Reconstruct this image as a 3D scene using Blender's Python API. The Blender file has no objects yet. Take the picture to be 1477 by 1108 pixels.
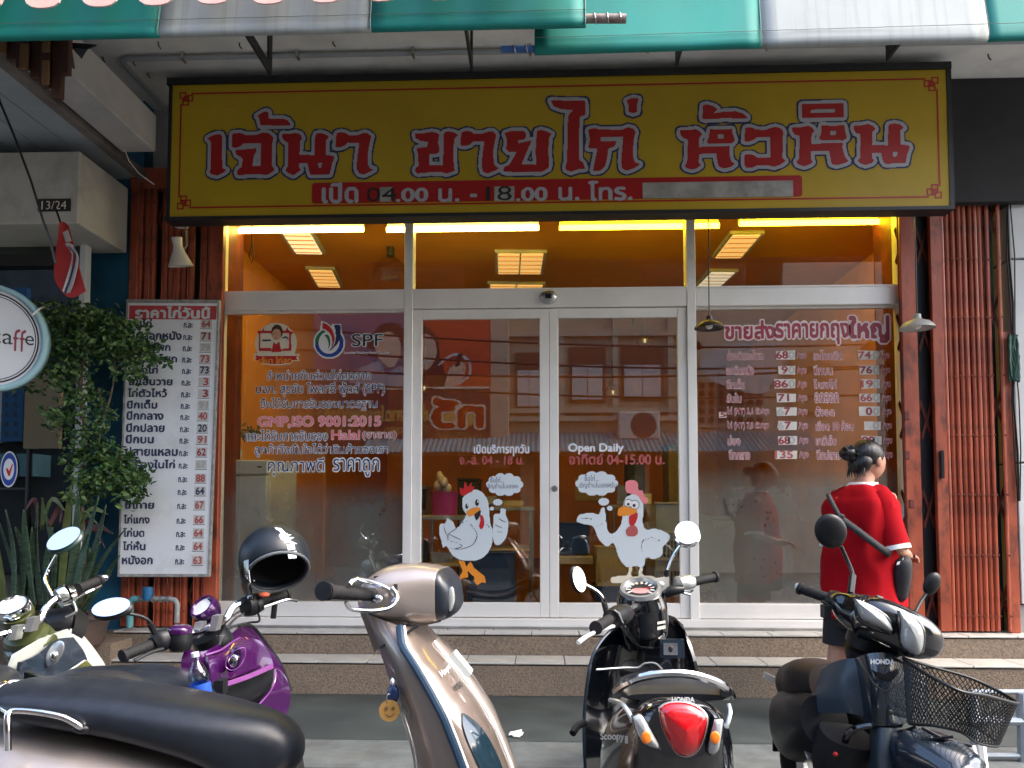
import bpy, bmesh, math, random
import numpy as np
from mathutils import Vector, Matrix, noise as mnoise
random.seed(7)
S = bpy.context.scene
C = S.collection
R = math.radians
# ------------------------------------------------------------ camera
F, CX, CY = 1100.0, 738.5, 676.0
CAM = Vector((0, -5.2, 1.15))
cd = bpy.data.cameras.new('camera'); cam = bpy.data.objects.new('camera', cd); C.objects.link(cam)
cam.location = CAM
cam.rotation_euler = (R(90 + 2.9), 0, R(2.1))
cd.sensor_width = 36; cd.lens = F / 1477 * 36; cd.shift_y = (CY - 554) / 1477
cd.clip_start = 0.05; cd.clip_end = 300
S.camera = cam
# ------------------------------------------------------------ world, sun, exposure
world = bpy.data.worlds.new('World'); S.world = world; world.use_nodes = True
wn = world.node_tree.nodes; wl = world.node_tree.links
sky = wn.new('ShaderNodeTexSky'); sky.sky_type = 'NISHITA'; sky.sun_disc = False
sky.sun_elevation = R(50); sky.sun_rotation = R(104); sky.dust_density = 4.0; sky.air_density = 1.0; sky.ozone_density = 0.8
wl.new(sky.outputs[0], wn['Background'].inputs[0]); wn['Background'].inputs[1].default_value = 0.14
sd = bpy.data.lights.new('sun', 'SUN'); so = bpy.data.objects.new('sun', sd); C.objects.link(so)
sd.energy = .5; sd.angle = R(30); sd.color = (1, .985, .96)
so.rotation_euler = (R(90 - 50), 0, R(180 - 104)); so.location = (0, -6, 8)
S.view_settings.view_transform = 'Standard'; S.view_settings.look = 'None'
S.view_settings.exposure = 2.62; S.view_settings.gamma = 1.0; S.view_settings.use_curve_mapping = False
S.cycles.max_bounces = 10; S.cycles.transparent_max_bounces = 24; S.cycles.use_denoising = True
S.cycles.sample_clamp_indirect = 6
# ------------------------------------------------------------ pixel <-> place (only used to measure positions of real geometry)
_Rm = cam.rotation_euler.to_matrix()
def ray(px, py): return _Rm @ Vector(((px - CX) / F, (CY - py) / F, -1))
def PY(px, py, Y):
    d = ray(px, py); t = (Y - CAM.y) / d.y; return CAM + d * t
def PZ(px, py, z):
    d = ray(px, py); t = (z - CAM.z) / d.z; return CAM + d * t
# ------------------------------------------------------------ object helpers
ORG = {}
def orgof(p): return ORG.get(p.name, Vector((0, 0, 0))) if p else Vector((0, 0, 0))
def tag(o, label=None, cat=None, group=None, kind=None):
    if label: o['label'] = label
    if cat: o['category'] = cat
    if group: o['group'] = group
    if kind: o['kind'] = kind
    return o
def thing(name, label, cat, loc=(0, 0, 0), group=None, local=False, rz=0, kind=None):
    o = bpy.data.objects.new(name, None); C.objects.link(o); o.empty_display_size = .05
    o.location = loc; o.rotation_euler = (0, 0, rz)
    ORG[o.name] = Vector((0, 0, 0)) if local else Vector(loc)
    return tag(o, label, cat, group, kind)
def obj(name, V, Fc, m, parent=None, smooth=False, angle=None):
    og = orgof(parent)
    me = bpy.data.meshes.new(name)
    me.from_pydata([(v[0] - og.x, v[1] - og.y, v[2] - og.z) for v in V], [], Fc)
    ms = m if isinstance(m, (list, tuple)) else [m]
    for x in ms: me.materials.append(x)
    o = bpy.data.objects.new(name, me); C.objects.link(o)
    if parent: o.parent = parent
    ORG[o.name] = og
    if smooth:
        me.polygons.foreach_set('use_smooth', [True] * len(me.polygons))
        if angle:
            try: me.set_sharp_from_angle(angle=R(angle))
            except Exception: pass
    me.update()
    return o
class MB:
    """collects shapes into one mesh"""
    def __init__(s): s.V = []; s.F = []; s.M = []; s.mi = 0
    def add(s, V, F_):
        b = len(s.V); s.V += [tuple(v) for v in V]; s.F += [tuple(i + b for i in f) for f in F_]; s.M += [s.mi] * len(F_); return s
    def box(s, lo, hi, bev=0.0):
        x0, y0, z0 = [min(a, b) for a, b in zip(lo, hi)]; x1, y1, z1 = [max(a, b) for a, b in zip(lo, hi)]
        if bev <= 0:
            V = [(x, y, z) for x in (x0, x1) for y in (y0, y1) for z in (z0, z1)]
            return s.add(V, [(0, 1, 3, 2), (4, 6, 7, 5), (0, 4, 5, 1), (2, 3, 7, 6), (0, 2, 6, 4), (1, 5, 7, 3)])
        b = min(bev, (x1 - x0) * .45, (y1 - y0) * .45, (z1 - z0) * .45)
        bm = bmesh.new(); bmesh.ops.create_cube(bm, size=1)
        for v in bm.verts: v.co = Vector(((x0 + x1) / 2 + v.co.x * (x1 - x0), (y0 + y1) / 2 + v.co.y * (y1 - y0), (z0 + z1) / 2 + v.co.z * (z1 - z0)))
        bmesh.ops.bevel(bm, geom=bm.edges[:] , offset=b, segments=1, affect='EDGES', clamp_overlap=True)
        bm.verts.index_update(); V = [v.co.copy() for v in bm.verts]; F_ = [tuple(v.index for v in f.verts) for f in bm.faces]; bm.free()
        return s.add(V, F_)
    def obox(s, c, ax, ay, az):
        """oriented box: centre and three half vectors"""
        c, ax, ay, az = map(Vector, (c, ax, ay, az))
        V = [c + i * ax + j * ay + k * az for i in (-1, 1) for j in (-1, 1) for k in (-1, 1)]
        return s.add(V, [(0, 1, 3, 2), (4, 6, 7, 5), (0, 4, 5, 1), (2, 3, 7, 6), (0, 2, 6, 4), (1, 5, 7, 3)])
    def tube(s, pts, r, n=8, cap=True):
        pts = [Vector(p) for p in pts]; rs = r if isinstance(r, (list, tuple)) else [r] * len(pts)
        up = None; rings = []
        for i, p in enumerate(pts):
            t = (pts[min(i + 1, len(pts) - 1)] - pts[max(i - 1, 0)])
            t = t.normalized() if t.length > 1e-9 else Vector((0, 0, 1))
            if up is None:
                up = Vector((0, 0, 1)) if abs(t.z) < .9 else Vector((1, 0, 0))
            sx = t.cross(up).normalized(); up = sx.cross(t).normalized()
            rings.append([p + (sx * math.cos(2 * math.pi * k / n) + up * math.sin(2 * math.pi * k / n)) * rs[i] for k in range(n)])
        V = [v for g in rings for v in g]; F_ = []
        for i in range(len(pts) - 1):
            for k in range(n):
                a = i * n + k; b = i * n + (k + 1) % n; F_.append((a, b, b + n, a + n))
        if cap: F_.append(tuple(range(n))[::-1]); F_.append(tuple((len(pts) - 1) * n + k for k in range(n)))
        return s.add(V, F_)
    def lathe(s, prof, c, axis=(0, 0, 1), n=20):
        """prof: list of (radius, height along axis)"""
        c = Vector(c); a = Vector(axis).normalized(); u = a.orthogonal().normalized(); w = a.cross(u)
        V = []; F_ = []
        for (r, h) in prof:
            for k in range(n):
                t = 2 * math.pi * k / n; V.append(c + a * h + (u * math.cos(t) + w * math.sin(t)) * max(r, 1e-4))
        for i in range(len(prof) - 1):
            for k in range(n):
                q = i * n + k; b = i * n + (k + 1) % n; F_.append((q, b, b + n, q + n))
        return s.add(V, F_)
    def ell(s, c, r, n=14, m=8, rot=None):
        c = Vector(c); V = []; F_ = []
        for i in range(m + 1):
            ph = math.pi * i / m
            for k in range(n):
                t = 2 * math.pi * k / n
                v = Vector((r[0] * math.sin(ph) * math.cos(t), r[1] * math.sin(ph) * math.sin(t), r[2] * math.cos(ph)))
                if rot is not None: v = rot @ v
                V.append(c + v)
        for i in range(m):
            for k in range(n):
                q = i * n + k; b = i * n + (k + 1) % n; F_.append((q, q + n, b + n, b))
        return s.add(V, F_)
    def build(s, name, m, parent=None, smooth=False, angle=40):
        o = obj(name, s.V, s.F, m, parent, smooth, angle)
        if isinstance(m, (list, tuple)) and len(m) > 1: o.data.polygons.foreach_set('material_index', s.M)
        return o
def box(name, lo, hi, m, parent=None, bev=0.0, smooth=False): return MB().box(lo, hi, bev).build(name, m, parent, smooth)
def tube(name, pts, r, m, parent=None, n=8): return MB().tube(pts, r, n).build(name, m, parent, True)
def crom(P, n):
    """Catmull-Rom resample of a list of tuples: n steps per span"""
    P = [np.array(p, float) for p in P]; out = []
    for i in range(len(P) - 1):
        a = P[max(i - 1, 0)]; b = P[i]; c = P[i + 1]; d = P[min(i + 2, len(P) - 1)]
        for k in range(n):
            t = k / n
            out.append(.5 * ((2 * b) + (-a + c) * t + (2 * a - 5 * b + 4 * c - d) * t * t + (-a + 3 * b - 3 * c + d) * t ** 3))
    out.append(P[-1]); return out
def loft(name, secs, m, parent=None, n=24, sub=4, cap=True, power=2.4, build=True, mb=None):
    """smooth body through sections (x,y,z, halfwidth across, half height) running along the centre line.
    across direction = local Y unless the path runs along Y, then it is X"""
    P = crom(secs, sub); pts = [Vector(p[:3]) for p in P]; V = []; F_ = []
    for i, p in enumerate(P):
        t = pts[min(i + 1, len(pts) - 1)] - pts[max(i - 1, 0)]
        t = t.normalized() if t.length > 1e-9 else Vector((1, 0, 0))
        side = Vector((0, 1, 0)) if abs(t.y) < .75 else Vector((1, 0, 0))
        side = (side - t * side.dot(t)).normalized(); up = side.cross(t).normalized()
        if up.z < 0 and abs(t.z) < .95: up = -up
        pw = p[5] if len(p) > 5 else power
        for k in range(n):
            a = 2 * math.pi * k / n; ca, sa = math.cos(a), math.sin(a)
            q = (abs(ca) ** pw + abs(sa) ** pw) ** (-1 / pw)
            V.append(pts[i] + side * (ca * q * max(p[3], .0005)) + up * (sa * q * max(p[4], .0005)))
    for i in range(len(P) - 1):
        for k in range(n):
            a = i * n + k; b = i * n + (k + 1) % n; F_.append((a, b, b + n, a + n))
    if cap: F_.append(tuple(range(n))[::-1]); F_.append(tuple((len(P) - 1) * n + k for k in range(n)))
    if mb is not None: mb.add(V, F_); return mb
    return obj(name, V, F_, m, parent, True, 50)
def sheet(name, grid, m, parent=None, thick=.004, nu=3, nv=3, closed=False):
    """curved sheet through a grid of points, with thickness"""
    rows = [crom(r, nu) for r in grid]; cols = list(zip(*rows)); cols = [crom(c, nv) for c in cols]
    G = list(zip(*cols)); h = len(G); w = len(G[0]); P = [[Vector(p) for p in r] for r in G]
    N = [[None] * w for _ in range(h)]
    for i in range(h):
        for j in range(w):
            a = P[min(i + 1, h - 1)][j] - P[max(i - 1, 0)][j]; b = P[i][min(j + 1, w - 1)] - P[i][max(j - 1, 0)]
            nn = a.cross(b); N[i][j] = nn.normalized() if nn.length > 1e-12 else Vector((0, 0, 1))
    V = [P[i][j] + N[i][j] * thick / 2 for i in range(h) for j in range(w)] + [P[i][j] - N[i][j] * thick / 2 for i in range(h) for j in range(w)]
    o2 = h * w; F_ = []
    for i in range(h - 1):
        for j in range(w - 1):
            a = i * w + j; F_.append((a, a + w, a + w + 1, a + 1)); F_.append((o2 + a, o2 + a + 1, o2 + a + w + 1, o2 + a + w))
    rim = [(0, j) for j in range(w)] + [(i, w - 1) for i in range(1, h)] + [(h - 1, j) for j in range(w - 2, -1, -1)] + [(i, 0) for i in range(h - 2, 0, -1)]
    for q in range(len(rim)):
        a = rim[q][0] * w + rim[q][1]; b = rim[(q + 1) % len(rim)][0] * w + rim[(q + 1) % len(rim)][1]
        F_.append((a, b, b + o2, a + o2))
    return obj(name, V, F_, m, parent, True, 55)
def prism(name, pts2, plane, a, b, m, parent=None, build=True, mb=None):
    """extrude a 2-D outline; plane 'xz' between y=a..b, 'yz' between x=a..b, 'xy' between z=a..b"""
    def mk(p, t): return {'xz': (p[0], t, p[1]), 'yz': (t, p[0], p[1]), 'xy': (p[0], p[1], t)}[plane]
    n = len(pts2); V = [mk(p, a) for p in pts2] + [mk(p, b) for p in pts2]
    F_ = [tuple(range(n))[::-1], tuple(range(n, 2 * n))] + [(i, (i + 1) % n, (i + 1) % n + n, i + n) for i in range(n)]
    if mb is not None: return mb.add(V, F_)
    return obj(name, V, F_, m, parent)
def copy_tree(o, parent=None):
    c = o.copy(); C.objects.link(c); c.parent = parent
    if parent is None: c.matrix_parent_inverse = Matrix()
    for ch in list(o.children): copy_tree(ch, c)
    return c
def place(o, loc, rz=None):
    o.location = loc
    if rz is not None: o.rotation_euler = (0, 0, rz)
    return o
# ------------------------------------------------------------ materials
MATS = {}
def mat(name, col, rough=.5, metal=0., n=0., amt=.2, col2=None, bump=0., coat=0., spec=.5, det=4, emit=None, es=0., stretch=None, trans=0., ior=None, sheen=0., alpha=None):
    if name in MATS: return MATS[name]
    m = bpy.data.materials.new(name); m.use_nodes = True; nt = m.node_tree; b = nt.nodes['Principled BSDF']
    b.inputs['Base Color'].default_value = (*col, 1); b.inputs['Roughness'].default_value = rough; b.inputs['Metallic'].default_value = metal
    b.inputs['Specular IOR Level'].default_value = spec
    if coat: b.inputs['Coat Weight'].default_value = coat; b.inputs['Coat Roughness'].default_value = .04
    if trans: b.inputs['Transmission Weight'].default_value = trans
    if ior: b.inputs['IOR'].default_value = ior
    if sheen: b.inputs['Sheen Weight'].default_value = sheen
    if emit: b.inputs['Emission Color'].default_value = (*emit, 1); b.inputs['Emission Strength'].default_value = es
    if n:
        tc = nt.nodes.new('ShaderNodeTexCoord'); src = tc.outputs['Object']
        if stretch:
            mp = nt.nodes.new('ShaderNodeMapping'); mp.inputs['Scale'].default_value = stretch; nt.links.new(src, mp.inputs[0]); src = mp.outputs[0]
        nz = nt.nodes.new('ShaderNodeTexNoise'); nz.inputs['Scale'].default_value = n; nz.inputs['Detail'].default_value = det; nz.inputs['Roughness'].default_value = .62
        nt.links.new(src, nz.inputs['Vector'])
        cr = nt.nodes.new('ShaderNodeValToRGB'); c2 = col2 if col2 else tuple(c * (1 - amt) for c in col)
        c1 = col if col2 else tuple(min(1, c * (1 + amt)) for c in col)
        cr.color_ramp.elements[0].position = .36; cr.color_ramp.elements[1].position = .66
        cr.color_ramp.elements[0].color = (*c2, 1); cr.color_ramp.elements[1].color = (*c1, 1)
        nt.links.new(nz.outputs[0], cr.inputs[0]); nt.links.new(cr.outputs[0], b.inputs['Base Color'])
        mr = nt.nodes.new('ShaderNodeMapRange'); mr.inputs[3].default_value = max(0, rough - .08); mr.inputs[4].default_value = min(1, rough + .12)
        nt.links.new(nz.outputs[0], mr.inputs[0]); nt.links.new(mr.outputs[0], b.inputs['Roughness'])
        if bump:
            bp = nt.nodes.new('ShaderNodeBump'); bp.inputs['Strength'].default_value = bump; bp.inputs['Distance'].default_value = .01
            nt.links.new(nz.outputs[0], bp.inputs['Height']); nt.links.new(bp.outputs[0], b.inputs['Normal'])
    MATS[name] = m; return m
def dirt(m, scale=3., col=(.05, .04, .03), lo=.55, hi=.75, stretch=(1, 1, 1), k=.7):
    """extra stains over a material's colour"""
    nt = m.node_tree; b = nt.nodes['Principled BSDF']; inp = b.inputs['Base Color']
    tc = nt.nodes.new('ShaderNodeTexCoord'); mp = nt.nodes.new('ShaderNodeMapping'); mp.inputs['Scale'].default_value = stretch
    nz = nt.nodes.new('ShaderNodeTexNoise'); nz.inputs['Scale'].default_value = scale; nz.inputs['Detail'].default_value = 8; nz.inputs['Roughness'].default_value = .65
    nt.links.new(tc.outputs['Object'], mp.inputs[0]); nt.links.new(mp.outputs[0], nz.inputs['Vector'])
    mr = nt.nodes.new('ShaderNodeMapRange'); mr.inputs[1].default_value = lo; mr.inputs[2].default_value = hi; mr.inputs[4].default_value = k
    nt.links.new(nz.outputs[0], mr.inputs[0])
    mx = nt.nodes.new('ShaderNodeMix'); mx.data_type = 'RGBA'; mx.inputs[7].default_value = (*col, 1)
    if inp.links: nt.links.new(inp.links[0].from_socket, mx.inputs[6])
    else: mx.inputs[6].default_value = inp.default_value
    nt.links.new(mr.outputs[0], mx.inputs[0]); nt.links.new(mx.outputs[2], inp); return m
# ------------------------------------------------------------ lettering: outlines -> raster -> flat mesh
_tc = {}
def text_polys(s):
    if s in _tc: return _tc[s]
    cu = bpy.data.curves.new('t', 'FONT'); cu.body = s; cu.size = 1; cu.resolution_u = 4
    o = bpy.data.objects.new('t', cu); C.objects.link(o)
    dg = bpy.context.evaluated_depsgraph_get(); dg.update()
    cv = o.evaluated_get(dg).to_curve(dg)
    out = []
    for sp in cv.splines:
        pts = []
        if sp.type == 'BEZIER':
            bp = sp.bezier_points; L = len(bp)
            for i in range(L):
                a, b = bp[i], bp[(i + 1) % L]
                p0, p1, p2, p3 = [np.array(v[:2]) for v in (a.co, a.handle_right, b.handle_left, b.co)]
                st = abs(np.cross(p1 - p0, p3 - p0)) + abs(np.cross(p2 - p0, p3 - p0))
                k = 1 if st < 1e-5 else 4
                for j in range(k):
                    t = j / k; pts.append((1 - t) ** 3 * p0 + 3 * (1 - t) ** 2 * t * p1 + 3 * (1 - t) * t * t * p2 + t ** 3 * p3)
        else: pts = [np.array(q.co[:2]) for q in sp.points]
        if len(pts) > 2: out.append(np.array(pts))
    o.evaluated_get(dg).to_curve_clear(); bpy.data.objects.remove(o); bpy.data.curves.remove(cu)
    _tc[s] = out; return out
def raster(polys, h, pad, evenodd=False):
    A = np.concatenate(polys); x0, y0 = A.min(0) - pad; x1, y1 = A.max(0) + pad
    nx = int((x1 - x0) / h) + 2; ny = int((y1 - y0) / h) + 2; W = np.zeros((ny, nx + 1))
    for p in polys:
        q = np.roll(p, -1, 0)
        for (ax, ay), (bx, by) in zip(p, q):
            if ay == by: continue
            sg = 1
            if ay > by: ax, ay, bx, by, sg = bx, by, ax, ay, -1
            i0 = math.ceil((ay - y0) / h); i1 = math.ceil((by - y0) / h)
            if i1 <= i0: continue
            r = np.arange(i0, i1); xs = ax + (bx - ax) * ((y0 + r * h) - ay) / (by - ay)
            c = np.clip(np.ceil((xs - x0) / h).astype(int), 0, nx); np.add.at(W, (r, c), sg)
    W = np.cumsum(W, 1)[:, :nx]
    W = np.round(W)
    return ((W % 2 != 0) if evenodd else (W != 0)), x0, y0
def dilate(B, r):
    if r <= 0: return B
    k = int(math.ceil(r)); P = np.pad(B, k); o = np.zeros_like(B); n0, n1 = B.shape
    for dy in range(-k, k + 1):
        for dx in range(-k, k + 1):
            if dx * dx + dy * dy <= r * r + .3: o |= P[k + dy:k + dy + n0, k + dx:k + dx + n1]
    return o
def march(B, h, x0, y0, blur=True):
    f = np.pad(B.astype(float), 1); 
    if blur: f = (f + np.roll(f, 1, 0) + np.roll(f, -1, 0) + np.roll(f, 1, 1) + np.roll(f, -1, 1)) / 5 if False else (np.pad(B.astype(float), 1) * 2 + np.roll(f, 1, 0) + np.roll(f, -1, 0) + np.roll(f, 1, 1) + np.roll(f, -1, 1)) / 6
    x0 -= h; y0 -= h; L = .5; V = []; Fc = []
    ins = f > L; c = ins[:-1, :-1].astype(int) + ins[:-1, 1:] * 2 + ins[1:, 1:] * 4 + ins[1:, :-1] * 8
    H, Wd = c.shape
    for i in range(H):
        row = c[i]; nzs = np.nonzero(row)[0]; run = None
        for j in list(nzs) + [-1]:
            if j >= 0 and row[j] == 15:
                if run is None: run = [j, j]
                elif j == run[1] + 1: run[1] = j
                else: b = len(V); V += [(run[0], i), (run[1] + 1, i), (run[1] + 1, i + 1), (run[0], i + 1)]; Fc.append((b, b + 1, b + 2, b + 3)); run = [j, j]
                continue
            if run is not None: b = len(V); V += [(run[0], i), (run[1] + 1, i), (run[1] + 1, i + 1), (run[0], i + 1)]; Fc.append((b, b + 1, b + 2, b + 3)); run = None
            if j < 0: break
            cs = [(j, i), (j + 1, i), (j + 1, i + 1), (j, i + 1)]; vs = [f[y, x] for x, y in cs]; poly = []
            for k in range(4):
                a, b2 = vs[k], vs[(k + 1) % 4]
                if a > L: poly.append(cs[k])
                if (a > L) != (b2 > L):
                    t = (L - a) / (b2 - a); p, q = cs[k], cs[(k + 1) % 4]; poly.append((p[0] + (q[0] - p[0]) * t, p[1] + (q[1] - p[1]) * t))
            if len(poly) >= 3: b = len(V); V += poly; Fc.append(tuple(range(b, b + len(poly))))
    V = np.array(V, float) if V else np.zeros((0, 2)); V[:, 0] = V[:, 0] * h + x0; V[:, 1] = V[:, 1] * h + y0
    return V, Fc
def rect_world(x0, x1, y0, y1, Y):
    """world rectangle (X0,X1,Zbottom,Ztop) on plane Y whose centre lines match the measured pixels"""
    xc, yc = (x0 + x1) / 2, (y0 + y1) / 2
    return PY(x0, yc, Y).x, PY(x1, yc, Y).x, PY(xc, y1, Y).z, PY(xc, y0, Y).z
def decal(name, polys, rect, Y, m, parent, grow=0., h=None, evenodd=False, ink=None, label=None, mapper=None, res=26):
    """flat print of outlines: ink box of the outlines is fitted to rect on the plane y=Y. grow in outline units"""
    A = np.concatenate(polys); lo, hi = A.min(0), A.max(0)
    if ink: lo, hi = np.array(ink[:2]), np.array(ink[2:])
    if h is None:
        h = (hi[1] - lo[1]) / res
        if grow >= .025: h = min(h, grow / .95)
    B, x0, y0 = raster(polys, h, grow + 3 * h, evenodd); B = dilate(B, grow / h)
    V, Fc = march(B, h, x0, y0)
    X0, X1, Z0, Z1 = rect
    u = (V[:, 0] - lo[0]) / (hi[0] - lo[0]); w = (V[:, 1] - lo[1]) / (hi[1] - lo[1])
    if mapper: P = [mapper(a, b) for a, b in zip(u, w)]
    else: P = [(X0 + (X1 - X0) * a, Y, Z0 + (Z1 - Z0) * b) for a, b in zip(u, w)]
    o = obj(name, P, Fc, m, parent)
    if label: o['label'] = label
    return o
def text(name, s, px, Y, layers, parent, res=24, flip=False, mapper=None):
    """layers: list of (grow in em, material, offset towards the street)"""
    polys = text_polys(s); rect = rect_world(*px, Y) if px else (0, 1, 0, 1)
    if flip: rect = (rect[1], rect[0], rect[2], rect[3])
    out = []
    for g, m, dy in layers:
        mp = (lambda a, b, dy=dy: mapper(a, b, dy)) if mapper else None
        out.append(decal(name, polys, rect, Y - dy, m, parent, grow=g, res=res, mapper=mp))
    return out
def poly_px(polys, region, scale):
    return [np.array([(region[0] + x / scale, -(region[1] + y / scale)) for x, y in p]) for p in polys]
# ================================================================ MATERIALS
M_asph = mat('asphalt', (.045, .048, .05), .75, n=6, amt=.3, bump=.25); dirt(M_asph, 1.2, (.09, .09, .085), .5, .7, k=.5)
M_pave = mat('pavement_cement', (.036, .045, .043), .6, n=3, amt=.25, bump=.08); dirt(M_pave, 4, (.10, .11, .10), .56, .74, (.5, 1, 1), k=.45); dirt(M_pave, 2.2, (.024, .03, .03), .48, .7, k=.6)
M_kerb = mat('kerb_concrete', (.088, .098, .097), .85, n=7, amt=.25, bump=.2); dirt(M_kerb, 3, (.07, .07, .06), .5, .7, (1, 3, 1))
M_tile = mat('cream_tile', (.44, .43, .39), .35, n=5, amt=.12); dirt(M_tile, 6, (.2, .17, .13), .55, .75)
M_grout = mat('grout', (.12, .11, .1), .9)
M_white = mat('white_paint_wall', (.5, .5, .48), .7, n=2, amt=.12); dirt(M_white, 1.5, (.2, .19, .17), .5, .8)
M_soff = mat('grey_soffit_concrete', (.82, .82, .78), .8, n=1.6, amt=.16, bump=.05); dirt(M_soff, 1.1, (.3, .31, .31), .5, .75, k=.5)
M_alu = mat('aluminium_frame', (.78, .76, .71), .38, metal=.15, n=2, amt=.06)
M_dark = mat('black_metal', (.012, .013, .016), .5)
M_black = mat('black_plastic', (.009, .010, .012), .4, n=30, amt=.2, spec=.3)
M_rubber = mat('black_rubber', (.012, .012, .013), .7, spec=.25, n=60, amt=.25, bump=.15)
M_chrome = mat('chrome', (.78, .78, .78), .09, 1.0, n=5, amt=.05)
M_steel = mat('brushed_steel', (.45, .45, .44), .3, .9, n=8, amt=.15)
M_amber = mat('amber_wall_paint', (.75, .30, .012), .65, n=1.3, amt=.14); dirt(M_amber, 1.5, (.3, .11, .008), .5, .8, k=.5)
M_ceil = mat('brown_ceiling_paint', (.72, .30, .025), .7, n=.8, amt=.15)
M_floorin = mat('brown_floor_tile', (.22, .11, .05), .35, n=4, amt=.2)
M_rust = mat('red_oxide_shutter', (.40, .085, .036), .42, n=5, col2=(.26, .048, .02), bump=.08, stretch=(1, 1, .35)); dirt(M_rust, 9, (.05, .018, .012), .5, .66, (1, 1, .5), k=.85); dirt(M_rust, 2.2, (.16, .05, .025), .5, .75, (1, 1, .6), k=.6); dirt(M_rust, 28, (.42, .2, .13), .68, .74, (1, 1, .3), k=.6)
M_rustd = mat('dark_red_oxide', (.12, .022, .012), .55, n=8, amt=.3)
M_blue = mat('blue_wall_paint', (.012, .105, .19), .7, n=2, amt=.25); dirt(M_blue, 2.5, (.005, .03, .05), .5, .75)
def glass_mat(name, tint=(.93, .95, .93), k=.085):
    m = bpy.data.materials.new(name); m.use_nodes = True; nt = m.node_tree; nt.nodes.clear()
    o = nt.nodes.new('ShaderNodeOutputMaterial'); mx = nt.nodes.new('ShaderNodeMixShader'); t = nt.nodes.new('ShaderNodeBsdfTransparent'); g = nt.nodes.new('ShaderNodeBsdfGlossy')
    t.inputs[0].default_value = (*tint, 1); g.inputs['Roughness'].default_value = 0.0
    lw = nt.nodes.new('ShaderNodeLayerWeight'); lw.inputs[0].default_value = .5
    p = nt.nodes.new('ShaderNodeMath'); p.operation = 'POWER'; p.inputs[1].default_value = 5
    mr = nt.nodes.new('ShaderNodeMapRange'); mr.inputs[3].default_value = k; mr.inputs[4].default_value = 1
    nt.links.new(lw.outputs['Facing'], p.inputs[0]); nt.links.new(p.outputs[0], mr.inputs[0]); nt.links.new(mr.outputs[0], mx.inputs[0])
    nt.links.new(t.outputs[0], mx.inputs[1]); nt.links.new(g.outputs[0], mx.inputs[2]); nt.links.new(mx.outputs[0], o.inputs[0]); return m
M_glass = glass_mat('window_glass', k=.085)
def fog_mat(name, col, a0, a1, spots=True, ztop=1.):
    m = bpy.data.materials.new(name); m.use_nodes = True; nt = m.node_tree; b = nt.nodes['Principled BSDF']
    b.inputs['Base Color'].default_value = (*col, 1); b.inputs['Roughness'].default_value = .35
    tc = nt.nodes.new('ShaderNodeTexCoord'); nz = nt.nodes.new('ShaderNodeTexNoise'); nz.inputs['Scale'].default_value = 2.2; nz.inputs['Detail'].default_value = 5
    mp = nt.nodes.new('ShaderNodeMapping'); mp.inputs['Scale'].default_value = (1, 1, .5); nt.links.new(tc.outputs['Object'], mp.inputs[0]); nt.links.new(mp.outputs[0], nz.inputs['Vector'])
    mr = nt.nodes.new('ShaderNodeMapRange'); mr.inputs[1].default_value = .3; mr.inputs[2].default_value = .7; mr.inputs[3].default_value = a0; mr.inputs[4].default_value = a1
    nt.links.new(nz.outputs[0], mr.inputs[0]); src = mr.outputs[0]
    if spots:
        v = nt.nodes.new('ShaderNodeTexVoronoi'); v.inputs['Scale'].default_value = 26; v.inputs['Randomness'].default_value = 1
        mp2 = nt.nodes.new('ShaderNodeMapping'); mp2.inputs['Scale'].default_value = (1, 1, .75); nt.links.new(tc.outputs['Object'], mp2.inputs[0]); nt.links.new(mp2.outputs[0], v.inputs['Vector'])
        n2 = nt.nodes.new('ShaderNodeTexNoise'); n2.inputs['Scale'].default_value = 3; nt.links.new(tc.outputs['Object'], n2.inputs['Vector'])
        th = nt.nodes.new('ShaderNodeMapRange'); th.inputs[1].default_value = .42; th.inputs[2].default_value = .68; th.inputs[3].default_value = .0; th.inputs[4].default_value = .3
        nt.links.new(n2.outputs[0], th.inputs[0])
        gt = nt.nodes.new('ShaderNodeMath'); gt.operation = 'GREATER_THAN'; nt.links.new(v.outputs['Distance'], gt.inputs[0]); nt.links.new(th.outputs[0], gt.inputs[1])
        ad = nt.nodes.new('ShaderNodeMath'); ad.operation = 'MULTIPLY_ADD'; ad.inputs[1].default_value = .5; ad.inputs[2].default_value = .5; nt.links.new(gt.outputs[0], ad.inputs[0])
        mu = nt.nodes.new('ShaderNodeMath'); mu.operation = 'MULTIPLY'; nt.links.new(src, mu.inputs[0]); nt.links.new(ad.outputs[0], mu.inputs[1]); src = mu.outputs[0]
    sp_ = nt.nodes.new('ShaderNodeSeparateXYZ'); nt.links.new(tc.outputs['Object'], sp_.inputs[0])
    n3 = nt.nodes.new('ShaderNodeTexNoise'); n3.inputs['Scale'].default_value = 5; nt.links.new(tc.outputs['Object'], n3.inputs['Vector'])
    a3 = nt.nodes.new('ShaderNodeMath'); a3.operation = 'MULTIPLY_ADD'; a3.inputs[1].default_value = .16; nt.links.new(n3.outputs[0], a3.inputs[0]); nt.links.new(sp_.outputs[2], a3.inputs[2])
    mz = nt.nodes.new('ShaderNodeMapRange'); mz.inputs[1].default_value = ztop - .12; mz.inputs[2].default_value = ztop + .06; mz.inputs[3].default_value = 1; mz.inputs[4].default_value = 0; nt.links.new(a3.outputs[0], mz.inputs[0])
    m4 = nt.nodes.new('ShaderNodeMath'); m4.operation = 'MULTIPLY'; nt.links.new(src, m4.inputs[0]); nt.links.new(mz.outputs[0], m4.inputs[1]); src = m4.outputs[0]
    nt.links.new(src, b.inputs['Alpha']); return m
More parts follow.
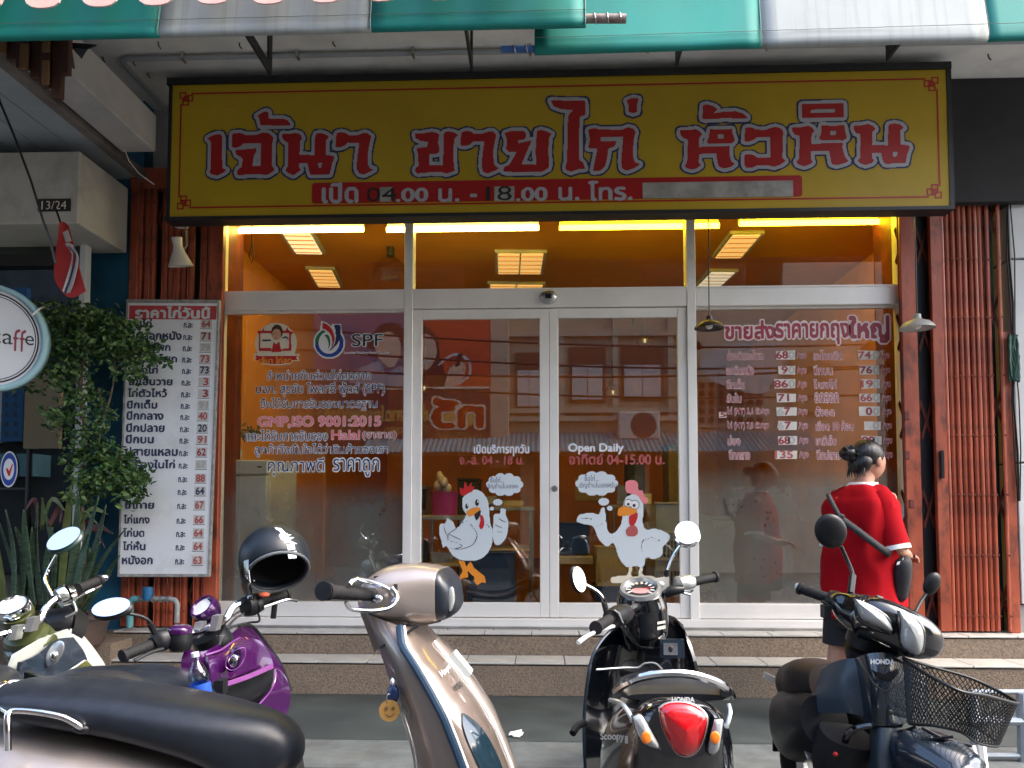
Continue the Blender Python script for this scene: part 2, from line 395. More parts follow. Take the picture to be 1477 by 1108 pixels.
M_fogs = [fog_mat('condensation_film', (.20, .20, .19), .35, .85, ztop=(1.15 + (732 - y) * 5.2 / 1100) - .34) for y in (690, 668)]
P_red = mat('print_red', (.5, .012, .012), .45); P_white = mat('print_white', (.74, .74, .72), .5); P_navy = mat('print_navy', (.01, .02, .09), .5)
P_yellow = mat('sign_yellow', (.42, .28, .002), .5, n=1.2, amt=.1); dirt(P_yellow, 4, (.3, .19, .02), .6, .8, (1, 1, 3), k=.5)
P_signred = mat('sign_red', (.34, .002, .003), .45); P_grey = mat('tape_grey', (.32, .31, .29), .4, n=8, amt=.25)
P_green = mat('print_green', (.01, .16, .05), .5); P_blue = mat('print_blue', (.01, .05, .3), .5); P_black = mat('print_black', (.012, .012, .012), .5)
P_orange = mat('print_orange', (.75, .25, .02), .5); P_skin = mat('print_skin', (.62, .33, .2), .5); P_pink = mat('print_pink', (.75, .22, .24), .5); P_cream = mat('print_cream', (.72, .66, .5), .5)
P_chick = mat('print_pale_blue_white', (.6, .66, .68), .5); P_purple = mat('print_purple', (.05, .02, .06), .5); P_lav = mat('print_lavender', (.38, .38, .42), .5)
# ================================================================ GROUND
XL, XR = -9.0, 9.0
YS1, YS2 = -.48, -.25          # step edges
ZS1, ZF = .20, .34
def struct(o): o['kind'] = 'structure'; return o
struct(box('road', (-30, -30, -.35), (30, -1.76, -.12), M_asph))
struct(box('kerb', (-30, -1.76, -.35), (30, -1.38, 0), M_kerb, bev=.012))
struct(box('pavement', (-30, -1.378, -.35), (30, 3, -.002), M_pave))
M_stone = mat('pebble_wash_stone', (.275, .2, .135), .8, n=110, col2=(.11, .09, .068), bump=.5, det=2); dirt(M_stone, 2.2, (.1, .085, .07), .45, .75, (1, 1, 2), k=.6)
st = thing('entrance_steps', None, None, (0, 0, 0)); st['kind'] = 'structure'
for nm, lo, hi in (('riser', (-2.95, YS1, 0), (XR, YS2 + .3, ZS1 - .02)), ('riser', (-2.95, YS2, ZS1 - .02), (XR, .3, ZF - .02)), ('step_bed', (-2.95, -.44, ZS1 - .0205), (XR, YS2 - .002, ZS1 - .012)), ('step_bed', (-2.95, -.21, ZF - .0205), (XR, .06, ZF - .012))):
    box(nm, lo, hi, M_stone if nm == 'riser' else M_grout, st, bev=0)
def tiles(name, x0, x1, y0, y1, z, w, parent, m, jit=.0006):
    first = None; x = x0; k = 0
    while x < x1:
        if first is None: first = MB().box((-w / 2 + .003, y0, -.012), (w / 2 - .003, y1, 0), .0025).build(name, m, parent); o = first
        else: o = first.copy(); C.objects.link(o)
        o.location = (x + w / 2, 0, z + random.uniform(-jit, jit)); x += w; k += 1
tiles('tile', -2.9, 3.6, YS1 - .006, YS2 - .003, ZS1 + .001, .305, st, M_tile)
tiles('tile', -2.8, 3.6, YS2 - .006, YS2 + .115, ZF + .001, .305, st, M_tile)
tiles('tile', -2.75, 3.6, YS2 + .118, -.02, ZF + .001, .305, st, M_tile)
q = PZ(745, 1063, 0); lt_ = MB()
for k in range(5): lt_.obox(Vector((q.x + random.uniform(-.02, .02), q.y + random.uniform(-.015, .015), .008 + .003 * k)), (.018, .004 * k - .008, .002), (.003, .012, .004), (0, -.001, .002))
tag(lt_.build('paper_scrap', mat('paper_white', (.8, .8, .8), .7), None), 'small crumpled white paper scrap lying on the dark pavement', 'litter')
# ================================================================ BUILDING SHELL
sh = thing('shop_building', 'shop with aluminium glass front, sliding doors and amber interior above two stone steps', 'shop', (0, 0, ZF))
GX0, GX1 = PY(321, 600, 0).x, PY(1297, 600, 0).x
m1, m2 = PY(590, 600, 0).x, PY(997, 600, 0).x
cdx = PY(792, 600, 0).x
z_hb, z_ht = PY(800, 446, 0).z, PY(800, 420, 0).z      # header
z_rb, z_rt = PY(800, 890, 0).z, PY(800, 869, 0).z      # bottom rail
ZT = PY(800, 300, 0).z
SZ = PY(800, 98, -.42).z                                  # soffit height
FX0, FX1 = GX0 - .02, GX1 + .01
box('lintel', (GX0 - .9, .0, ZT + .02), (GX1 + 1.2, .25, SZ + .1), M_white, sh)
box('ceiling', (-3.3, .26, 3.32), (3.9, 7.2, 3.42), M_ceil, sh)
box('floor_slab', (-3.3, .06, ZF - .1), (3.9, 7.2, ZF - .006), M_floorin, sh)
box('wall', (-3.3, 7.2, ZF - .1), (3.9, 7.3, 3.4), M_amber, sh)
box('wall', (-2.62, .2, ZF - .1), (-2.5, 7.2, 3.32), M_amber, sh)
box('wall', (2.85, .2, ZF - .1), (2.97, 7.2, 3.32), M_amber, sh)
box('pillar', (GX0 - .9, .12, ZF - .1), (GX0 - .03, .4, SZ), M_rustd, sh)
box('pillar', (GX1 + .03, .12, ZF - .1), (GX1 + 1.4, .4, SZ), M_rustd, sh)
# soffit slab with upper front
box('soffit', (-5.5, -1.95, SZ), (5, .1, SZ + .22), M_soff, sh)
box('wall', (-5.5, -.1, SZ + .22), (5, .2, SZ + .9), M_white, sh)
box('balcony_wall', (-5.5, -1.95, SZ + .22), (5, -1.8, SZ + .9), M_white, sh)
# window frames
def frame(nm, x0, x1, z0, z1, y0, y1, w, wb, wt, parent, m=None):
    mb = MB(); m = m or M_alu
    mb.box((x0, y0, z0), (x0 + w, y1, z1), .003).box((x1 - w, y0, z0), (x1, y1, z1), .003)
    mb.box((x0 + w + .0005, y0 + .001, z0), (x1 - w - .0005, y1 - .001, z0 + wb), .003).box((x0 + w + .0005, y0 + .001, z1 - wt), (x1 - w - .0005, y1 - .001, z1), .003)
    return mb.build(nm, m, parent)
mb = MB()
mb.box((GX0 - .03, -.05, ZF), (GX0, .05, ZT + .02), .003).box((m1 - .03, -.055, ZF + .03), (m1 + .03, .055, ZT + .02), .003).box((m2 - .03, -.055, ZF + .03), (m2 + .03, .055, ZT + .02), .003).box((GX1, -.05, ZF), (GX1 + .03, .05, ZT + .02), .003)
for a, b in ((GX0, m1 - .03), (m1 + .03, m2 - .03), (m2 + .03, GX1)):
    mb.box((a + .0005, -.052, z_hb), (b - .0005, .05, z_ht), .004)
    mb.box((a + .0005, -.06, z_ht - .004), (b - .0005, -.0525, z_ht + .006))
mb.box((GX0 + .001, -.07, ZF - .002), (GX1 - .001, .05, z_rb - .004), .003)
mb.box((GX0, -.052, ZT - .02), (GX1, .05, ZT + .019), .002)
mb.build('window_frame', M_alu, sh)
box('threshold_track', (GX0, -.1, ZF + .0015), (GX1, -.0705, ZF + .018), M_steel, sh)
def pane(x0, x1, z0, z1, parent, y=0.): return box('pane', (x0, y - .003, z0), (x1, y + .003, z1), M_glass, parent)
TW = []
for a, b in ((GX0, m1 - .03), (m1 + .03, m2 - .03), (m2 + .03, GX1)):
    f = MB().box((a + .001, -.012, z_ht + .0005), (b - .001, .012, z_ht + .012)).box((a + .001, -.012, ZT - .035), (b - .001, .012, ZT - .021)).build('transom_window', M_alu, sh)
    pane(a + .001, b - .001, z_ht + .0125, ZT - .0355, f); TW.append(f)
WN = []
for a, b in ((GX0, m1 - .03), (m2 + .03, GX1)):
    f = MB().box((a + .001, -.045, z_rb), (b - .001, .045, z_rt), .004).box((a + .001, -.02, z_hb - .016), (b - .001, .02, z_hb - .001)).build('shop_window', M_alu, sh)
    pane(a + .001, b - .001, z_rt + .0005, z_hb - .0165, f); WN.append(f)
z_db = PY(800, 460, 0).z
DR = []
for a, b, yy in ((m1 + .031, cdx - .0015, -.018), (cdx + .0015, m2 - .031, -.018)):
    f = frame('sliding_door', a, b, z_rb + .001, z_hb - .004, yy - .018, yy + .018, .062, z_rt - z_rb, z_hb - z_db, sh)
    pane(a + .0625, b - .0625, z_rt + .0015, z_db - .001, f, yy); DR.append(f)
MB().lathe([(0, .008), (.018, .008), (.022, 0)], (cdx + .035, -.037, PY(797, 705, 0).z), (0, -1, 0), 14).lathe([(0, .012), (.008, .012), (.008, .006)], (cdx + .035, -.037, PY(797, 705, 0).z), (0, -1, 0), 10).build('lock', M_steel, DR[1], True)
# door sensor on the header
p = PY(791, 429, -.05)
MB().ell((p.x, -.056, p.z), (.062, .035, .05), 18, 10).build('door_sensor', M_steel, sh, True)
MB().box((p.x - .022, -.096, p.z - .018), (p.x + .022, -.084, p.z + .016), .004).build('sensor_lens', M_black, sh)
# condensation on the two side windows
for f, (xa, xb), (ya, yb) in ((WN[0], (GX0 + .002, m1 - .031), (690, 868)), (WN[1], (m2 + .031, GX1 - .002), (668, 868))):
    zt = PY(800, ya - 12, 0).z; zb = z_rt + .001; nx, nz_ = 24, 1; V = []; Fc = []
    for i in range(nx + 1):
        x = xa + (xb - xa) * i / nx; V += [(x, .0045, zb), (x, .0045, zt)]
    for i in range(nx): Fc.append((2 * i, 2 * i + 2, 2 * i + 3, 2 * i + 1))
    obj('condensation', V, Fc, M_fogs[0 if f is WN[0] else 1], f)
# ================================================================ FOLDING SHUTTERS
def shutter(px0, px1, pyt, pyb, label, slats, Y=-.13, handle=None, gaps=(), fold=.012):
    x0, x1 = PY(px0, 600, Y).x, PY(px1, 600, Y).x; zb = ZF + .012; zt = PY((px0 + px1) / 2, pyt, Y).z
    t = thing('folding_shutter', label, 'shutter', ((x0 + x1) / 2, Y, zb))
    w = (x1 - x0) / slats; protos = {}
    for k in range(slats):
        xx = x0 + w * (k + .5)
        if k in gaps: continue
        sgn = 1 if k % 2 else -1; lean = random.uniform(-.004, .004)
        if sgn in protos: o = protos[sgn].copy(); C.objects.link(o)
        else:
            V = []; hw = w * .47
            prof = [(-hw, .012 * sgn), (-hw * .8, -.004), (-hw * .25, -.009), (hw * .25, -.009), (hw * .8, -.004), (hw, -.012 * sgn)]
            V = [(t.location.x + a, t.location.y + b, z) for z in (zb, zt) for a, b in prof] + [(t.location.x + a, t.location.y + b + .003, z) for z in (zb, zt) for a, b in prof]
            Fc = [(i, i + 1, i + 7, i + 6) for i in range(5)] + [(12 + i + 1, 12 + i, 18 + i, 18 + i + 1) for i in range(5)] + [(0, 6, 18, 12), (5, 17, 23, 11)]
            o = obj('slat', V, Fc, M_rust, t); protos[sgn] = o
        o.location = (xx - t.location.x + 0, random.uniform(-.004, .004), 0); o.rotation_euler = (random.uniform(-.002, .002), lean * .6, random.uniform(-.06, .06))
    mb = MB(); nrow = 8
    for r in range(nrow):
        z = zb + .1 + (zt - zb - .2) * r / (nrow - 1)
        for k in range(slats):
            if k in gaps: continue
            mb.lathe([(0, .006), (.005, .005), (.007, 0)], (x0 + w * (k + .5) + .01, Y - .014, z + random.uniform(-.003, .003)), (0, -1, 0), 6)
    rv = mb.build('rivets', M_rustd, t, True); rv['kind'] = 'stuff'
    mb = MB()
    for r in range(5):
        z = zb + .2 + (zt - zb - .4) * r / 4; n = slats // 2
        for k in range(n):
            a = x0 + (x1 - x0) * k / n; b = x0 + (x1 - x0) * (k + 1) / n
            mb.obox(((a + b) / 2, Y + .022, z), ((b - a) / 2, 0, .12), (0, .002, 0), (-.006, 0, .012)); mb.obox(((a + b) / 2, Y + .028, z), ((b - a) / 2, 0, -.12), (0, .002, 0), (.006, 0, .012))
    mb.build('lattice', M_rustd, t)['kind'] = 'stuff'
    return t, x0, x1, zb, zt, w
# right bank
tR, x0, x1, zb, zt, w = shutter(1347, 1450, 270, 905, 'wide rusty red folding shutter with long handle, right of the price window', 13, gaps=(0, 11))
box('post', (x0 - .002, -.15, zb), (x0 + .07, -.115, zt), M_rust, tR, .003); box('post', (x1 - .012, -.14, zb - .01), (x1 + .05, -.1, PY(1455, 480, -.1).z), M_rust, tR, .003)
hx = PY(1359, 705, -.15); box('handle', (hx.x - .012, -.168, PY(1359, 690, -.15).z - .0), (hx.x + .012, -.151, PY(1359, 650, -.15).z), M_black, tR, .004)
t2, a0, a1, zb, zt2, w = shutter(1300, 1347, 310, 905, 'narrow folded red shutter leaf between the price window and the wide shutter', 6, Y=-.1, gaps=(3, 4, 5))
box('post', (a0 + .002, -.14, zb), (a0 + .1, -.112, zt2), M_rust, t2, .004)
for k, (px, py) in enumerate(((1303, 598), (1303, 655), (1310, 725))):
    q = PY(px + 6, py, -.14); MB().box((q.x - .02, -.148, q.z - .035), (q.x + .012, -.1405, q.z + .02), .003).build('latch', M_rustd, t2)
MB().box((a0 + .12, -.06, zb), (a1, -.03, zt2)).build('backing', M_dark, t2)
box('lintel', (PY(1300, 300, -.1).x, -.2, PY(1380, 300, -.1).z), (PY(1478, 300, -.1).x, -.02, SZ - .002), mat('dark_grey_wall', (.022, .022, .024), .8, n=3, amt=.3), sh)
box('backing', (x0 + .071, -.07, zb), (x1 - .014, -.05, zt), M_dark, tR)
# left bank behind the price board
tL, b0, b1, zbL, ztL, w = shutter(192, 303, 272, 893, 'red folding shutter behind the tall white price board', 12, Y=-.13, gaps=(3, 9))
box('post', (b1 - .02, -.15, zbL), (b1 + .075, -.1, ztL + .02), M_rust, tL, .004)
box('post', (b0 - .045, -.15, zbL), (b0 + .012, -.1, ztL), M_rust, tL, .004)
box('top_rail', (b0 - .05, -.155, ztL), (b1 + .06, -.09, ztL + .14), M_rust, tL, .004)
box('backing', (b0 + .02, -.07, zbL), (b1 - .03, -.05, ztL), M_dark, tL)
# ================================================================ NEIGHBOUR ON THE RIGHT
nb = thing('neighbour_building', 'pale grey panelled building at the far right beyond the wide shutter', 'building', (PY(1470, 900, -.1).x, 0, 0))
xr = PY(1456, 700, -.1).x
M_panel = mat('grey_panel', (.50, .51, .50), .5, n=1.5, amt=.1)
zs = [PY(1470, y, -.12).z for y in (60, 375, 668, 872)]
for a, b in zip(zs[1:], zs[:-1]): box('panel', (xr + .03, -.14, a + .006), (xr + 2.5, .1, b - .006), M_panel, nb, .004)
box('base_wall', (xr + .03, -.12, 0), (xr + 2.5, .1, zs[3] - .006), mat('grey_base', (.25, .26, .25), .8, n=5), nb)
box('core_wall', (xr + .05, -.1, 0), (xr + 2.5, .2, SZ + 3), M_grout, nb)
mb = MB()
for dx, w_ in ((0, .006), (.02, .004), (-.012, .004)):
    pts = [(xr + .02 + dx + .01 * math.sin(k * 1.9 + dx * 90), -.155, 3.75 - k * .32) for k in range(9)]
    mb.tube(pts, w_, 6)
mb.build('cable_bundle', M_black, nb, True)
p = PY(1462, 517, -.17); mb = MB()
for k in range(9):
    a = k * .7; mb.tube([(p.x + .03 * math.cos(a + q * .8) , -.17 + .008 * math.sin(q * 1.3 + k), p.z + .155 * math.sin(a * .3 + q * .8)) for q in range(9)], .008, 6)
g = mb.build('cord_coil', mat('dark_green_cord', (.01, .06, .04), .6), None, True); tag(g, 'dark green cord coiled on the wall beside the wide red shutter', 'cord')
# ================================================================ CONDUIT, BRACKETS, AWNING
pa, pb = PZ(172, 86, SZ - .03), PZ(262, 185, SZ - .03)
cp = thing('conduit', 'pale conduit pipe bent round a corner under the grey soffit', 'pipe', pa)
z = SZ - .028
MB().tube([(pb.x, .0, z), (pa.x, pa.y - .0 + .07, z), (pa.x + .012, pa.y + .025, z), (pa.x + .05, pa.y, z), (pa.x + .3, pa.y, z), (3.2, pa.y + .02, z)], .015, 8).build('pipe', mat('pale_pvc', (.34, .36, .38), .5), cp, True)
for k in range(7):
    x = pa.x + .4 + k * .72; MB().box((x, pa.y - .025, z - .018), (x + .016, pa.y + .03, SZ - .001)).build('clip', M_steel, cp)
for (px, py) in ((228, 60), (345, 62), (192, 88), (213, 105), (480, 60), (148, 82), (290, 130), (1425, 78)):
    q = PZ(px, py, SZ); h = random.uniform(.03, .06)
    o = MB().tube([(q.x, q.y, SZ), (q.x + .004, q.y, SZ - h * .6), (q.x + .018, q.y, SZ - h)], .004, 6).build('ceiling_hook', M_dark, None, True)
    tag(o, 'small dark wire hook sticking out of the grey soffit', 'hook', 'wire hooks in the soffit')
for i, (px, py) in enumerate(((388, 106), (680, 100), (977, 92), (1283, 84))):
    q = PY(px, py, -1.2); lab = ('leftmost black awning bracket, over the left end of the yellow sign', 'black awning bracket above the left middle of the yellow sign', 'black awning bracket above the right middle of the yellow sign', 'rightmost black awning bracket, over the right end of the yellow sign')[i]
    t = thing('awning_bracket', lab, 'bracket', (q.x, -1.2, q.z), 'brackets under the awning')
    box('hanger', (q.x - .006, -1.22, q.z), (q.x + .006, -1.17, SZ - .001), M_dark, t)
    MB().obox((q.x, -1.5, q.z + .03), (.0065, 0, 0), (0, .33, .0), (0, 0, .028)).build('arm', M_dark, t)
M_green = mat('green_awning_canvas', (.0, .20, .165), .65, n=2, amt=.12, bump=.1); dirt(M_green, 1.6, (.0, .14, .12), .5, .8, (1, 1, .3), k=.5)
M_cream = mat('white_awning_canvas', (.33, .36, .345), .7, n=2, amt=.08, bump=.1); dirt(M_cream, 2.5, (.19, .18, .155), .5, .75, (9, 1, .25), k=.65)
M_bf2 = mat('seam_thread', (.12, .16, .14), .8)
def awning(label, Y, stripes, pyb, lean, rolls, zt=.75):
    """stripes: (px0, px1, mat); pyb: bottom line as two pixels"""
    (xa, ya), (xb, yb) = pyb; A = PY(xa, ya, Y); B = PY(xb, yb, Y)
    def zb(x): return A.z + (B.z - A.z) * (x - A.x) / (B.x - A.x)
    t = thing('awning', label, 'awning', (A.x, Y, A.z))
    for px0, px1, m in stripes:
        x0, x1 = PY(px0, (ya + yb) / 2, Y).x, PY(px1, (ya + yb) / 2, Y).x; n = max(6, int((x1 - x0) / .07)); V = []; Fc = []
        prof = [(0.02, .02), (.018, .004), (.004, -.004), (-.010, .001), (-.018, .014), (-.019, .034), (-.016, .07), (0, .25), (.015, .5), (.03, zt)]
        L = len(prof)
        for i in range(n + 1):
            x = x0 + (x1 - x0) * i / n
            for j, (dy, dz) in enumerate(prof):
                wv = (.008 * mnoise.noise(Vector((x * 1.3, dz * 1.5, Y))) + .005 * mnoise.noise(Vector((x * 4, dz * 3, Y))) + .0025 * mnoise.noise(Vector((x * 16, dz * 5 + x * 6, Y)))) * min(1, j / 5)
                sg = .007 * mnoise.noise(Vector((x * .9, 3, Y)))
                V.append((x, Y + dy + wv - dz * lean, zb(x) + dz + sg))
        for i in range(n):
            for j in range(L - 1): a = i * L + j; Fc.append((a, a + L, a + L + 1, a + 1))
        tube('seam', [(x1 - .004, Y + dy - dz * lean - .004, zb(x1) + dz + .007 * mnoise.noise(Vector((x1 * .9, 3, Y)))) for dy, dz in prof[3:]], .0022, M_bf2, t)
        tube('hem_stitch', [(x0 + (x1 - x0) * k / 30, Y - .0195 + .003 * mnoise.noise(Vector((k * .5, x0, Y))), zb(x0 + (x1 - x0) * k / 30) + .062) for k in range(31)], .0012, M_bf2, t)
        o = obj('canvas_stripe', V, Fc, m, t, True); md = o.modifiers.new('s', 'SOLIDIFY'); md.thickness = .003
    for x0, x1, py, r, m in rolls:
        q0, q1 = PY(x0, py, Y), PY(x1, py, Y)
        MB().tube([(q0.x, Y, q0.z), (q1.x, Y, q1.z)], r, 12).build('roller_bar', m, t, True)
        mb = MB()
        for k in range(3):
            x = min(q0.x, q1.x) + abs(q1.x - q0.x) * (.25 + .28 * k)
            mb.tube([(x + .003 * s_, Y + (r + .003) * math.cos(s_ * .9), q0.z + (r + .003) * math.sin(s_ * .9)) for s_ in range(8)], .0025, 5)
        mb.build('tie_wire', M_steel, t, True)
    return t
M_bluep = mat('blue_pipe_paint', (.03, .12, .35), .5, n=9, amt=.3); M_rustpipe = mat('rusty_pipe', (.16, .09, .07), .7, n=14, col2=(.3, .27, .24))
awning('green and white striped awning roll on the left, in front of the other', -2.03, [(-60, 231, M_green), (231, 536, M_cream), (536, 845, M_green)], ((0, 58), (847, 38)), -.08, [(838, 903, 27, .019, M_rustpipe)])
awning('green and white striped awning roll on the right, reaching lower', -1.93, [(771, 1098, M_green), (1098, 1425, M_cream), (1425, 1540, M_green)], ((771, 78), (1477, 57)), -.08, [(723, 785, 71, .014, M_bluep)])
# scalloped pink valance tiles hanging at the top edge
M_scal = mat('faded_pink_valance', (.62, .27, .25), .7, n=9, col2=(.68, .5, .42)); dirt(M_scal, 14, (.62, .55, .45), .5, .62)
M_scal2 = mat('dark_pink_edge', (.22, .05, .04), .8)
va = thing('scalloped_valance', 'row of faded pink scalloped tabs hanging over the green and white awning', 'valance', PY(250, 0, -2.12))
first = None; yv = -2.12
for i, (px, py) in enumerate(((-22, 14), (62, 12), (144, 10), (225, 8), (307, 6), (388, 6), (470, 4), (552, 2), (634, 0), (716, -1), (798, -2))):
    q = PY(px, py, yv)
    if first is None:
        hw = .083; pts = [(-hw, .3)] + [(-hw + .0, .05), (-hw + .012, .022), (-hw + .035, .006), (-.02, 0), (.02, 0), (hw - .035, .006), (hw - .012, .022), (hw, .05), (hw, .3)]
        og = va.location; first = prism('scallop', [(og.x + a, og.z + b) for a, b in pts], 'xz', og.y - .004, og.y + .004, M_scal, va); o = first
    else: o = first.copy(); C.objects.link(o)
    o.location = (q.x - va.location.x, 0, q.z - va.location.z); o.rotation_euler = (0, random.uniform(-.03, .03), 0)
qa_, qb_ = PY(-40, 14, yv), PY(815, -2, yv); MB().obox(((qa_.x + qb_.x) / 2, yv + .02, (qa_.z + qb_.z) / 2 + .34), Vector(((qb_.x - qa_.x) / 2, 0, (qb_.z - qa_.z) / 2)), (0, .03, 0), (0, 0, .05)).build('valance_rail', M_scal2, va)
# ================================================================ BIG YELLOW SIGN
SY = -.5
sx0, sx1 = PY(247, 220, SY).x, PY(1367, 200, SY).x
sz1 = PY(800, 112, SY).z; sz0 = PY(800, 305, SY).z
sg = thing('shop_sign', 'long yellow shop sign with red Thai lettering above the glass front', 'sign', ((sx0 + sx1) / 2, SY, sz0))
box('sign_face', (sx0, SY, sz0), (sx1, SY + .02, sz1), P_yellow, sg)
mb = MB(); mb.box((sx0 - .035, SY + .021, sz0 - .02), (sx1 + .03, SY + .12, sz1 + .05)); mb.box((sx0 - .035, SY - .012, sz1 + .0005), (sx1 + .03, SY + .0205, sz1 + .045)); mb.box((sx0 - .035, SY - .005, sz0 - .022), (sx1 + .03, SY + .0205, sz0 - .0005)); mb.box((sx1 + .0005, SY - .005, sz0), (sx1 + .03, SY + .0205, sz1)); mb.box((sx0 - .012, SY - .004, sz0), (sx0 - .0005, SY + .0205, sz1))
mb.build('sign_frame', M_dark, sg)
LET = [  # traced outlines: region origin, scale, polygons
 ((280, 140), 8.521, [[(160,518),(220,480),(290,460),(335,462),(350,500),(348,860),(365,890),(405,900),(360,935),(290,970),(220,955),(190,930),(205,890),(210,560),(195,530)],
  [(475,450),(560,445),(610,455),(625,472),(770,470),(850,440),(920,450),(980,500),(965,570),(962,860),(1000,900),(910,958),(700,955),(540,965),(528,930),(545,890),(590,860),(600,760),(570,740),(520,710),(508,660),(530,650),(690,645),(770,630),(765,680),(740,720),(718,850),(825,852),(825,572),(610,572),(570,610),(520,628),(465,622),(470,520)],
  [(770,240),(850,190),(890,178),(920,195),(918,260),(935,272),(1090,268),(1150,290),(1193,345),(1180,352),(820,355),(810,310),(800,255)]]),
 ((400, 140), 8.525, [[(60,458),(150,460),(230,445),(280,460),(310,510),(285,550),(275,715),(465,720),(465,500),(480,455),(540,445),(600,465),(640,495),(605,530),(598,718),(690,725),(705,750),(680,810),(660,900),(645,955),(410,960),(395,910),(375,820),(270,818),(268,870),(295,900),(200,970),(125,930),(100,900),(130,860),(140,570),(90,545),(60,500)],
  [(500,812),(552,812),(545,870),(510,870)],
  [(730,450),(790,435),(840,445),(880,475),(1000,470),(1060,445),(1110,450),(1160,490),(1140,560),(1115,700),(1120,850),(1150,885),(1200,885),(1150,920),(1070,958),(1010,945),(975,890),(985,750),(1010,570),(870,565),(830,600),(780,622),(715,618)]]),
 ((585, 140), 8.525, [[(115,455),(200,455),(320,432),(380,440),(415,470),(400,560),(415,640),(410,690),(370,705),(290,705),(290,840),(455,845),(465,700),(465,480),(480,435),(540,428),(600,440),(650,475),(605,510),(588,640),(590,780),(605,910),(560,930),(500,945),(460,930),(300,930),(150,945),(115,915),(125,880),(160,850),(155,700),(135,650),(145,630),(270,620),(275,555),(190,545),(125,510)],
  [(685,445),(740,420),(800,425),(840,455),(950,455),(1030,425),(1080,430),(1118,470),(1100,540),(1080,660),(1085,820),(1115,865),(1160,875),(1100,910),(1010,945),(955,925),(935,860),(945,720),(970,550),(830,548),(790,590),(740,608),(675,600)]]),
 ((715, 130), 6.714, [[(85,420),(150,400),(275,400),(298,430),(285,480),(220,490),(218,520),(350,488),(250,722),(395,725),(385,600),(400,400),(440,388),(500,405),(545,430),(520,450),(508,600),(520,720),(510,760),(440,798),(80,795),(72,770),(90,745),(130,730),(205,600),(130,605),(95,570),(110,540),(110,480)],
  [(530,100),(600,105),(865,108),(868,245),(815,260),(808,420),(808,680),(845,705),(868,765),(800,770),(730,795),(680,775),(675,740),(690,700),(700,260),(720,230),(750,195),(640,190),(560,160)],
  [(895,385),(960,372),(1010,388),(1230,385),(1280,362),(1330,375),(1355,410),(1335,480),(1330,640),(1345,700),(1400,720),(1340,760),(1270,785),(1225,765),(1215,700),(1225,560),(1235,458),(1015,460),(1015,498),(1170,500),(1150,550),(1090,570),(1080,660),(1060,740),(1010,785),(940,790),(960,690),(985,572),(895,565),(912,480)],
  [(1265,105),(1320,80),(1385,85),(1368,150),(1372,215),(1330,228),(1285,215),(1282,140)]]),
 ((970, 130), 7.917, [[(85,465),(180,462),(270,450),(310,475),(340,510),(305,540),(300,655),(648,640),(650,740),(670,820),(712,845),(670,880),(590,900),(530,880),(510,830),(500,730),(300,735),(298,830),(325,860),(270,900),(220,912),(160,895),(135,870),(165,830),(175,570),(120,550),(90,520)],
  [(425,450),(560,455),(680,445),(685,500),(712,575),(680,615),(400,615),(392,590),(415,540)], [(518,510),(582,510),(582,555),(515,555)],
  [(345,175),(400,168),(470,190),(512,220),(470,270),(600,250),(720,245),(800,270),(860,320),(840,330),(600,325),(370,340),(340,330)],
  [(830,435),(900,430),(950,455),(1060,460),(1120,435),(1180,425),(1240,445),(1265,480),(1255,560),(1255,780),(1290,815),(1230,855),(1160,880),(1080,860),(960,865),(910,890),(840,888),(820,860),(822,735),(900,735),(950,760),(960,775),(1115,775),(1118,540),(965,540),(920,575),(880,590),(820,592)]]),
 ((1130, 130), 7.385, [[(90,405),(180,400),(260,385),(305,405),(330,440),(300,465),(292,578),(630,562),(628,620),(650,710),(690,760),(640,785),(560,805),(510,790),(498,720),(485,648),(290,655),(290,740),(310,770),(270,800),(220,815),(160,800),(135,770),(165,740),(172,490),(120,480),(92,440)],
  [(405,380),(520,385),(645,378),(655,440),(675,510),(640,540),(385,535),(382,510),(400,460)], [(500,442),(558,442),(555,482),(498,482)],
  [(195,155),(640,145),(640,295),(200,305)], [(285,215),(548,205),(548,240),(285,248)],
  [(745,380),(830,378),(900,365),(950,385),(980,420),(945,445),(942,590),(1110,592),(1115,400),(1120,370),(1180,358),(1240,370),(1280,405),(1245,430),(1242,585),(1330,590),(1345,610),(1315,690),(1300,780),(1085,790),(1060,760),(1040,675),(940,672),(940,730),(965,755),(930,785),(870,802),(820,785),(785,755),(815,730),(820,470),(770,465),(745,420)], [(1158,665),(1215,665),(1200,715),(1165,715)]])]
allp = []
for reg, sc, ps in LET:
    for q in ps:
        W = [PY(reg[0] + x / sc, reg[1] + y / sc, SY) for x, y in q]; W = np.array([(w_.x, w_.z) for w_ in W])
        allp.append(W)
A = np.concatenate(allp); rc = (A[:, 0].min(), A[:, 0].max(), A[:, 1].min(), A[:, 1].max())
for gname, grow, m, dy in (('lettering_edge', .033, P_navy, .0015), ('lettering_outline', .0225, P_lav, .003), ('lettering', .001, P_signred, .0045)):
    decal(gname, allp, rc, SY - dy, m, sg, grow=grow, h=.0045, evenodd=True)
def flat_boxes(name, rects, Y, m, parent):
    """rects in pixels (x0,y0,x1,y1) flat on plane Y"""
    V = []; Fc = []
    for r in rects:
        a, b, c, d = rect_world(r[0], r[2], r[1], r[3], Y); i = len(V); V += [(a, Y, c), (b, Y, c), (b, Y, d), (a, Y, d)]; Fc.append((i, i + 1, i + 2, i + 3))
    return obj(name, V, Fc, m, parent)
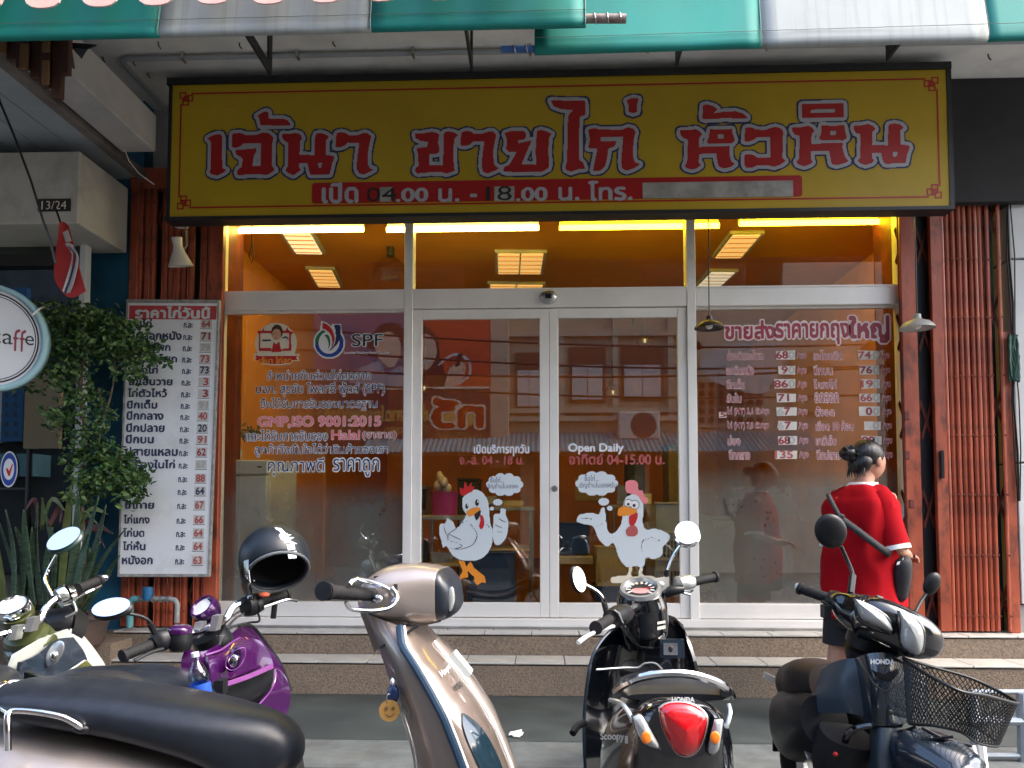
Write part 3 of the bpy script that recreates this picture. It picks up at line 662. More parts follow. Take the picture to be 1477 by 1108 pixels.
# red line border with knot corners (built in sign coordinates, metres)
mb = MB(); ins = .052; lw_ = .011; Yb = SY - .0012
def bar(x0, z0, x1, z1): mb.add([(x0, Yb, z0), (x1, Yb, z0), (x1, Yb, z1), (x0, Yb, z1)], [(0, 1, 2, 3)])
L_, R_, B_, T_ = sx0 + ins, sx1 - ins, sz0 + ins, sz1 - ins; u = .036
bar(L_ + 2 * u, T_ - lw_, R_ - 2 * u, T_); bar(L_ + 2 * u, B_, R_ - 2 * u, B_ + lw_); bar(L_, B_ + 2 * u, L_ + lw_, T_ - 2 * u); bar(R_ - lw_, B_ + 2 * u, R_, T_ - 2 * u)
def sq(cx, cz, s_=1.0):
    h = u * .62 * s_; t = .009
    bar(cx - h, cz - h, cx + h, cz - h + t); bar(cx - h, cz + h - t, cx + h, cz + h); bar(cx - h, cz - h + t, cx - h + t, cz + h - t); bar(cx + h - t, cz - h + t, cx + h, cz + h - t)
for cx, cz, ix, iz in ((L_ + u, T_ - u, 1, -1), (R_ - u, T_ - u, -1, -1), (L_ + u, B_ + u, 1, 1), (R_ - u, B_ + u, -1, 1)):
    Yb = SY - .0012; sq(cx - ix * u * .55, cz - iz * u * .55); Yb -= .0004; sq(cx + ix * u * .75, cz); Yb -= .0004; sq(cx, cz + iz * u * .75); Yb -= .0004; sq(cx + ix * u * .1, cz + iz * u * .1, .8)
mb.build('border', P_signred, sg)
# opening-hours strip
def rrect(x0, x1, z0, z1, r, n=5):
    out = []
    for cx, cz, a0 in ((x1 - r, z1 - r, 0), (x0 + r, z1 - r, 90), (x0 + r, z0 + r, 180), (x1 - r, z0 + r, 270)):
        for k in range(n + 1): a = R(a0 + 90 * k / n); out.append((cx + r * math.cos(a), cz + r * math.sin(a)))
    return out
h0 = rect_world(450, 1157, 258.5, 289, SY)
prism('hours_strip', rrect(h0[0], h0[1], h0[2], h0[3], .02), 'xz', SY - .0022, SY - .0005, P_signred, sg)
def sgt(s, px, g=.03, m=P_lav): text('lettering', s, px, SY, [(g, m, .0042)], sg, res=22)
sgt('เปิด', (466, 516, 264, 293)); sgt('.00', (572, 617, 272, 291)); sgt('น.', (633, 662, 273, 291)); sgt('-', (679, 687, 281, 284)); sgt('.00', (745, 789, 271, 290)); sgt('น.', (806, 835, 271, 289)); sgt('โทร.', (849, 911, 262, 289))
flat_boxes('tape_patch', [(548, 270, 566, 291), (713, 269, 742, 290)], SY - .0046, P_grey, sg)
flat_boxes('tape_patch', [(927, 262, 1144, 285)], SY - .0046, P_grey, sg)
text('lettering', '04', (529, 572, 271, 291), SY, [(.0, P_black, .0052)], sg); text('lettering', '18', (702, 738, 269, 290), SY, [(.0, P_black, .0052)], sg)
# ================================================================ PRINT ON THE GLASS
GO = .0068
P_pinkd = mat('print_dull_red', (.42, .085, .08), .5); P_pale = mat('print_pale_pink', (.7, .58, .56), .5); P_navyd = mat('print_ink_navy', (.03, .045, .1), .5); P_offw = mat('print_offwhite', (.66, .67, .67), .5)
P_paper = mat('number_paper', (.62, .6, .52), .6, n=20, amt=.08); P_maroon = mat('print_maroon', (.30, .03, .05), .5); P_faint = mat('print_faded_grey', (.42, .42, .38), .5)
def gt(parent, s, px, Yb=0., fill=P_navyd, out=P_offw, go=.065, gf=.0, res=28):
    return text('lettering', s, px, Yb, ([(go, out, GO)] if out else []) + [(gf, fill, GO + .0012)], parent, res=res)
wl_ = WN[0]
for s, px in (('จำหน่ายชิ้นส่วนไก่สดจาก', (385, 535, 534, 548)), ('บจก. สุรชัย โพลทรี่ ฟู้ดส์ (SPF)', (370, 555, 552, 572)), ('ซึ่งได้รับการรับรองมาตรฐาน', (376, 544, 574, 592)), ('และได้รับการรับรอง', (355, 473, 620, 636)), ('ลูกค้าจึงมั่นใจได้ว่าสินค้าของเรา', (368, 559, 640, 659))): gt(wl_, s, px)
gt(wl_, 'GMP,ISO 9001:2015', (373, 549, 601, 617), fill=P_pink, out=P_pale, gf=.03)
gt(wl_, 'Halal', (479, 519, 621, 634), fill=P_pink, out=P_pale, gf=.03); gt(wl_, '(ฮาลาล)', (523, 572, 622, 635), fill=P_pinkd, out=P_pale)
gt(wl_, 'คุณภาพดี', (387, 468, 660, 687), fill=P_navy, out=P_white, gf=.02); gt(wl_, 'ราคาถูก', (481, 547, 662, 687), fill=P_navy, out=P_white, gf=.02)
gt(wl_, 'SPF', (508, 553, 482, 500), fill=P_black, out=P_offw, go=.05, gf=.005); gt(wl_, 'Surachai Poultry Food Co.,Ltd.', (496, 562, 507, 512), fill=P_offw, out=None, res=16, gf=.03)
def shape(name, pts, region, scale, Y, m, parent, res=60, evenodd=False, grow=0):
    W = []
    for q in pts: W.append(np.array([(lambda w_: (w_.x, w_.z))(PY(region[0] + x / scale, region[1] + y / scale, Y)) for x, y in q]))
    A = np.concatenate(W); rc = (A[:, 0].min(), A[:, 0].max(), A[:, 1].min(), A[:, 1].max()); h = max(rc[1] - rc[0], rc[3] - rc[2]) / res
    return decal(name, W, rc, Y, m, parent, h=h, evenodd=evenodd, grow=grow)
def circ(cx, cy, rx, ry=None, a0=0, a1=360, n=28):
    ry = ry or rx; return [(cx + rx * math.cos(R(a0 + (a1 - a0) * k / n)), cy + ry * math.sin(R(a0 + (a1 - a0) * k / n))) for k in range(n + (0 if a1 - a0 == 360 else 1))]
def stroke(pts, w):
    L = []; Rr = []
    P = crom(pts, 5)
    for i, p in enumerate(P):
        t = P[min(i + 1, len(P) - 1)] - P[max(i - 1, 0)]; t = t / (np.hypot(*t) + 1e-9); nn = np.array((-t[1], t[0])) * w / 2 * (1 - .4 * abs(2 * i / (len(P) - 1) - 1)); L.append(tuple(p + nn)); Rr.append(tuple(p - nn))
    return L + Rr[::-1]
def cm(p): return [tuple(v) for v in crom(p + [p[0]], 4)]
# round petal emblem
rg, sc = (365, 455), 10.55; e = wl_; Y0 = -GO
shape('emblem', [circ(1160, 420, 243), [(1025, 240), (1030, 80), (1130, 115), (1195, 175), (1195, 130), (1345, 130), (1352, 300)]], rg, sc, Y0, P_white, e)
shape('emblem', [circ(1160, 420, 218, a0=-60, a1=205) + circ(1155, 415, 160, 170, 205, -55)], rg, sc, Y0 - .001, P_blue, e, evenodd=True)
shape('emblem', [circ(1160, 420, 218, a0=180, a1=245) + [(1110, 250)] + circ(1160, 410, 160, 170, 235, 180)], rg, sc, Y0 - .0015, P_green, e)
shape('emblem', [cm([(1055, 105), (1130, 140), (1200, 210), (1235, 300), (1240, 380), (1205, 480), (1190, 500), (1205, 400), (1180, 290), (1100, 215), (1055, 200)])], rg, sc, Y0 - .0015, P_red, e)
shape('emblem', [cm([(1230, 150), (1325, 150), (1330, 300), (1290, 420), (1220, 500), (1150, 545), (1220, 470), (1255, 380), (1260, 250)])], rg, sc, Y0 - .0018, P_navy, e)
shape('emblem', [cm([(1085, 305), (1130, 290), (1165, 340), (1175, 430), (1145, 520), (1150, 430), (1125, 350)])], rg, sc, Y0 - .0018, P_green, e)
# badge of a smiling woman in a red frame
shape('badge', [circ(350, 430, 318), [(0, 580), (90, 585), (600, 585), (725, 585), (680, 640), (720, 695), (610, 700), (560, 745), (350, 765), (120, 740), (90, 690), (0, 680), (30, 640)]], rg, sc, Y0, P_cream, e)
shape('badge', [[(60, 240), (150, 230), (150, 170), (170, 230), (500, 230), (520, 165), (540, 230), (620, 260), (580, 300), (580, 545), (90, 545), (95, 300)], [(115, 270), (550, 265), (548, 500), (110, 500)]], rg, sc, Y0 - .001, P_red, e, evenodd=True)
shape('badge', [[(25, 605), (100, 620), (600, 620), (680, 605), (650, 640), (685, 680), (600, 680), (560, 725), (350, 745), (130, 725), (100, 685), (25, 680), (55, 640)]], rg, sc, Y0 - .0015, P_red, e)
shape('badge', [circ(365, 250, 88, 112)], rg, sc, Y0 - .0015, mat('print_hair', (.05, .02, .015), .5), e, res=24)
shape('badge', [circ(358, 290, 68, 88)], rg, sc, Y0 - .002, P_skin, e, res=24)
shape('badge', [[(290, 400), (330, 380), (410, 380), (470, 430), (470, 520), (270, 520)]], rg, sc, Y0 - .002, P_cream, e, res=24)
shape('badge', [[(310, 400), (350, 440), (400, 395), (430, 560), (280, 560)]], rg, sc, Y0 - .0024, P_red, e, res=24)
shape('badge', [circ(330, 275, 14, 7), circ(385, 272, 14, 7), stroke([(325, 330), (355, 345), (390, 325)], 10), stroke([(440, 350), (500, 330), (540, 370)], 24), stroke([(140, 380), (270, 380)], 34)], rg, sc, Y0 - .0028, P_navy, e, res=50)
text('lettering', 'เจ้นา ไก่สด', (375, 421, 515, 524.5), 0, [(.05, P_orange, GO + .003)], e, res=16)
# doors
DYo = -.018
def dgt(d, s, px, fill, out=None, gf=.02, go=.05): return gt(DR[d], s, px, Yb=DYo, fill=fill, out=out, gf=gf, go=go)
dgt(0, 'เปิดบริการทุกวัน', (684, 763, 641, 658), P_white, gf=.03); dgt(0, 'จ.-ส. 04 - 18 น.', (663, 756, 658, 670), P_pinkd, gf=.03)
dgt(1, 'Open Daily', (820, 899, 640, 655), P_white, gf=.03); dgt(1, 'อาทิตย์ 04-15.00 น.', (821, 958, 655, 670), P_pinkd, gf=.03)
rg, sc = (590, 620), 3.517; YD = DYo - GO
def cloud(cx, cy, rx, ry, d):
    ps = [circ(cx, cy, rx * .86, ry * .8)] + [circ(cx + rx * .74 * math.cos(a), cy + ry * .7 * math.sin(a), rx * .26, ry * .33) for a in [k * math.pi / 5 for k in range(10)]]
    shape('speech_cloud', ps, rg, sc, YD, P_black, DR[d], grow=.003, res=70); shape('speech_cloud', ps, rg, sc, YD - .0006, P_chick, DR[d], res=70)
for d, L in ((0, ((485, 278, 95, 58), (450, 368, 25, 17), (420, 400, 11, 10))), (1, ((952, 273, 110, 63), (988, 365, 28, 20), (1018, 398, 15, 13)))):
    for c in L: cloud(*c, d)
dgt(0, 'ซื้อไก่...', (707, 727, 688, 696), P_navyd, gf=.01); dgt(0, 'เชิญด้านในเลยคะ', (702, 748, 697, 706), P_navyd, gf=.01)
dgt(1, 'ซื้อไก่...', (843, 863, 685, 694), P_navyd, gf=.01); dgt(1, 'เชิญด้านในเลยครับ', (835, 889, 695, 705), P_navyd, gf=.01)
def chick(d, whites, parts, lines):
    for w_ in whites:
        shape('chicken_print', [cm(w_)], rg, sc, YD, P_black, DR[d], grow=.004, res=90)
    for i, w_ in enumerate(whites): shape('chicken_print', [cm(w_)], rg, sc, YD - .0005 - .0002 * i, P_chick, DR[d], res=90)
    for m, ps, k in parts:
        shape('chicken_print', ps, rg, sc, YD - .0015 - k * .0004, m, DR[d], res=44)
    shape('chicken_print', [stroke(l, 3.4) for l in lines], rg, sc, YD - .004, P_black, DR[d], res=150)
chick(0, [[(270,350),(300,312),(345,303),(382,330),(402,372),(412,470),(425,520),(420,580),(395,630),(350,660),(280,664),(225,640),(190,590),(172,600),(165,565),(152,520),(160,478),(185,475),(192,450),(215,462),(225,470),(240,500),(275,460),(290,430),(273,400)],
  [(425,500),(428,470),(432,430),(462,425),(464,400),(480,400),(492,405),(490,430),(503,470),(495,540),(465,580),(438,582),(424,540)]],
 [(P_red, [cm([(262,330),(255,292),(275,300),(285,262),(298,290),(318,265),(318,290),(332,285),(322,312),(300,322),(280,335)])], 0),
  (P_orange, [cm([(290,415),(325,395),(360,398),(355,425),(335,430),(310,440),(295,430)])], 1), (P_black, [cm([(330,430),(362,408),(360,435),(342,460)])], 2), (P_red, [cm([(358,430),(375,440),(382,480),(368,505),(355,490),(362,460)])], 1),
  (P_black, [circ(293, 388, 8, 13), circ(345, 370, 10, 17)], 3), (P_white, [circ(296, 383, 3, 5), circ(349, 364, 4, 6)], 5),
  (P_orange, [[(250,662),(282,668),(300,735),(298,752),(272,750),(247,788),(241,785),(262,735),(272,715)], [(285,700),(312,668),(330,700),(385,745),(390,780),(372,772),(345,790),(330,765),(332,748),(305,722)]], 1)],
 [[(290,460),(330,500),(345,540),(320,585),(260,605),(200,600)], [(285,460),(240,500),(200,530),(200,560),(235,570)], [(200,530),(235,545),(265,560)], [(235,570),(270,590),(230,605)], [(435,480),(455,490),(475,500)], [(440,510),(460,520),(475,515)], [(450,440),(470,460),(500,470)], [(390,490),(398,480),(405,495),(415,485)], [(175,480),(185,520),(205,550)]])
chick(1, [[(1090,360),(1110,336),(1150,328),(1180,350),(1188,400),(1186,470),(1200,505),(1250,502),(1300,520),(1325,545),(1300,580),(1285,600),(1280,640),(1240,655),(1200,650),(1198,680),(1180,700),(1150,690),(1110,700),(1085,680),(1060,640),(1045,585),(1030,575),(1005,592),(965,560),(935,490),(900,482),(850,465),(862,435),(890,425),(940,425),(962,430),(975,400),(990,395),(1000,460),(1005,500),(1025,530),(1060,505),(1078,470),(1085,430)]],
 [(P_pink, [cm([(1097,295),(1100,265),(1135,254),(1160,270),(1164,305),(1185,308),(1193,335),(1210,350),(1205,375),(1185,370),(1160,335),(1130,325),(1105,318)])], 0),
  (P_orange, [cm([(1058,432),(1062,402),(1090,388),(1125,395),(1158,408),(1140,428),(1100,436),(1070,438)])], 2), (P_red, [cm([(1115,440),(1155,418),(1158,450),(1138,488),(1118,480)])], 1), (P_pinkd, [cm([(1100,510),(1118,490),(1150,488),(1162,520),(1145,540),(1108,538)])], 2),
  (P_black, [circ(1112, 372, 23, 21), circ(1145, 380, 24, 24)], 2), (P_white, [circ(1112, 372, 20, 18), circ(1145, 380, 21, 21)], 3), (P_black, [circ(1112, 378, 7, 7), circ(1142, 384, 8, 8)], 5),
  (P_cream, [cm([(1112,700),(1130,700),(1128,740),(1150,745),(1120,760),(1070,780),(1030,775),(1022,750),(1060,742),(1108,735)]), cm([(1170,698),(1186,698),(1185,735),(1230,742),(1260,760),(1230,775),(1190,765),(1165,745)])], 1)],
 [[(1200,505),(1230,545),(1190,560),(1180,600),(1195,640),(1225,650)], [(1230,545),(1270,560),(1300,575)], [(940,490),(975,480),(1000,460)], [(860,452),(900,448),(935,455)], [(905,430),(925,450),(915,470)], [(1045,585),(1060,600),(1050,615)], [(1105,700),(1120,690),(1140,700),(1160,690),(1180,700)]])
# price list on the right window
w2 = WN[1]
for s, a, b in (('ขายส่ง', 1046, 1116), ('ราคายกถุง', 1119, 1224), ('ใหญ่', 1225, 1281)):
    gt(w2, s, (a, b, {'ขายส่ง': 463, 'ราคายกถุง': 467, 'ใหญ่': 457}[s], {'ขายส่ง': 489, 'ราคายกถุง': 496, 'ใหญ่': 494}[s]), fill=P_maroon, out=P_pale, gf=.055, go=.12)
Z5 = lambda x, y: (1000 + x / 4.432, 430 + y / 4.432)
rowsL = [('น่องติดสะโพก', 210, 443), ('อกติดหนัง', 210, 385), ('ปีกเต็ม', 212, 325), ('สันใน', 212, 303), ('ไก่ (NY) 5,6 ตัว/ถุง', 215, 483), ('ไก่ (NY) 7,8 ตัว/ถุง', 215, 480), ('น่อง', 218, 298), ('ปีกกลาง', 227, 360)]
rowsR = [('สะโพกติด', 765, 950), ('ปีกบน', 768, 885), ('โครงไก่', 768, 912), ('อกลอก', 775, 925), ('ตั๊งอก', 778, 897), ('เลือด 10 ก้อน', 780, 1020), ('ขามีเล็บ', 782, 910), ('ปีกปลาย', 787, 935)]
cy = [368, 463, 552, 640, 727, 818, 912, 1003]
plL = [(525, 650, '68', 527, 602), (540, 650, '9', 562, 598), (515, 650, '86', 515, 600), (530, 655, '71', 540, 608), (528, 660, '7', 580, 615), (540, 660, '7', 583, 620), (538, 662, '68', 542, 615), (520, 662, '135', 520, 632)]
plR = [(1050, 1175, '74', 1052, 1130), (1058, 1185, '76', 1062, 1138), (1068, 1190, '19', 1072, 1142), (1058, 1190, '66', 1065, 1138), (1055, 1190, '0', 1100, 1138), (1088, 1197, None, 0, 0), (1072, 1202, '89', 1075, 1155), (1080, 1206, '42', 1085, 1150)]
for i, y in enumerate(cy):
    for s, a, b in (rowsL[i], rowsR[i]):
        x0, y0 = Z5(a, y - 30); x1, y1 = Z5(b, y + 28); gt(w2, s, (x0, x1, y0, y1), fill=P_maroon, out=P_pale, gf=.0, go=.06, res=30)
    for a in (660 + i * 2.2, 1195 + i * 2.6):
        x0, y0 = Z5(a, y - 22); x1, y1 = Z5(a + 58, y + 32); gt(w2, '/ถุง', (x0, x1, y0, y1), fill=P_maroon, out=P_pale, gf=.0, go=.06, res=28)
    for (a, b, s, n0, n1), ghost in ((plL[i], ('0' if i in (0, 1, 2, 6) else '6' if i in (4, 5) else None, (605, 645) if i not in (4, 5) else (535, 575))), (plR[i], ('0', (1145, 1182)))):
        (x0, y0), (x1, y1) = Z5(a + 4, y - 30), Z5(b, y + 26); r_ = rect_world(x0, x1, y0, y1, -GO - .0005); k = random.uniform(-.02, .02)
        Y_ = -GO - .0026
        o = obj('number_paper', [(r_[0], Y_, r_[2] + k * .1), (r_[1], Y_, r_[2] - k * .1), (r_[1] + .002, Y_, r_[3] + random.uniform(-.004, .004)), (r_[0] - .002, Y_, r_[3] + random.uniform(-.004, .004))], [(0, 1, 2, 3)], P_paper, w2)
        def num(t_, xa, xb, m_, g_=.03): (q0, q1), (q2, q3) = Z5(xa, y - 25), Z5(xb, y + 21); text('lettering', t_, (q0, q2, q1, q3), 0, [(g_, m_, GO + .0036)], w2, res=18)
        if ghost[0]: num(ghost[0], *ghost[1], P_faint)
        if s: num(s, n0, n1, random.choice((P_maroon, P_pinkd, P_maroon)))
(x0, y0), (x1, y1) = Z5(165, 728), Z5(212, 765); flat_boxes('number_paper', [(x0, y0, x1, y1)], -GO - .0026, P_paper, w2); text('lettering', '5', (x0 + 1, x1 - 1, y0 + 1, y1 - 1), 0, [(.04, P_maroon, GO + .0036)], w2)
# ================================================================ TALL PRICE BOARD ON THE LEFT
BY = -.24; c00, c10, c01, c11 = [np.array(PY(*p, BY)) for p in ((183, 432), (317, 433), (170, 832), (302, 832))]
pb_ = thing('price_board', 'tall white price board with a red heading leaning on the left shutter', 'price board', tuple(c01))
def bp(u, v, dy=0.): p = (c00 * (1 - u) + c10 * u) * (1 - v) + (c01 * (1 - u) + c11 * u) * v; return (p[0], p[1] - dy, p[2])
def bquad(name, u0, v0, u1, v1, dy, m, th=.0):
    V = [bp(u0, v1, dy), bp(u1, v1, dy), bp(u1, v0, dy), bp(u0, v0, dy)]; Fc = [(0, 1, 2, 3)]
    if th: V += [bp(u0, v1, dy - th), bp(u1, v1, dy - th), bp(u1, v0, dy - th), bp(u0, v0, dy - th)]; Fc += [(7, 6, 5, 4), (0, 4, 5, 1), (1, 5, 6, 2), (2, 6, 7, 3), (3, 7, 4, 0)]
    return obj(name, V, Fc, m, pb_)
M_board = mat('whiteboard', (.8, .82, .82), .35, n=1.5, amt=.06); dirt(M_board, 3, (.38, .38, .36), .5, .8)
bquad('panel', .02, .012, .98, .99, 0, M_board, .02); M_bf = mat('weathered_grey_edge', (.3, .3, .28), .6, n=25, amt=.3)
for a in ((0, 0, 1, .012), (0, .99, 1, 1.0), (0, .012, .0195, .99), (.9805, .012, 1, .99)): bquad('edge_strip', *a, .006, M_bf, .03)
bquad('heading', .03, .022, .97, .072, .001, mat('print_faded_red', (.5, .05, .05), .5))
def btext(s, u0, u1, v0, v1, m, g=.03, res=20): text('lettering', s, None, 0, [(g, m, .0022)], pb_, res=res, mapper=lambda a, b, dy: bp(u0 + (u1 - u0) * a, v1 - (v1 - v0) * b, dy))
btext('ราคาไก่วันนี้', .1, .9, .025, .068, P_offw, .04)
rows = [('อกไก่', 245, '64'), ('อกลอกหนัง', 460, '71'), ('เนื้อสะโพก', 380, '79'), ('น่องสะโพก', 428, '73'), ('น่องไก่', 290, '73'), ('ไก่เอ็นวาย', 395, '3'), ('ไก่ตัวไหว้', 355, '3'), ('ปีกเต็ม', 285, '91'), ('ปีกกลาง', 330, '40'), ('ปีกปลาย', 338, '20'), ('ปีกบน', 248, '91'), ('ปลายแหลม', 415, '62'), ('เครื่องในไก่', 397, '67'), ('ตับไก่', 205, '88'), ('ตีนไก่', 183, '64'), ('ไก่ทาย', 252, '67'), ('ไก่แกง', 222, '66'), ('ไก่บด', 185, '64'), ('ไก่หั่น', 192, '64'), ('หนังอก', 243, '63')]
ys = [467.6, 485.5, 502, 518.7, 535, 552, 569, 585.8, 602, 619.5, 636, 654, 672, 691.6, 710, 730, 751, 770, 789, 809]
for i, ((s, xe, nmb), y) in enumerate(zip(rows, ys)):
    v = (y - 432) / 400; xl = 183 - 13 * v; xw = 133; xend = 170 + xe / (5.037 if i < 10 else 4.817)
    btext(s, .045, (xend - xl) / xw, v - .018, v + .013, P_navyd, .035)
    btext('ก.ละ', .625, .72, v - .004, v + .014, P_navyd, .03, 14)
    u0 = .80 - .0 * i; bquad('number_line', u0, v + .016, u0 + .13, v + .018, .0012, P_black)
    bquad('number_paper', u0 + .005, v - .017, u0 + .125, v + .014, .0010, mat('print_paper_grey', (.56, .55, .5), .6))
    btext(nmb, u0 + (.02 if len(nmb) > 1 else .06), u0 + .11, v - .014, v + .012, (P_pinkd, P_maroon, P_faint, P_pinkd, P_navyd)[i % 5 if i not in (0, 8, 16, 17, 19) else 0], .03, 16)
# ================================================================ LEFT NEIGHBOUR: CAFE
cf = thing('cafe_building', 'white cafe front at the far left under a boarded soffit, with blue side pillar', 'building', (-3.4, -.3, 0))
M_cwall = mat('cream_beam_paint', (.47, .46, .40), .7, n=2.5, amt=.1); dirt(M_cwall, 3, (.2, .18, .14), .5, .75)
q0, q1 = PY(-300, 218, -.75), PY(112, 322, -.75); box('beam', (q0.x, -.75, q1.z), (q1.x, -.2, PY(100, 218, -.75).z), M_cwall, cf, .006)
qa, qb = PY(126, 700, -.12), PY(196, 700, -.12); box('pillar', (qa.x - .3, -.12, 0), (qb.x, .3, 4), M_blue, cf)
box('back_wall', (-9, .0, 0), (qb.x - .02, .25, 7), M_blue, cf)
cY = -.35; fx = PY(112, 600, cY).x; zt_ = PY(50, 350, cY).z
mb = MB().box((fx, cY - .03, 0), (fx + .045, cY + .03, PY(50, 336, cY).z), .004).box((-7, cY - .03, zt_), (fx - .001, cY + .03, PY(50, 336, cY).z), .004); mb.build('door_frame', mat('white_frame_paint', (.55, .58, .57), .5), cf)
fm = box('side_frame', (PY(38, 800, cY).x - .008, cY - .02, .1), (PY(38, 800, cY).x + .008, cY + .02, PY(38, 648, cY).z), M_dark, cf)
box('rail', (-7, cY - .015, PY(20, 705, cY).z - .006), (PY(36, 800, cY).x, cY + .015, PY(20, 705, cY).z + .006), M_dark, cf)
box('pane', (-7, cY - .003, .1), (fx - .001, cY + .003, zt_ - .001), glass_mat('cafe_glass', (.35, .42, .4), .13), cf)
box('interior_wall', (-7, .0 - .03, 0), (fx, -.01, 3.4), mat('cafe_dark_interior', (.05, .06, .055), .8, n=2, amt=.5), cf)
box('plinth', (-9, -.5, 0), (PY(185, 900, -.3).x, -.2, .3), M_stone, cf)
# boarded soffit of the neighbour
zN = 3.42; e0, e1 = PZ(0, 97, zN), PZ(192, 236, zN); xe = (e0.x + e1.x) / 2
for k in range(9):
    x1 = xe - .03 - k * .2; box('soffit_board', (x1 - .192, -2.6, zN), (x1, -.1, zN + .02), mat('grey_board_paint', (.33, .37, .39), .7, n=3, amt=.1), cf, .003)
box('soffit_edge', (xe - .028, -2.6, zN - .02), (xe + .03, -.1, zN + .04), mat('grey_brown_trim', (.16, .14, .125), .8, n=6), cf, .004)
box('soffit_void', (-9, -2.6, zN + .021), (xe, .0, zN + .06), M_dark, cf)
q = PZ(181, 216, zN + .02); lb = thing('box_beam', 'pale box beam running back beside the boarded soffit, open at its end', 'beam', (q.x, q.y, q.z))
box('beam_casing', (q.x - .02, -2.6, zN + .0), (q.x + .2, q.y, zN + .24), mat('pale_grey_casing', (.42, .41, .39), .6, n=3, amt=.12), lb, .008)
box('end_opening', (q.x, q.y - .001, zN + .02), (q.x + .17, q.y + .03, zN + .2), M_dark, lb)
# 13/24 plate
r_ = rect_world(55, 102, 287, 305, -.755); hp = thing('house_number_plate', 'small black plate reading 13/24 at the lower edge of the cream beam', 'number plate', (r_[0], -.755, r_[2]))
box('plate', (r_[0], -.76, r_[2]), (r_[1], -.7515, r_[3]), M_dark, hp, .002); text('lettering', '13/24', (60, 96, 290, 302), -.76, [(.02, P_cream, .0015)], hp)
# brown carved boards
M_br = mat('dark_brown_wood', (.06, .022, .014), .6, n=8, amt=.3, stretch=(1, 1, .2)); M_brl = mat('ochre_inset', (.17, .085, .03), .6, n=6, amt=.2)
wd = thing('carved_fascia', 'dark brown carved wooden fascia with ochre insets under the left awning end', 'fascia', PY(50, 100, -1.8))
for i, (x0, x1, yb_) in enumerate(((-60, -22, 50), (-22, 8, 68), (8, 24, 86), (24, 42, 100), (42, 58, 112), (58, 72, 126), (72, 88, 141), (88, 101, 108))):
    a = PY(x0, yb_, -1.8); b = PY(x1, yb_, -1.8); y_ = -1.8 - .012 * (i % 2); box('board', (a.x + .0015, y_, a.z), (b.x - .0015, y_ + .03, a.z + .75), M_br, wd, .003)
for i, (x0, x1, y0, y1) in enumerate(((-2, 7, 40, 76), (27, 39, 62, 98), (59, 69, 86, 120), (60, 70, 40, 73))):
    a = rect_world(x0, x1, y0, y1, -1.83); box('inset', (a[0], -1.826, a[2]), (a[1], -1.813, a[3]), M_brl, wd, .002)
# torn dark rag beside it
V = [tuple(PY(x, y, -1.76 + d)) for x, y, d in ((95, 62, 0), (140, 66, .05), (126, 72, .02), (118, 84, .06), (104, 70, 0), (108, 100, .05), (94, 92, 0))]
tg = obj('torn_cloth', V, [(0, 1, 2, 4), (2, 3, 4), (0, 4, 5, 6)], M_dark, None); tg.modifiers.new('s', 'SOLIDIFY').thickness = .006; tag(tg, 'torn black scrap of cloth hanging beside the carved fascia', 'rag')
c_ = MB().tube([tuple(PY(x, y, -1.3)) for x, y in ((-10, 110), (0, 147), (22, 200), (45, 262), (62, 318), (72, 345), (80, 380))], .006, 6).build('black_cable', M_black, None, True); tag(c_, 'black cable hanging slantwise in front of the cream beam', 'cable')
c_ = MB().tube([tuple(PY(x, y, -.6)) for x, y in ((180, 216), (186, 232), (200, 250), (222, 266))], .003, 6).build('white_wire', M_alu, None, True); tag(c_, 'thin white wire drooping from the box beam end', 'wire')
# caffe sign
cs = thing('round_cafe_sign', 'round white caffe sign with pale blue rim projecting at the far left', 'sign', PY(-12, 487, -.9))
C0 = PY(-12, 487, -.9); ux = (PY(45, 487, -.9).x - C0.x); uz = PY(-12, 410, -.9).z - C0.z; ax = Vector((ux * .98, .16, 0))
def cp_(a, r, dy=0): return C0 + ax * (r * math.cos(a)) + Vector((0, 0, uz * r * math.sin(a))) + Vector((0, -dy, 0))
def ringm(r0, r1, d0, d1, m, nm):
    n = 40; V = []; Fc = []
    for k in range(n):
        a = 2 * math.pi * k / n; V += [cp_(a, r0, d0), cp_(a, r1, d1), cp_(a, r1, -.03), cp_(a, r0, -.03)]
    for k in range(n):
        b = 4 * k; c = 4 * ((k + 1) % n)
        for j in range(4): Fc.append((b + j, b + (j + 1) % 4, c + (j + 1) % 4, c + j))
    return obj(nm, V, Fc, m, cs, True, )
ringm(.9, 1.0, .014, .006, mat('pale_blue_rim', (.25, .42, .46), .5), 'rim'); n = 40
V = [cp_(2 * math.pi * k / n, .9, .004) for k in range(n)]; obj('sign_face', V, [tuple(range(n))], mat('cafe_white_face', (.5, .52, .54), .4, n=2, amt=.05), cs)
ringm(.82, .85, .006, .006, P_black, 'ring_line'); ringm(.78, .795, .006, .006, P_black, 'ring_line')
def cmap(x0, x1, z0, z1): return lambda a, b, dy: tuple(C0 + ax * (x0 + (x1 - x0) * a) + Vector((0, -.006 - dy, uz * (z0 + (z1 - z0) * b))))
text('lettering', 'ca', None, 0, [(.01, P_black, .001)], cs, mapper=cmap(.0, .38, -.1, .1)); text('lettering', 'ff', None, 0, [(.01, mat('print_wine', (.2, .02, .03), .5), .001)], cs, mapper=cmap(.38, .62, -.22, .2)); text('lettering', 'e', None, 0, [(.01, P_black, .001)], cs, mapper=cmap(.6, .76, -.08, .1))
MB().tube([tuple(PY(46, 455, -.85)), tuple(PY(58, 445, -.8)), tuple(PY(72, 440, -.4))], .006, 6).build('arm', M_alu, cs, True)
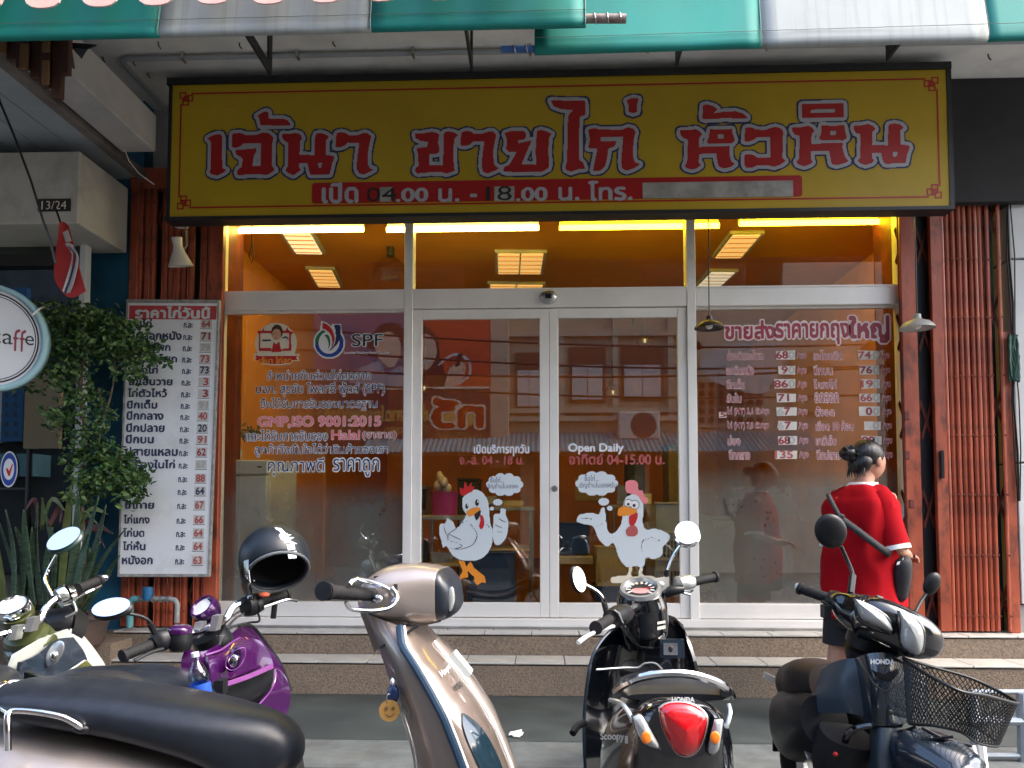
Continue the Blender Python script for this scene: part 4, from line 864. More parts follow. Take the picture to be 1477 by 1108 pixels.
# blue tick sticker
stc = thing('window_sticker', 'small oval blue sticker with a red tick on the cafe glass', 'sticker', PY(13, 677, cY - .01))
q = PY(13, 677, cY - .012); 
def el(nm, rx, rz, dy, m): obj(nm, [(q.x + rx * math.cos(2 * math.pi * k / 24), q.y - dy, q.z + rz * math.sin(2 * math.pi * k / 24)) for k in range(24)], [tuple(range(24))], m, stc)
el('rim', .058, .118, 0, P_white); el('ring', .052, .108, .001, P_blue); el('centre', .036, .07, .002, P_white)
shape('tick', [[(-1, 0), (-.3, 0)]] and [[(8, 676), (11, 675), (13, 680), (18, 668), (19, 669), (14, 687), (12, 687)]], (0, 0), 1, cY - .0155, P_red, stc, res=20)
# flag
M_flr = mat('flag_red', (.34, .02, .02), .8); M_flw = mat('flag_white', (.5, .48, .46), .8); M_flb = mat('flag_blue', (.02, .03, .1), .8)
fl = thing('flag', 'red flag with white and blue cross hanging limp beside the cafe door', 'flag', PY(92, 320, -.9))
MB().tube([tuple(PY(80, 300, -.86)), tuple(PY(92, 335, -.9)), tuple(PY(100, 380, -.9))], .006, 6).build('pole', M_black, fl, True)
def fq(nm, pts, m, d=0.):
    G = [[tuple(PY(x, y, -.92 + d + .02 * math.sin(x * .31 + y * .05))) for x, y in r] for r in pts]; return sheet(nm, G, m, fl, .003)
fq('cloth', [[(86, 322), (92, 320), (99, 326)], [(82, 352), (95, 356), (106, 352)], [(78, 400), (98, 410), (118, 400)], [(92, 424), (104, 430), (124, 420)]], M_flr)
fq('white_stripe', [[(94, 352), (99, 350), (105, 354)], [(104, 368), (108, 366), (113, 372)], [(98, 395), (103, 398), (108, 402)], [(90, 420), (95, 424), (99, 428)]], M_flw, -.012)
fq('blue_stripe', [[(98, 356), (100, 356)], [(108, 370), (109.5, 371)], [(101, 398), (103, 400)], [(93, 422), (95, 424)]], M_flb, -.018)
fq('white_stripe', [[(89, 336), (98, 332)], [(92, 350), (103, 348)]], M_flw, -.01)
# spotlight + pendants outside
q = PY(262, 385, -.35); sp = thing('spotlight', 'white cone spotlight hanging under the left end of the yellow sign', 'lamp', PY(258, 325, -.35))
MB().lathe([(.0, .29), (.045, .29), (.045, .268), (0, .268)], (q.x - .01, -.35, q.z), n=18).build('ceiling_cup', M_alu, sp, True)
MB().lathe([(.03, .185), (.034, .18), (.028, .13), (.035, .1), (.075, .01), (.08, 0), (.074, 0), (.03, .1)], (q.x, -.36, q.z), (-.06, -.25, 1), n=22).build('shade', mat('ivory_lamp_paint', (.55, .52, .44), .4), sp, True)
MB().tube([(q.x + .025, -.35, q.z + .27), (q.x + .03, -.35, q.z + .14), (q.x + .01, -.36, q.z + .1)], .006, 6).build('stem', M_steel, sp, True)
def pendant(px, py, Y, w, h, label, m, ztop, flat=True):
    q = PY(px, py, Y); t = thing('pendant_lamp', label, 'lamp', (q.x, q.y, q.z))
    prof = [(w, 0), (w * .98, h * .12), (w * .72, h * .42), (w * .36, h * .58), (w * .24, h * .66), (w * .22, h * .95), (w * .1, h), (0.001, h), (0.001, h * .9), (w * .3, h * .55), (w * .66, h * .38), (w * .93, h * .06)]
    MB().lathe(prof, q, n=26).build('shade', m, t, True); MB().ell((q.x, q.y, q.z + h * .22), (w * .25,) * 3, 10, 6).build('bulb', M_alu, t, True)
    MB().tube([(q.x, Y, q.z + h), (q.x + .004, Y, (q.z + ztop) / 2), (q.x, Y, ztop)], .004, 6).build('cord', M_black, t, True)
pendant(1023, 474, -.3, .095, .085, 'dark metal pendant lamp hanging before the mullion left of the price list window', mat('dark_bronze', (.05, .035, .03), .35, .3), SZ)
pendant(1323, 474, -.3, .106, .095, 'pale enamel pendant lamp hanging in front of the red shutter on the right', mat('grey_enamel', (.38, .38, .35), .35), SZ)
# water meter in front of the left shutter
wm = thing('water_meter', 'blue water meter on grey pipes in front of the left red shutter', 'meter', PY(211, 890, -.22)); MY = -.25
def W(x, y, Y=MY): return tuple(PY(x, y, Y))
MB().tube([W(187, 905), W(188, 868), W(192, 864), W(200, 864)], .022, 10).build('pipe', mat('aqua_pvc', (.1, .3, .32), .45), wm, True)
MB().tube([W(196, 864), W(246, 864), W(253, 866), W(256, 872), W(255, 898)], .017, 10).build('pipe', mat('grey_pipe', (.27, .28, .27), .5, n=20), wm, True)
a = PY(213, 858, MY); MB().lathe([(.0, .05), (.032, .05), (.034, -.02), (.026, -.035), (0, -.035)], a, (0, 0, 1), 16).build('meter_body', mat('blue_meter_paint', (.02, .13, .28), .45), wm, True)
for x in (203, 222, 233, 243): b_ = PY(x, 864, MY); MB().tube([(b_.x - .008, MY, b_.z), (b_.x + .008, MY, b_.z)], .024, 10).build('coupling', M_steel, wm, True)
MB().obox(PY(241, 850, MY), (.006, 0, 0), (0, .008, 0), (0, 0, .04)).build('valve_handle', M_rustd, wm)
# ================================================================ INSIDE THE SHOP
M_tube = mat('tube_glow', (.9, .8, .6), .5, emit=(1, .74, .14), es=9.5); M_tubey = mat('tube_glow_yellow', (.9, .8, .3), .5, emit=(1, .66, .014), es=9.5)
M_pl = mat('panel_glow', (.9, .7, .4), .5, emit=(1, .72, .36), es=5.5); M_plw = mat('panel_glow_pale', (.8, .8, .7), .5, emit=(.95, .85, .6), es=2.5)
for i, (a, b, y) in enumerate(((323, 524, 332), (558, 777, 330), (807, 1037, 327), (1067, 1294, 321))):
    p0, p1 = PY(a, y, .3), PY(b, y, .3); zz = (p0.z + p1.z) / 2
    lab = ('leftmost glowing tube lamp behind the transom glass', 'second glowing tube lamp from the left behind the transom glass', 'third tube lamp from the left, more yellow, behind the transom glass', 'rightmost yellow tube lamp behind the transom glass')[i]
    t = thing('tube_lamp', lab, 'lamp', (p0.x, .3, zz), 'tube lamps inside the front')
    box('housing', (p0.x, .31, zz + .012), (p1.x, .36, zz + .05), M_white, t)
    MB().tube([(p0.x, .3, zz), (p1.x, .3, zz)], .019, 10).build('tube', M_tube if i < 2 else M_tubey, t, True)
M_pl2 = mat('panel_glow_dim', (.9, .7, .4), .5, emit=(1, .55, .16), es=.17); M_pl.node_tree.nodes['Principled BSDF'].inputs['Emission Strength'].default_value = .24; M_plw.node_tree.nodes['Principled BSDF'].inputs['Emission Strength'].default_value = .13
for i, (x0, y0, x1, y1, m, w) in enumerate(((427, 336, 446, 366, M_pl, .115), (462, 390, 475, 414, M_pl2, .11), (751, 366, 749, 395, M_pl2, .20), (745, 411, 743, 426, M_pl2, .26), (1077, 339, 1050, 372, M_pl2, .115), (1043, 393, 1021, 415, M_plw, .115))):
    A, B = PZ(x0, y0, 3.29), PZ(x1, y1, 3.29); lab = ('near glowing ceiling strip on the left side', 'far dimmer ceiling strip on the left side', 'glowing square ceiling panel in the middle, the nearer one', 'glowing ceiling panel in the middle, the farther one', 'near glowing ceiling strip on the right side', 'pale far ceiling strip on the right side')[i] + ' of the shop'
    c = (A + B) / 2; t = thing('ceiling_light', lab, 'lamp', (c.x, c.y, 3.3), 'ceiling lights in the shop'); h = (B - A) / 2; d = h.normalized(); sd_ = d.cross(Vector((0, 0, 1))); n = 2 if w > .19 else 1
    MB().obox((c.x, c.y, 3.305), h + d * .02, sd_ * (w + .02), (0, 0, .013)).build('tray', M_white, t)
    for k in range(n):
        cc = Vector((c.x, c.y, 3.288)) + sd_ * (w * (2 * k + 1 - n) / n); MB().obox(cc, h, sd_ * (w / n - .008), (0, 0, .003)).build('diffuser', m, t)
        mb = MB()
        for q_ in range(5): mb.obox(cc + h * (-.8 + .4 * q_) + Vector((0, 0, -.006)), d * .006, sd_ * (w / n - .01), (0, 0, .002))
        mb.build('louvre', M_amber, t)
def rod(px, py0, py1, Y, cap=True):
    q = PY(px, py0, Y); q2 = PY(px, py1, Y); mb = MB().tube([(q.x, Y, 3.32), (q.x, Y, q2.z)], .008, 6)
    if cap: mb.lathe([(.0, 0), (.05, -.005), (.02, -.04), (0, -.045)], (q.x, Y, q.z), n=12)
    o = mb.build('hanging_rod', M_dark, None, True); return o
for px, y0, Y, lab in ((912, 352, 3.0, 'dark hanging rod with a cap behind the right transom, the taller one'), (893, 388, 4.4, 'dark hanging rod with a cap behind the right transom, the farther one'), (607, 380, 4.0, 'dark hanging rod beside the left mullion behind the transom')):
    tag(rod(px, y0, 470, Y), lab, 'rod', 'rods hanging from the shop ceiling')
# clear glass dome lamp
q = PY(563, 398, 1.0); t = thing('glass_dome_lamp', 'large clear glass dome lamp hanging behind the left transom', 'lamp', q)
MB().lathe([(.15, 0), (.145, .02), (.12, .09), (.07, .14), (.03, .16), (.03, .2), (0, .2)], q, n=24).build('dome', glass_mat('lamp_glass', (.75, .62, .45), .16), t, True)
MB().lathe([(0, .24), (.03, .24), (.035, .165), (0, .165)], q, n=14).build('cap', M_dark, t, True); MB().tube([(q.x, 1.0, q.z + .24), (q.x, 1.0, 3.32)], .005, 6).build('cord', M_dark, t, True)
q = PY(363, 360, .18); w_ = MB()
w_.tube([(q.x, .18, q.z + .25), (q.x, .18, q.z + .02), (q.x - .02, .18, q.z - .05), (q.x, .18, q.z - .1), (q.x + .02, .18, q.z - .04), (q.x + .005, .18, q.z + .03)], .004, 5)
tag(w_.build('wire_hook', M_dark, None, True), 'dark looped wire hanging inside the left transom', 'wire')
# ---- furniture
M_fr = mat('fridge_grey', (.52, .55, .50), .45, n=2, amt=.05)
a, b = PY(312, 870, .35), PY(388, 663, .35)
fr = thing('fridge', 'tall pale grey fridge behind the left window', 'fridge', (a.x, .35, ZF))
box('cabinet', (a.x, .38, ZF), (b.x, 1.0, b.z), M_fr, fr, .01); box('door', (a.x + .003, .33, ZF + .05), (b.x - .003, .378, b.z - .12), M_fr, fr, .012); box('freezer_door', (a.x + .003, .33, b.z - .112), (b.x - .003, .378, b.z - .003), M_fr, fr, .01)
box('badge', (b.x - .08, .326, b.z - .06), (b.x - .045, .3295, b.z - .05), M_dark, fr)
M_leaf2 = mat('flower_leaf', (.05, .09, .02), .6, n=9, amt=.4); fv = thing('flower_vase', 'white vase with flowers standing on the fridge', 'vase', PY(342, 662, .6)); q = fv.location
MB().lathe([(0, 0), (.03, .0), (.04, .05), (.02, .09), (.025, .11), (.018, .11)], q, n=14).build('vase', M_white, fv, True)
mb = MB()
for k in range(70):
    a_ = random.uniform(0, 6.3); e_ = random.uniform(-.2, 1.4); r_ = random.uniform(.06, .16); c_ = Vector((q.x + r_ * math.cos(a_) * 1.2, q.y + r_ * math.sin(a_) * .6, q.z + .16 + r_ * math.sin(e_) * .7)); u_ = Vector((random.uniform(-1, 1), random.uniform(-1, 1), random.uniform(-1, 1))).normalized() * .03; v_ = u_.orthogonal().normalized() * .013
    mb.add([c_ - u_, c_ + v_, c_ + u_, c_ - v_], [(0, 1, 2, 3)])
o = mb.build('foliage', M_leaf2, fv); o['kind'] = 'stuff'
for k in range(4): MB().ell((q.x + random.uniform(-.1, .12), q.y - .06, q.z + random.uniform(.12, .24)), (.022, .022, .02), 8, 6).build('blossom', mat('pale_blossom', (.6, .45, .3), .7), fv, True)
M_top = mat('steel_table_top', (.42, .42, .40), .3, .6, n=6, amt=.15); M_ply = mat('pale_ply', (.42, .32, .2), .6, n=6, amt=.2, stretch=(1, 1, 6))
def table(x0, x1, py, Y, d, label, shelf=None, th=.035, m=None):
    a, b = PY(x0, py, Y), PY(x1, py, Y); t = thing('work_table', label, 'table', ((a.x + b.x) / 2, Y, ZF))
    box('table_top', (a.x, Y, a.z - th), (b.x, Y + d, a.z), m or M_top, t, .004)
    for x in (a.x + .04, b.x - .04):
        for y in (Y + .03, Y + d - .03): MB().tube([(x, y, ZF), (x, y, a.z - th)], .018, 8).build('leg', M_steel, t, True)
    if shelf: z = PY(x0, shelf, Y).z; box('shelf', (a.x + .03, Y + .02, z - .02), (b.x - .03, Y + d - .02, z), M_ply, t, .003)
    return t, a, b
t1, a, b = table(600, 672, 744, 1.1, .7, 'steel work table with a pink tub on it, behind the left door', 814)
t2, a2, b2 = table(690, 772, 731, 1.6, .8, 'steel table carrying a wooden tray, behind the left door', 792)
def tub(px, py, Y, w, h, label, m, name='plastic_tub', cat='tub'):
    q = PY(px, py, Y); t = thing(name, label, cat, q)
    MB().lathe([(0, 0), (w * .84, 0), (w * .98, h * .93), (w * 1.05, h * .94), (w * 1.05, h), (w * .95, h), (w * .8, .02), (0, .02)], q, n=28).build('body', m, t, True); return q
q = tub(641, 743, 1.35, .12, .20, 'magenta plastic tub on the steel table behind the left door', mat('magenta_plastic', (.35, .02, .17), .4))
mb = MB()
for k in range(5): mb.ell((q.x + random.uniform(-.06, .03), q.y + random.uniform(-.03, .03), q.z + .23 + k * .025), (.05 - k * .006, .04, .05), 9, 6)
tag(mb.build('plastic_bag', mat('pale_bag', (.55, .45, .36), .4), None, True), 'crumpled pale plastic bag sticking out of the magenta tub', 'bag')
q = PY(730, 730, 1.9); tr = thing('wooden_tray', 'shallow wooden tray on the right steel table behind the left door', 'tray', q); box('base', (q.x - .2, 1.75, q.z + .001), (q.x + .16, 2.2, q.z + .015), M_ply, tr); box('side', (q.x - .2, 1.74, q.z + .001), (q.x + .16, 1.75, q.z + .05), M_ply, tr); box('side', (q.x - .2, 2.2, q.z + .001), (q.x + .16, 2.21, q.z + .05), M_ply, tr)
def crate(x0, x1, yt, yb, Y, d, label, m, holes=None, cat='crate', name='crate', open_=True):
    a, b = PY(x0, yb, Y), PY(x1, yt, Y); t = thing(name, label, cat, ((a.x + b.x) / 2, Y, a.z)); z0, z1 = a.z, b.z; X0, X1 = a.x, b.x; w = .012
    if holes:
        nx, nz = holes; mb = MB(); mg = .12
        zz0 = z0 + (z1 - z0) * mg; zz1 = z1 - (z1 - z0) * .28
        mb.box((X0, Y, z0), (X1, Y + w, zz0)).box((X0, Y, zz1), (X1, Y + w, z1))
        for i in range(nx + 1): x = X0 + (X1 - X0) * i / nx; mb.box((x - (X1 - X0) * .22 / nx, Y + .001, zz0), (x + (X1 - X0) * .22 / nx, Y + w - .001, zz1))
        for j in range(1, nz): z = zz0 + (zz1 - zz0) * j / nz; mb.box((X0 + .002, Y + .002, z - .004), (X1 - .002, Y + w - .002, z + .004))
        mb.build('front_side', m, t)
    else: box('front_side', (X0, Y, z0), (X1, Y + w, z1), m, t, .004)
    box('rim', (X0 - .01, Y - .008, z1), (X1 + .01, Y + .02, z1 + .02), m, t, .004); box('back_side', (X0, Y + d - w, z0), (X1, Y + d, z1), m, t); box('end_side', (X0, Y + w + .001, z0), (X0 + w, Y + d - w - .001, z1), m, t); box('end_side', (X1 - w, Y + w + .001, z0), (X1, Y + d - w - .001, z1), m, t); box('base', (X0 + w, Y + w, z0), (X1 - w, Y + d - w, z0 + .01), m, t)
M_bluebin = mat('dark_blue_plastic', (.008, .03, .09), .4); M_blk = mat('dark_grey_plastic', (.03, .035, .04), .45); M_yel = mat('tan_yellow_plastic', (.42, .28, .08), .45, n=4, amt=.1)
crate(672, 742, 800, 868, 1.0, .5, 'dark blue plastic bin on the floor behind the left door', M_bluebin, name='plastic_bin', cat='bin')
crate(700, 742, 801, 815, 1.62, .3, 'dark grey plastic box on the shelf behind the left door', M_blk, name='plastic_box', cat='box')
crate(809, 850, 757, 800, 1.0, .5, 'dark blue bin standing on the pale board behind the right door', M_bluebin, name='plastic_bin', cat='bin')
a, b = PY(806, 803, .9), PY(856, 814, .9); tag(box('pale_board', (a.x, .9, b.z), (b.x, 1.55, a.z), M_ply, None, .003), 'pale wooden board shelf behind the right door', 'shelf')
crate(862, 918, 791, 846, .7, .45, 'tan yellow perforated crate behind the white chicken print on the right door', M_yel, (10, 5))
crate(858, 925, 849, 868, .7, .5, 'low dark blue crate under the tan yellow crate', M_bluebin)
M_wc = mat('pale_crate_plastic', (.33, .31, .26), .5, n=5, amt=.15)
for k, (yt, yb) in enumerate(((728, 768), (770, 808), (810, 860))):
    crate(946, 992, yt, yb, .8, .5, ('topmost', 'middle', 'lowest')[k] + ' pale crate of the stack at the right edge of the right door', M_wc, (9, 4) if k else None)
t3, a, b = table(880, 948, 728, 2.4, .8, 'long steel table further back behind the right door', 780)
# back area: shelving and dark appliance
q0, q1 = PY(905, 725, 3.2), PY(930, 665, 3.2); sp_ = thing('black_speaker_box', 'tall black speaker box on the far table behind the right door', 'speaker', q0); box('case', (q0.x, 3.2, q0.z), (q1.x, 3.5, q1.z), M_dark, sp_, .01); MB().lathe([(.0, .005), (.05, .004), (.07, 0)], ((q0.x + q1.x) / 2, 3.199, (q0.z + q1.z) / 2), (0, -1, 0), 16).build('cone', M_blk, sp_, True)
tag(tub(600, 735, 1.5, .1, .18, 'x', M_blk) and bpy.data.objects['plastic_tub.001'], 'dark tub beside the magenta tub behind the left door', 'tub')
for i, (x0, x1, yt, yb, Y, m, lab) in enumerate(((592, 612, 700, 742, 1.5, M_steel, 'small steel appliance at the left edge of the left door'), (965, 990, 640, 720, 4.5, M_wc, 'pale cupboard deep in the shop behind the right door'), (660, 690, 690, 728, 4.0, M_blk, 'dark cabinet deep in the shop behind the left door'), (1010, 1100, 745, 860, 2.2, M_wc, 'pale chest freezer behind the steamed right window'))):
    a, b = PY(x0, yb, Y), PY(x1, yt, Y); t = thing('cabinet', lab, 'cabinet', ((a.x + b.x) / 2, Y, ZF)); box('body', (a.x, Y, ZF if i else a.z), (b.x, Y + .5, b.z - .03), m, t, .01); box('lid', (a.x - .01, Y - .01, b.z - .029), (b.x + .01, Y + .51, b.z), m, t, .006)
for i, (px, py, Y, lab) in enumerate(((884, 566, 2.6, 'lower clear glass globe lamp behind the right door'), (930, 492, 2.2, 'higher clear glass globe lamp behind the right door'), (612, 560, 2.4, 'clear glass globe lamp behind the left door'))):
    q = PY(px, py, Y); t = thing('globe_lamp', lab, 'lamp', q, 'globe lamps hanging in the shop'); MB().ell(q, (.085, .085, .085), 18, 12).build('globe', MATS.get('x') or glass_mat('globe_glass', (.9, .85, .75), .12), t, True); MB().ell(q, (.012, .012, .018), 8, 6).build('bulb', M_plw, t, True); MB().tube([q + Vector((0, 0, .08)), Vector((q.x, q.y, 3.3))], .005, 6).build('cord', M_dark, t)
for i, (x0, x1, yt, Y, m, lab) in enumerate(((700, 716, 716, 1.7, M_wc, 'small pale box on the steel table beside the wooden tray'), (890, 905, 700, 2.5, M_steel, 'small steel pot on the far steel table behind the right door'), (915, 940, 712, 2.6, P_cream, 'cream box on the far steel table behind the right door'), (606, 618, 780, 1.3, M_blk, 'dark jar on the lower shelf behind the left door'), (622, 650, 798, 1.3, M_wc, 'pale tray stack on the lower shelf behind the left door'))):
    yb = (728, 727, 727, 812, 812)[i]; a, b = PY(x0, yb, Y), PY(x1, yt, Y); o = MB().box((a.x, Y, a.z), (b.x, Y + (b.x - a.x), b.z - .012), .004).box((a.x - .004, Y - .004, b.z - .0115), (b.x + .004, Y + (b.x - a.x) + .004, b.z), .003).build('storage_box', m, None); tag(o, lab, 'box')
# strings on back wall
for i, (x0, x1, y0, y1, m) in enumerate(((640, 700, 690, 725, P_orange), (830, 870, 690, 722, P_cream))):
    r_ = rect_world(x0, x1, y0, y1, 7.1); o = box('wall_poster', (r_[0], 7.17, r_[2]), (r_[1], 7.195, r_[3]), m, None); tag(o, ('orange', 'cream')[i] + ' poster on the back wall of the shop', 'poster')
# ================================================================ ACROSS THE STREET (seen mirrored in the glass)
LM = 9.0
def PM(px, py, L=LM): p = PY(px, py, L); return Vector((p.x, -L, p.z))
def mrect(x0, x1, y0, y1, L=LM): a, b, c, d = rect_world(x0, x1, y0, y1, L); return a, b, c, d
M_beige = mat('beige_stucco', (.5, .4, .26), .8, n=1.5, amt=.12); dirt(M_beige, 1.2, (.25, .2, .14), .5, .8, k=.4)
M_bl = mat('cream_block', (.5, .42, .3), .8, n=2, amt=.1); M_wood = mat('brown_window_wood', (.14, .07, .03), .6); M_shut = mat('pale_shutter', (.6, .57, .5), .6, n=2, amt=.06)
M_awn = mat('blue_grey_tin', (.12, .26, .30), .5, n=2, amt=.15); M_shade = mat('shopfront_dark', (.05, .05, .055), .5, n=2, amt=.5); M_sheet = mat('pale_sheet', (.55, .52, .46), .8)
opp = thing('opposite_building', 'beige building across the street with shuttered windows, mirrored in the door glass', 'building', (0, -9.2, -.1))
y0_ = -LM - .3
xa, xb = PM(560, 600).x, PM(1012, 600).x; zt_ = 6.7
box('wall', (xa, y0_ - .3, PM(700, 655).z), (xb, y0_, zt_), M_beige, opp)
a = mrect(706, 734, 455, 660); box('column', (a[0], y0_ + .001, 1.9), (a[1], y0_ + .25, 6.69), M_bl, opp, .02)
for x0, x1, yt, yb in ((742, 785, 505, 588), (822, 875, 497, 578), (898, 960, 497, 575)):
    r_ = mrect(x0, x1, yt, yb); w_ = box('window', (r_[0], y0_ + .001, r_[2]), (r_[1], y0_ + .05, r_[3]), M_wood, opp)
    n = 2
    for k in range(n): a = r_[0] + .05 + (r_[1] - r_[0] - .1) * k / n; box('shutter_leaf', (a, y0_ + .051, r_[2] + .05), (a + (r_[1] - r_[0] - .1) / n - .015, y0_ + .075, r_[3] - .35), M_shut, w_)
for yy in (590, 602, 478): r_ = mrect(700, 1000, yy, yy + 4); box('ledge', (r_[0], y0_ + .001, r_[2]), (r_[1], y0_ + .12, r_[3] + .04), M_bl, opp)
for xx in (806, 885, 966): r_ = mrect(xx, xx + 8, 460, 600); box('pilaster', (r_[0], y0_ + .001, r_[2]), (r_[1], y0_ + .09, r_[3] + .6), M_bl, opp)
box('shopfront', (xa - 6, y0_ - 1.6, -.1), (xb + 5, y0_ - 1.5, 2.4), M_shade, opp)
for k in range(3): r_ = mrect(580 + k * 170, 600 + k * 170, 660, 800); box('column', (r_[0], y0_ - .2, -.1), (r_[1], y0_ + .0, 2.3), M_bl, opp)
r_ = mrect(892, 950, 595, 634); ac = thing('air_conditioner', 'white outdoor air conditioner unit on the building across the street', 'air conditioner', (r_[0], y0_, r_[2]))
box('casing', (r_[0], y0_ + .01, r_[2]), (r_[1], y0_ + .4, r_[3]), M_shut, ac, .02); MB().lathe([(0, .01), (.2, .012), (.24, 0)], (r_[0] + (r_[1] - r_[0]) * .6, y0_ + .401, (r_[2] + r_[3]) / 2), (0, 1, 0), 24).build('fan_grille', M_shade, ac, True)
# corrugated tin awning
ta = thing('tin_awning', 'blue grey corrugated tin awning over the shops across the street', 'awning', PM(800, 655)); 
za, zb_ = PM(800, 622).z, PM(800, 655).z; x_ = PM(560, 640).x - .4; xe_ = PM(1175, 640).x; V = []; Fc = []; n = int((xe_ - x_) / .045)
for i in range(n + 1): x = x_ + .045 * i; w_ = .018 * (1 if i % 2 else -1); V += [(x, y0_ - .0 + .002, za + w_), (x, y0_ + .95, zb_ + w_)]
for i in range(n): Fc.append((2 * i, 2 * i + 2, 2 * i + 3, 2 * i + 1))
o = obj('tin_sheet', V, Fc, M_awn, ta); o.modifiers.new('s', 'SOLIDIFY').thickness = .004
# breeze-block building with hanging sheet
bb = thing('breeze_block_building', 'cream building across the street with rows of square breeze-block holes', 'building', (3, -9.4, -.1))
xc = PM(1013, 600).x + .02; box('wall', (xc, y0_ - .6, -.1), (xc + 6, y0_ - .31, zt_), M_bl, bb)
def holes(x0, nx, y0p, ny, dx, dy, parent):
    first = None
    for i in range(nx):
        for j in range(ny):
            p = PM(x0 + i * dx, y0p + j * dy)
            if first is None: first = box('block_hole', (p.x - .045, y0_ - .309, p.z - .045), (p.x + .045, y0_ - .2, p.z + .045), M_shade, parent); P0 = p
            else: o = first.copy(); C.objects.link(o); o.location = (p.x - P0.x, 0, p.z - P0.z)
box('block_panel', (xc + .0, y0_ - .308, PM(1100, 612).z), (PM(1120, 600).x, y0_ - .25, PM(1100, 490).z), M_bl, bb)
holes(1021, 7, 549, 5, 14.5, 13, bb); holes(1078, 3, 498, 1, 14.5, 13, bb)
r_ = mrect(1155, 1215, 500, 590); box('window', (r_[0], y0_ - .308, r_[2]), (r_[1], y0_ - .2, r_[3]), mat('tan_board', (.4, .27, .13), .7), bb)
G = [[tuple(PM(x, y, LM - .1)) for x, y in r] for r in ([(1035, 500), (1065, 494), (1110, 492), (1140, 494)], [(1012, 520), (1060, 530), (1100, 530), (1130, 510)], [(1020, 545), (1065, 560), (1105, 562), (1125, 540)], [(1060, 562), (1085, 568), (1105, 566), (1112, 555)])]
sh_ = sheet('hanging_sheet', G, M_sheet, None, .01); tag(sh_, 'pale cloth sheet slung over the breeze-block wall across the street', 'sheet')
# left blocks across the street
ob = thing('tan_tower_building', 'tan building across the street with rows of small windows, mirrored in the left window', 'building', (-4, -9.4, -.1))
x0_, x1_ = PM(395, 600).x, PM(452, 600).x; box('wall', (x0_ - 6, y0_ - .6, -.1), (x1_, y0_ - .4, 7), mat('dark_orange_stucco', (.22, .09, .03), .8), ob); r_ = mrect(380, 452, 470, 660); box('face', (r_[0], y0_ - .399, 1.8), (r_[1], y0_ - .3, r_[3]), mat('sand_stucco', (.36, .24, .12), .8, n=2, amt=.15), ob)
for yy in (533, 556, 580, 605):
    for xx in (388, 404, 420): r2 = mrect(xx, xx + 8, yy, yy + 9); box('window', (r2[0], y0_ - .299, r2[2]), (r2[1], y0_ - .27, r2[3]), M_shade, ob)
# cafe-side reflection: cream and blue breeze blocks
cbx = thing('blue_cream_building', 'cream and blue block wall across the street, mirrored in the cafe door', 'building', (-7, -9.2, -.1))
a = mrect(-80, 29, 540, 642); box('wall', (a[0], y0_, a[2]), (a[1], y0_ + .1, a[3] + 1), M_shut, cbx); b_ = mrect(29, 60, 500, 640); box('wall', (b_[0] + .01, y0_, b_[2]), (b_[1], y0_ + .1, b_[3] + 1), mat('bright_blue_paint', (.02, .10, .22), .6), cbx); b_ = mrect(60, 110, 540, 650); box('wall', (b_[0] + .01, y0_, b_[2]), (b_[1], y0_ + .1, b_[3]), mat('sand_paint', (.4, .28, .15), .8), cbx)
box('dark_front', (a[0] - 2, y0_ - .5, -.1), (b_[1] + .8, y0_ - .3, 7), M_shade, cbx)
b_ = mrect(-40, 98, 660, 690); box('tin_awning', (b_[0], y0_ + .11, b_[2]), (b_[1], y0_ + .6, b_[3]), M_awn, cbx)
first = None
for i in range(6):
    for j in range(6):
        p = PM(-14 + i * 12.5, 562 + j * 13.5)
        if i == 6: continue
        if first is None: first = box('block_hole', (p.x - .035, y0_ + .09, p.z - .045), (p.x + .035, y0_ + .102, p.z + .045), M_shade, cbx); P0 = p
        else: o = first.copy(); C.objects.link(o); o.location = (p.x - P0.x, 0, p.z - P0.z)
# billboards: orange poster with a woman, dark purple poster with a man, dark shop sign
PW = -LM + .0
M_or = mat('poster_orange', (.62, .07, .015), .5); M_pu = mat('poster_purple', (.20, .13, .20), .5); M_sgn = mat('dark_plum_sign', (.055, .02, .035), .5); P_gold = mat('sign_gold', (.6, .4, .1), .5)
bd = thing('street_billboard', 'orange and plum billboard with a smiling woman across the street, mirrored in the left door', 'billboard', PM(600, 600))
def mbx(nm, x0, x1, y0, y1, m, d0=-.1, d1=0.): r_ = mrect(x0, x1, y0, y1); return box(nm, (r_[0], PW + d0, r_[2]), (r_[1], PW + d1, r_[3]), m, bd)
mbx('orange_panel', 598, 706, 430, 559, M_or); mbx('purple_panel', 452, 597, 430, 559, M_pu); mbx('sign_panel', 452, 706, 560, 645, M_sgn); mbx('sign_rim', 452, 706, 559, 562, P_cream, -.1, .02)
def msh(nm, pts, m, d, res=50):
    W = [np.array([(lambda w_: (w_.x, w_.z))(PY(x, y, LM)) for x, y in q]) for q in pts]; A = np.concatenate(W); rc = (A[:, 0].min(), A[:, 0].max(), A[:, 1].min(), A[:, 1].max()); decal(nm, W, rc, PW + d, m, bd, h=max(rc[1] - rc[0], rc[3] - rc[2]) / res)
M_skr = mat('poster_skin', (.72, .48, .33), .5)
msh('figure_print', [cm([(598, 480), (612, 470), (630, 485), (636, 520), (645, 545), (655, 558), (598, 558)])], mat('poster_hair', (.03, .015, .012), .5), .004)
msh('figure_print', [cm([(602, 492), (614, 482), (627, 492), (630, 512), (622, 530), (612, 534), (603, 520)]), cm([(645, 545), (650, 530), (664, 522), (672, 530), (668, 548), (655, 558), (642, 558)])], M_skr, .006)
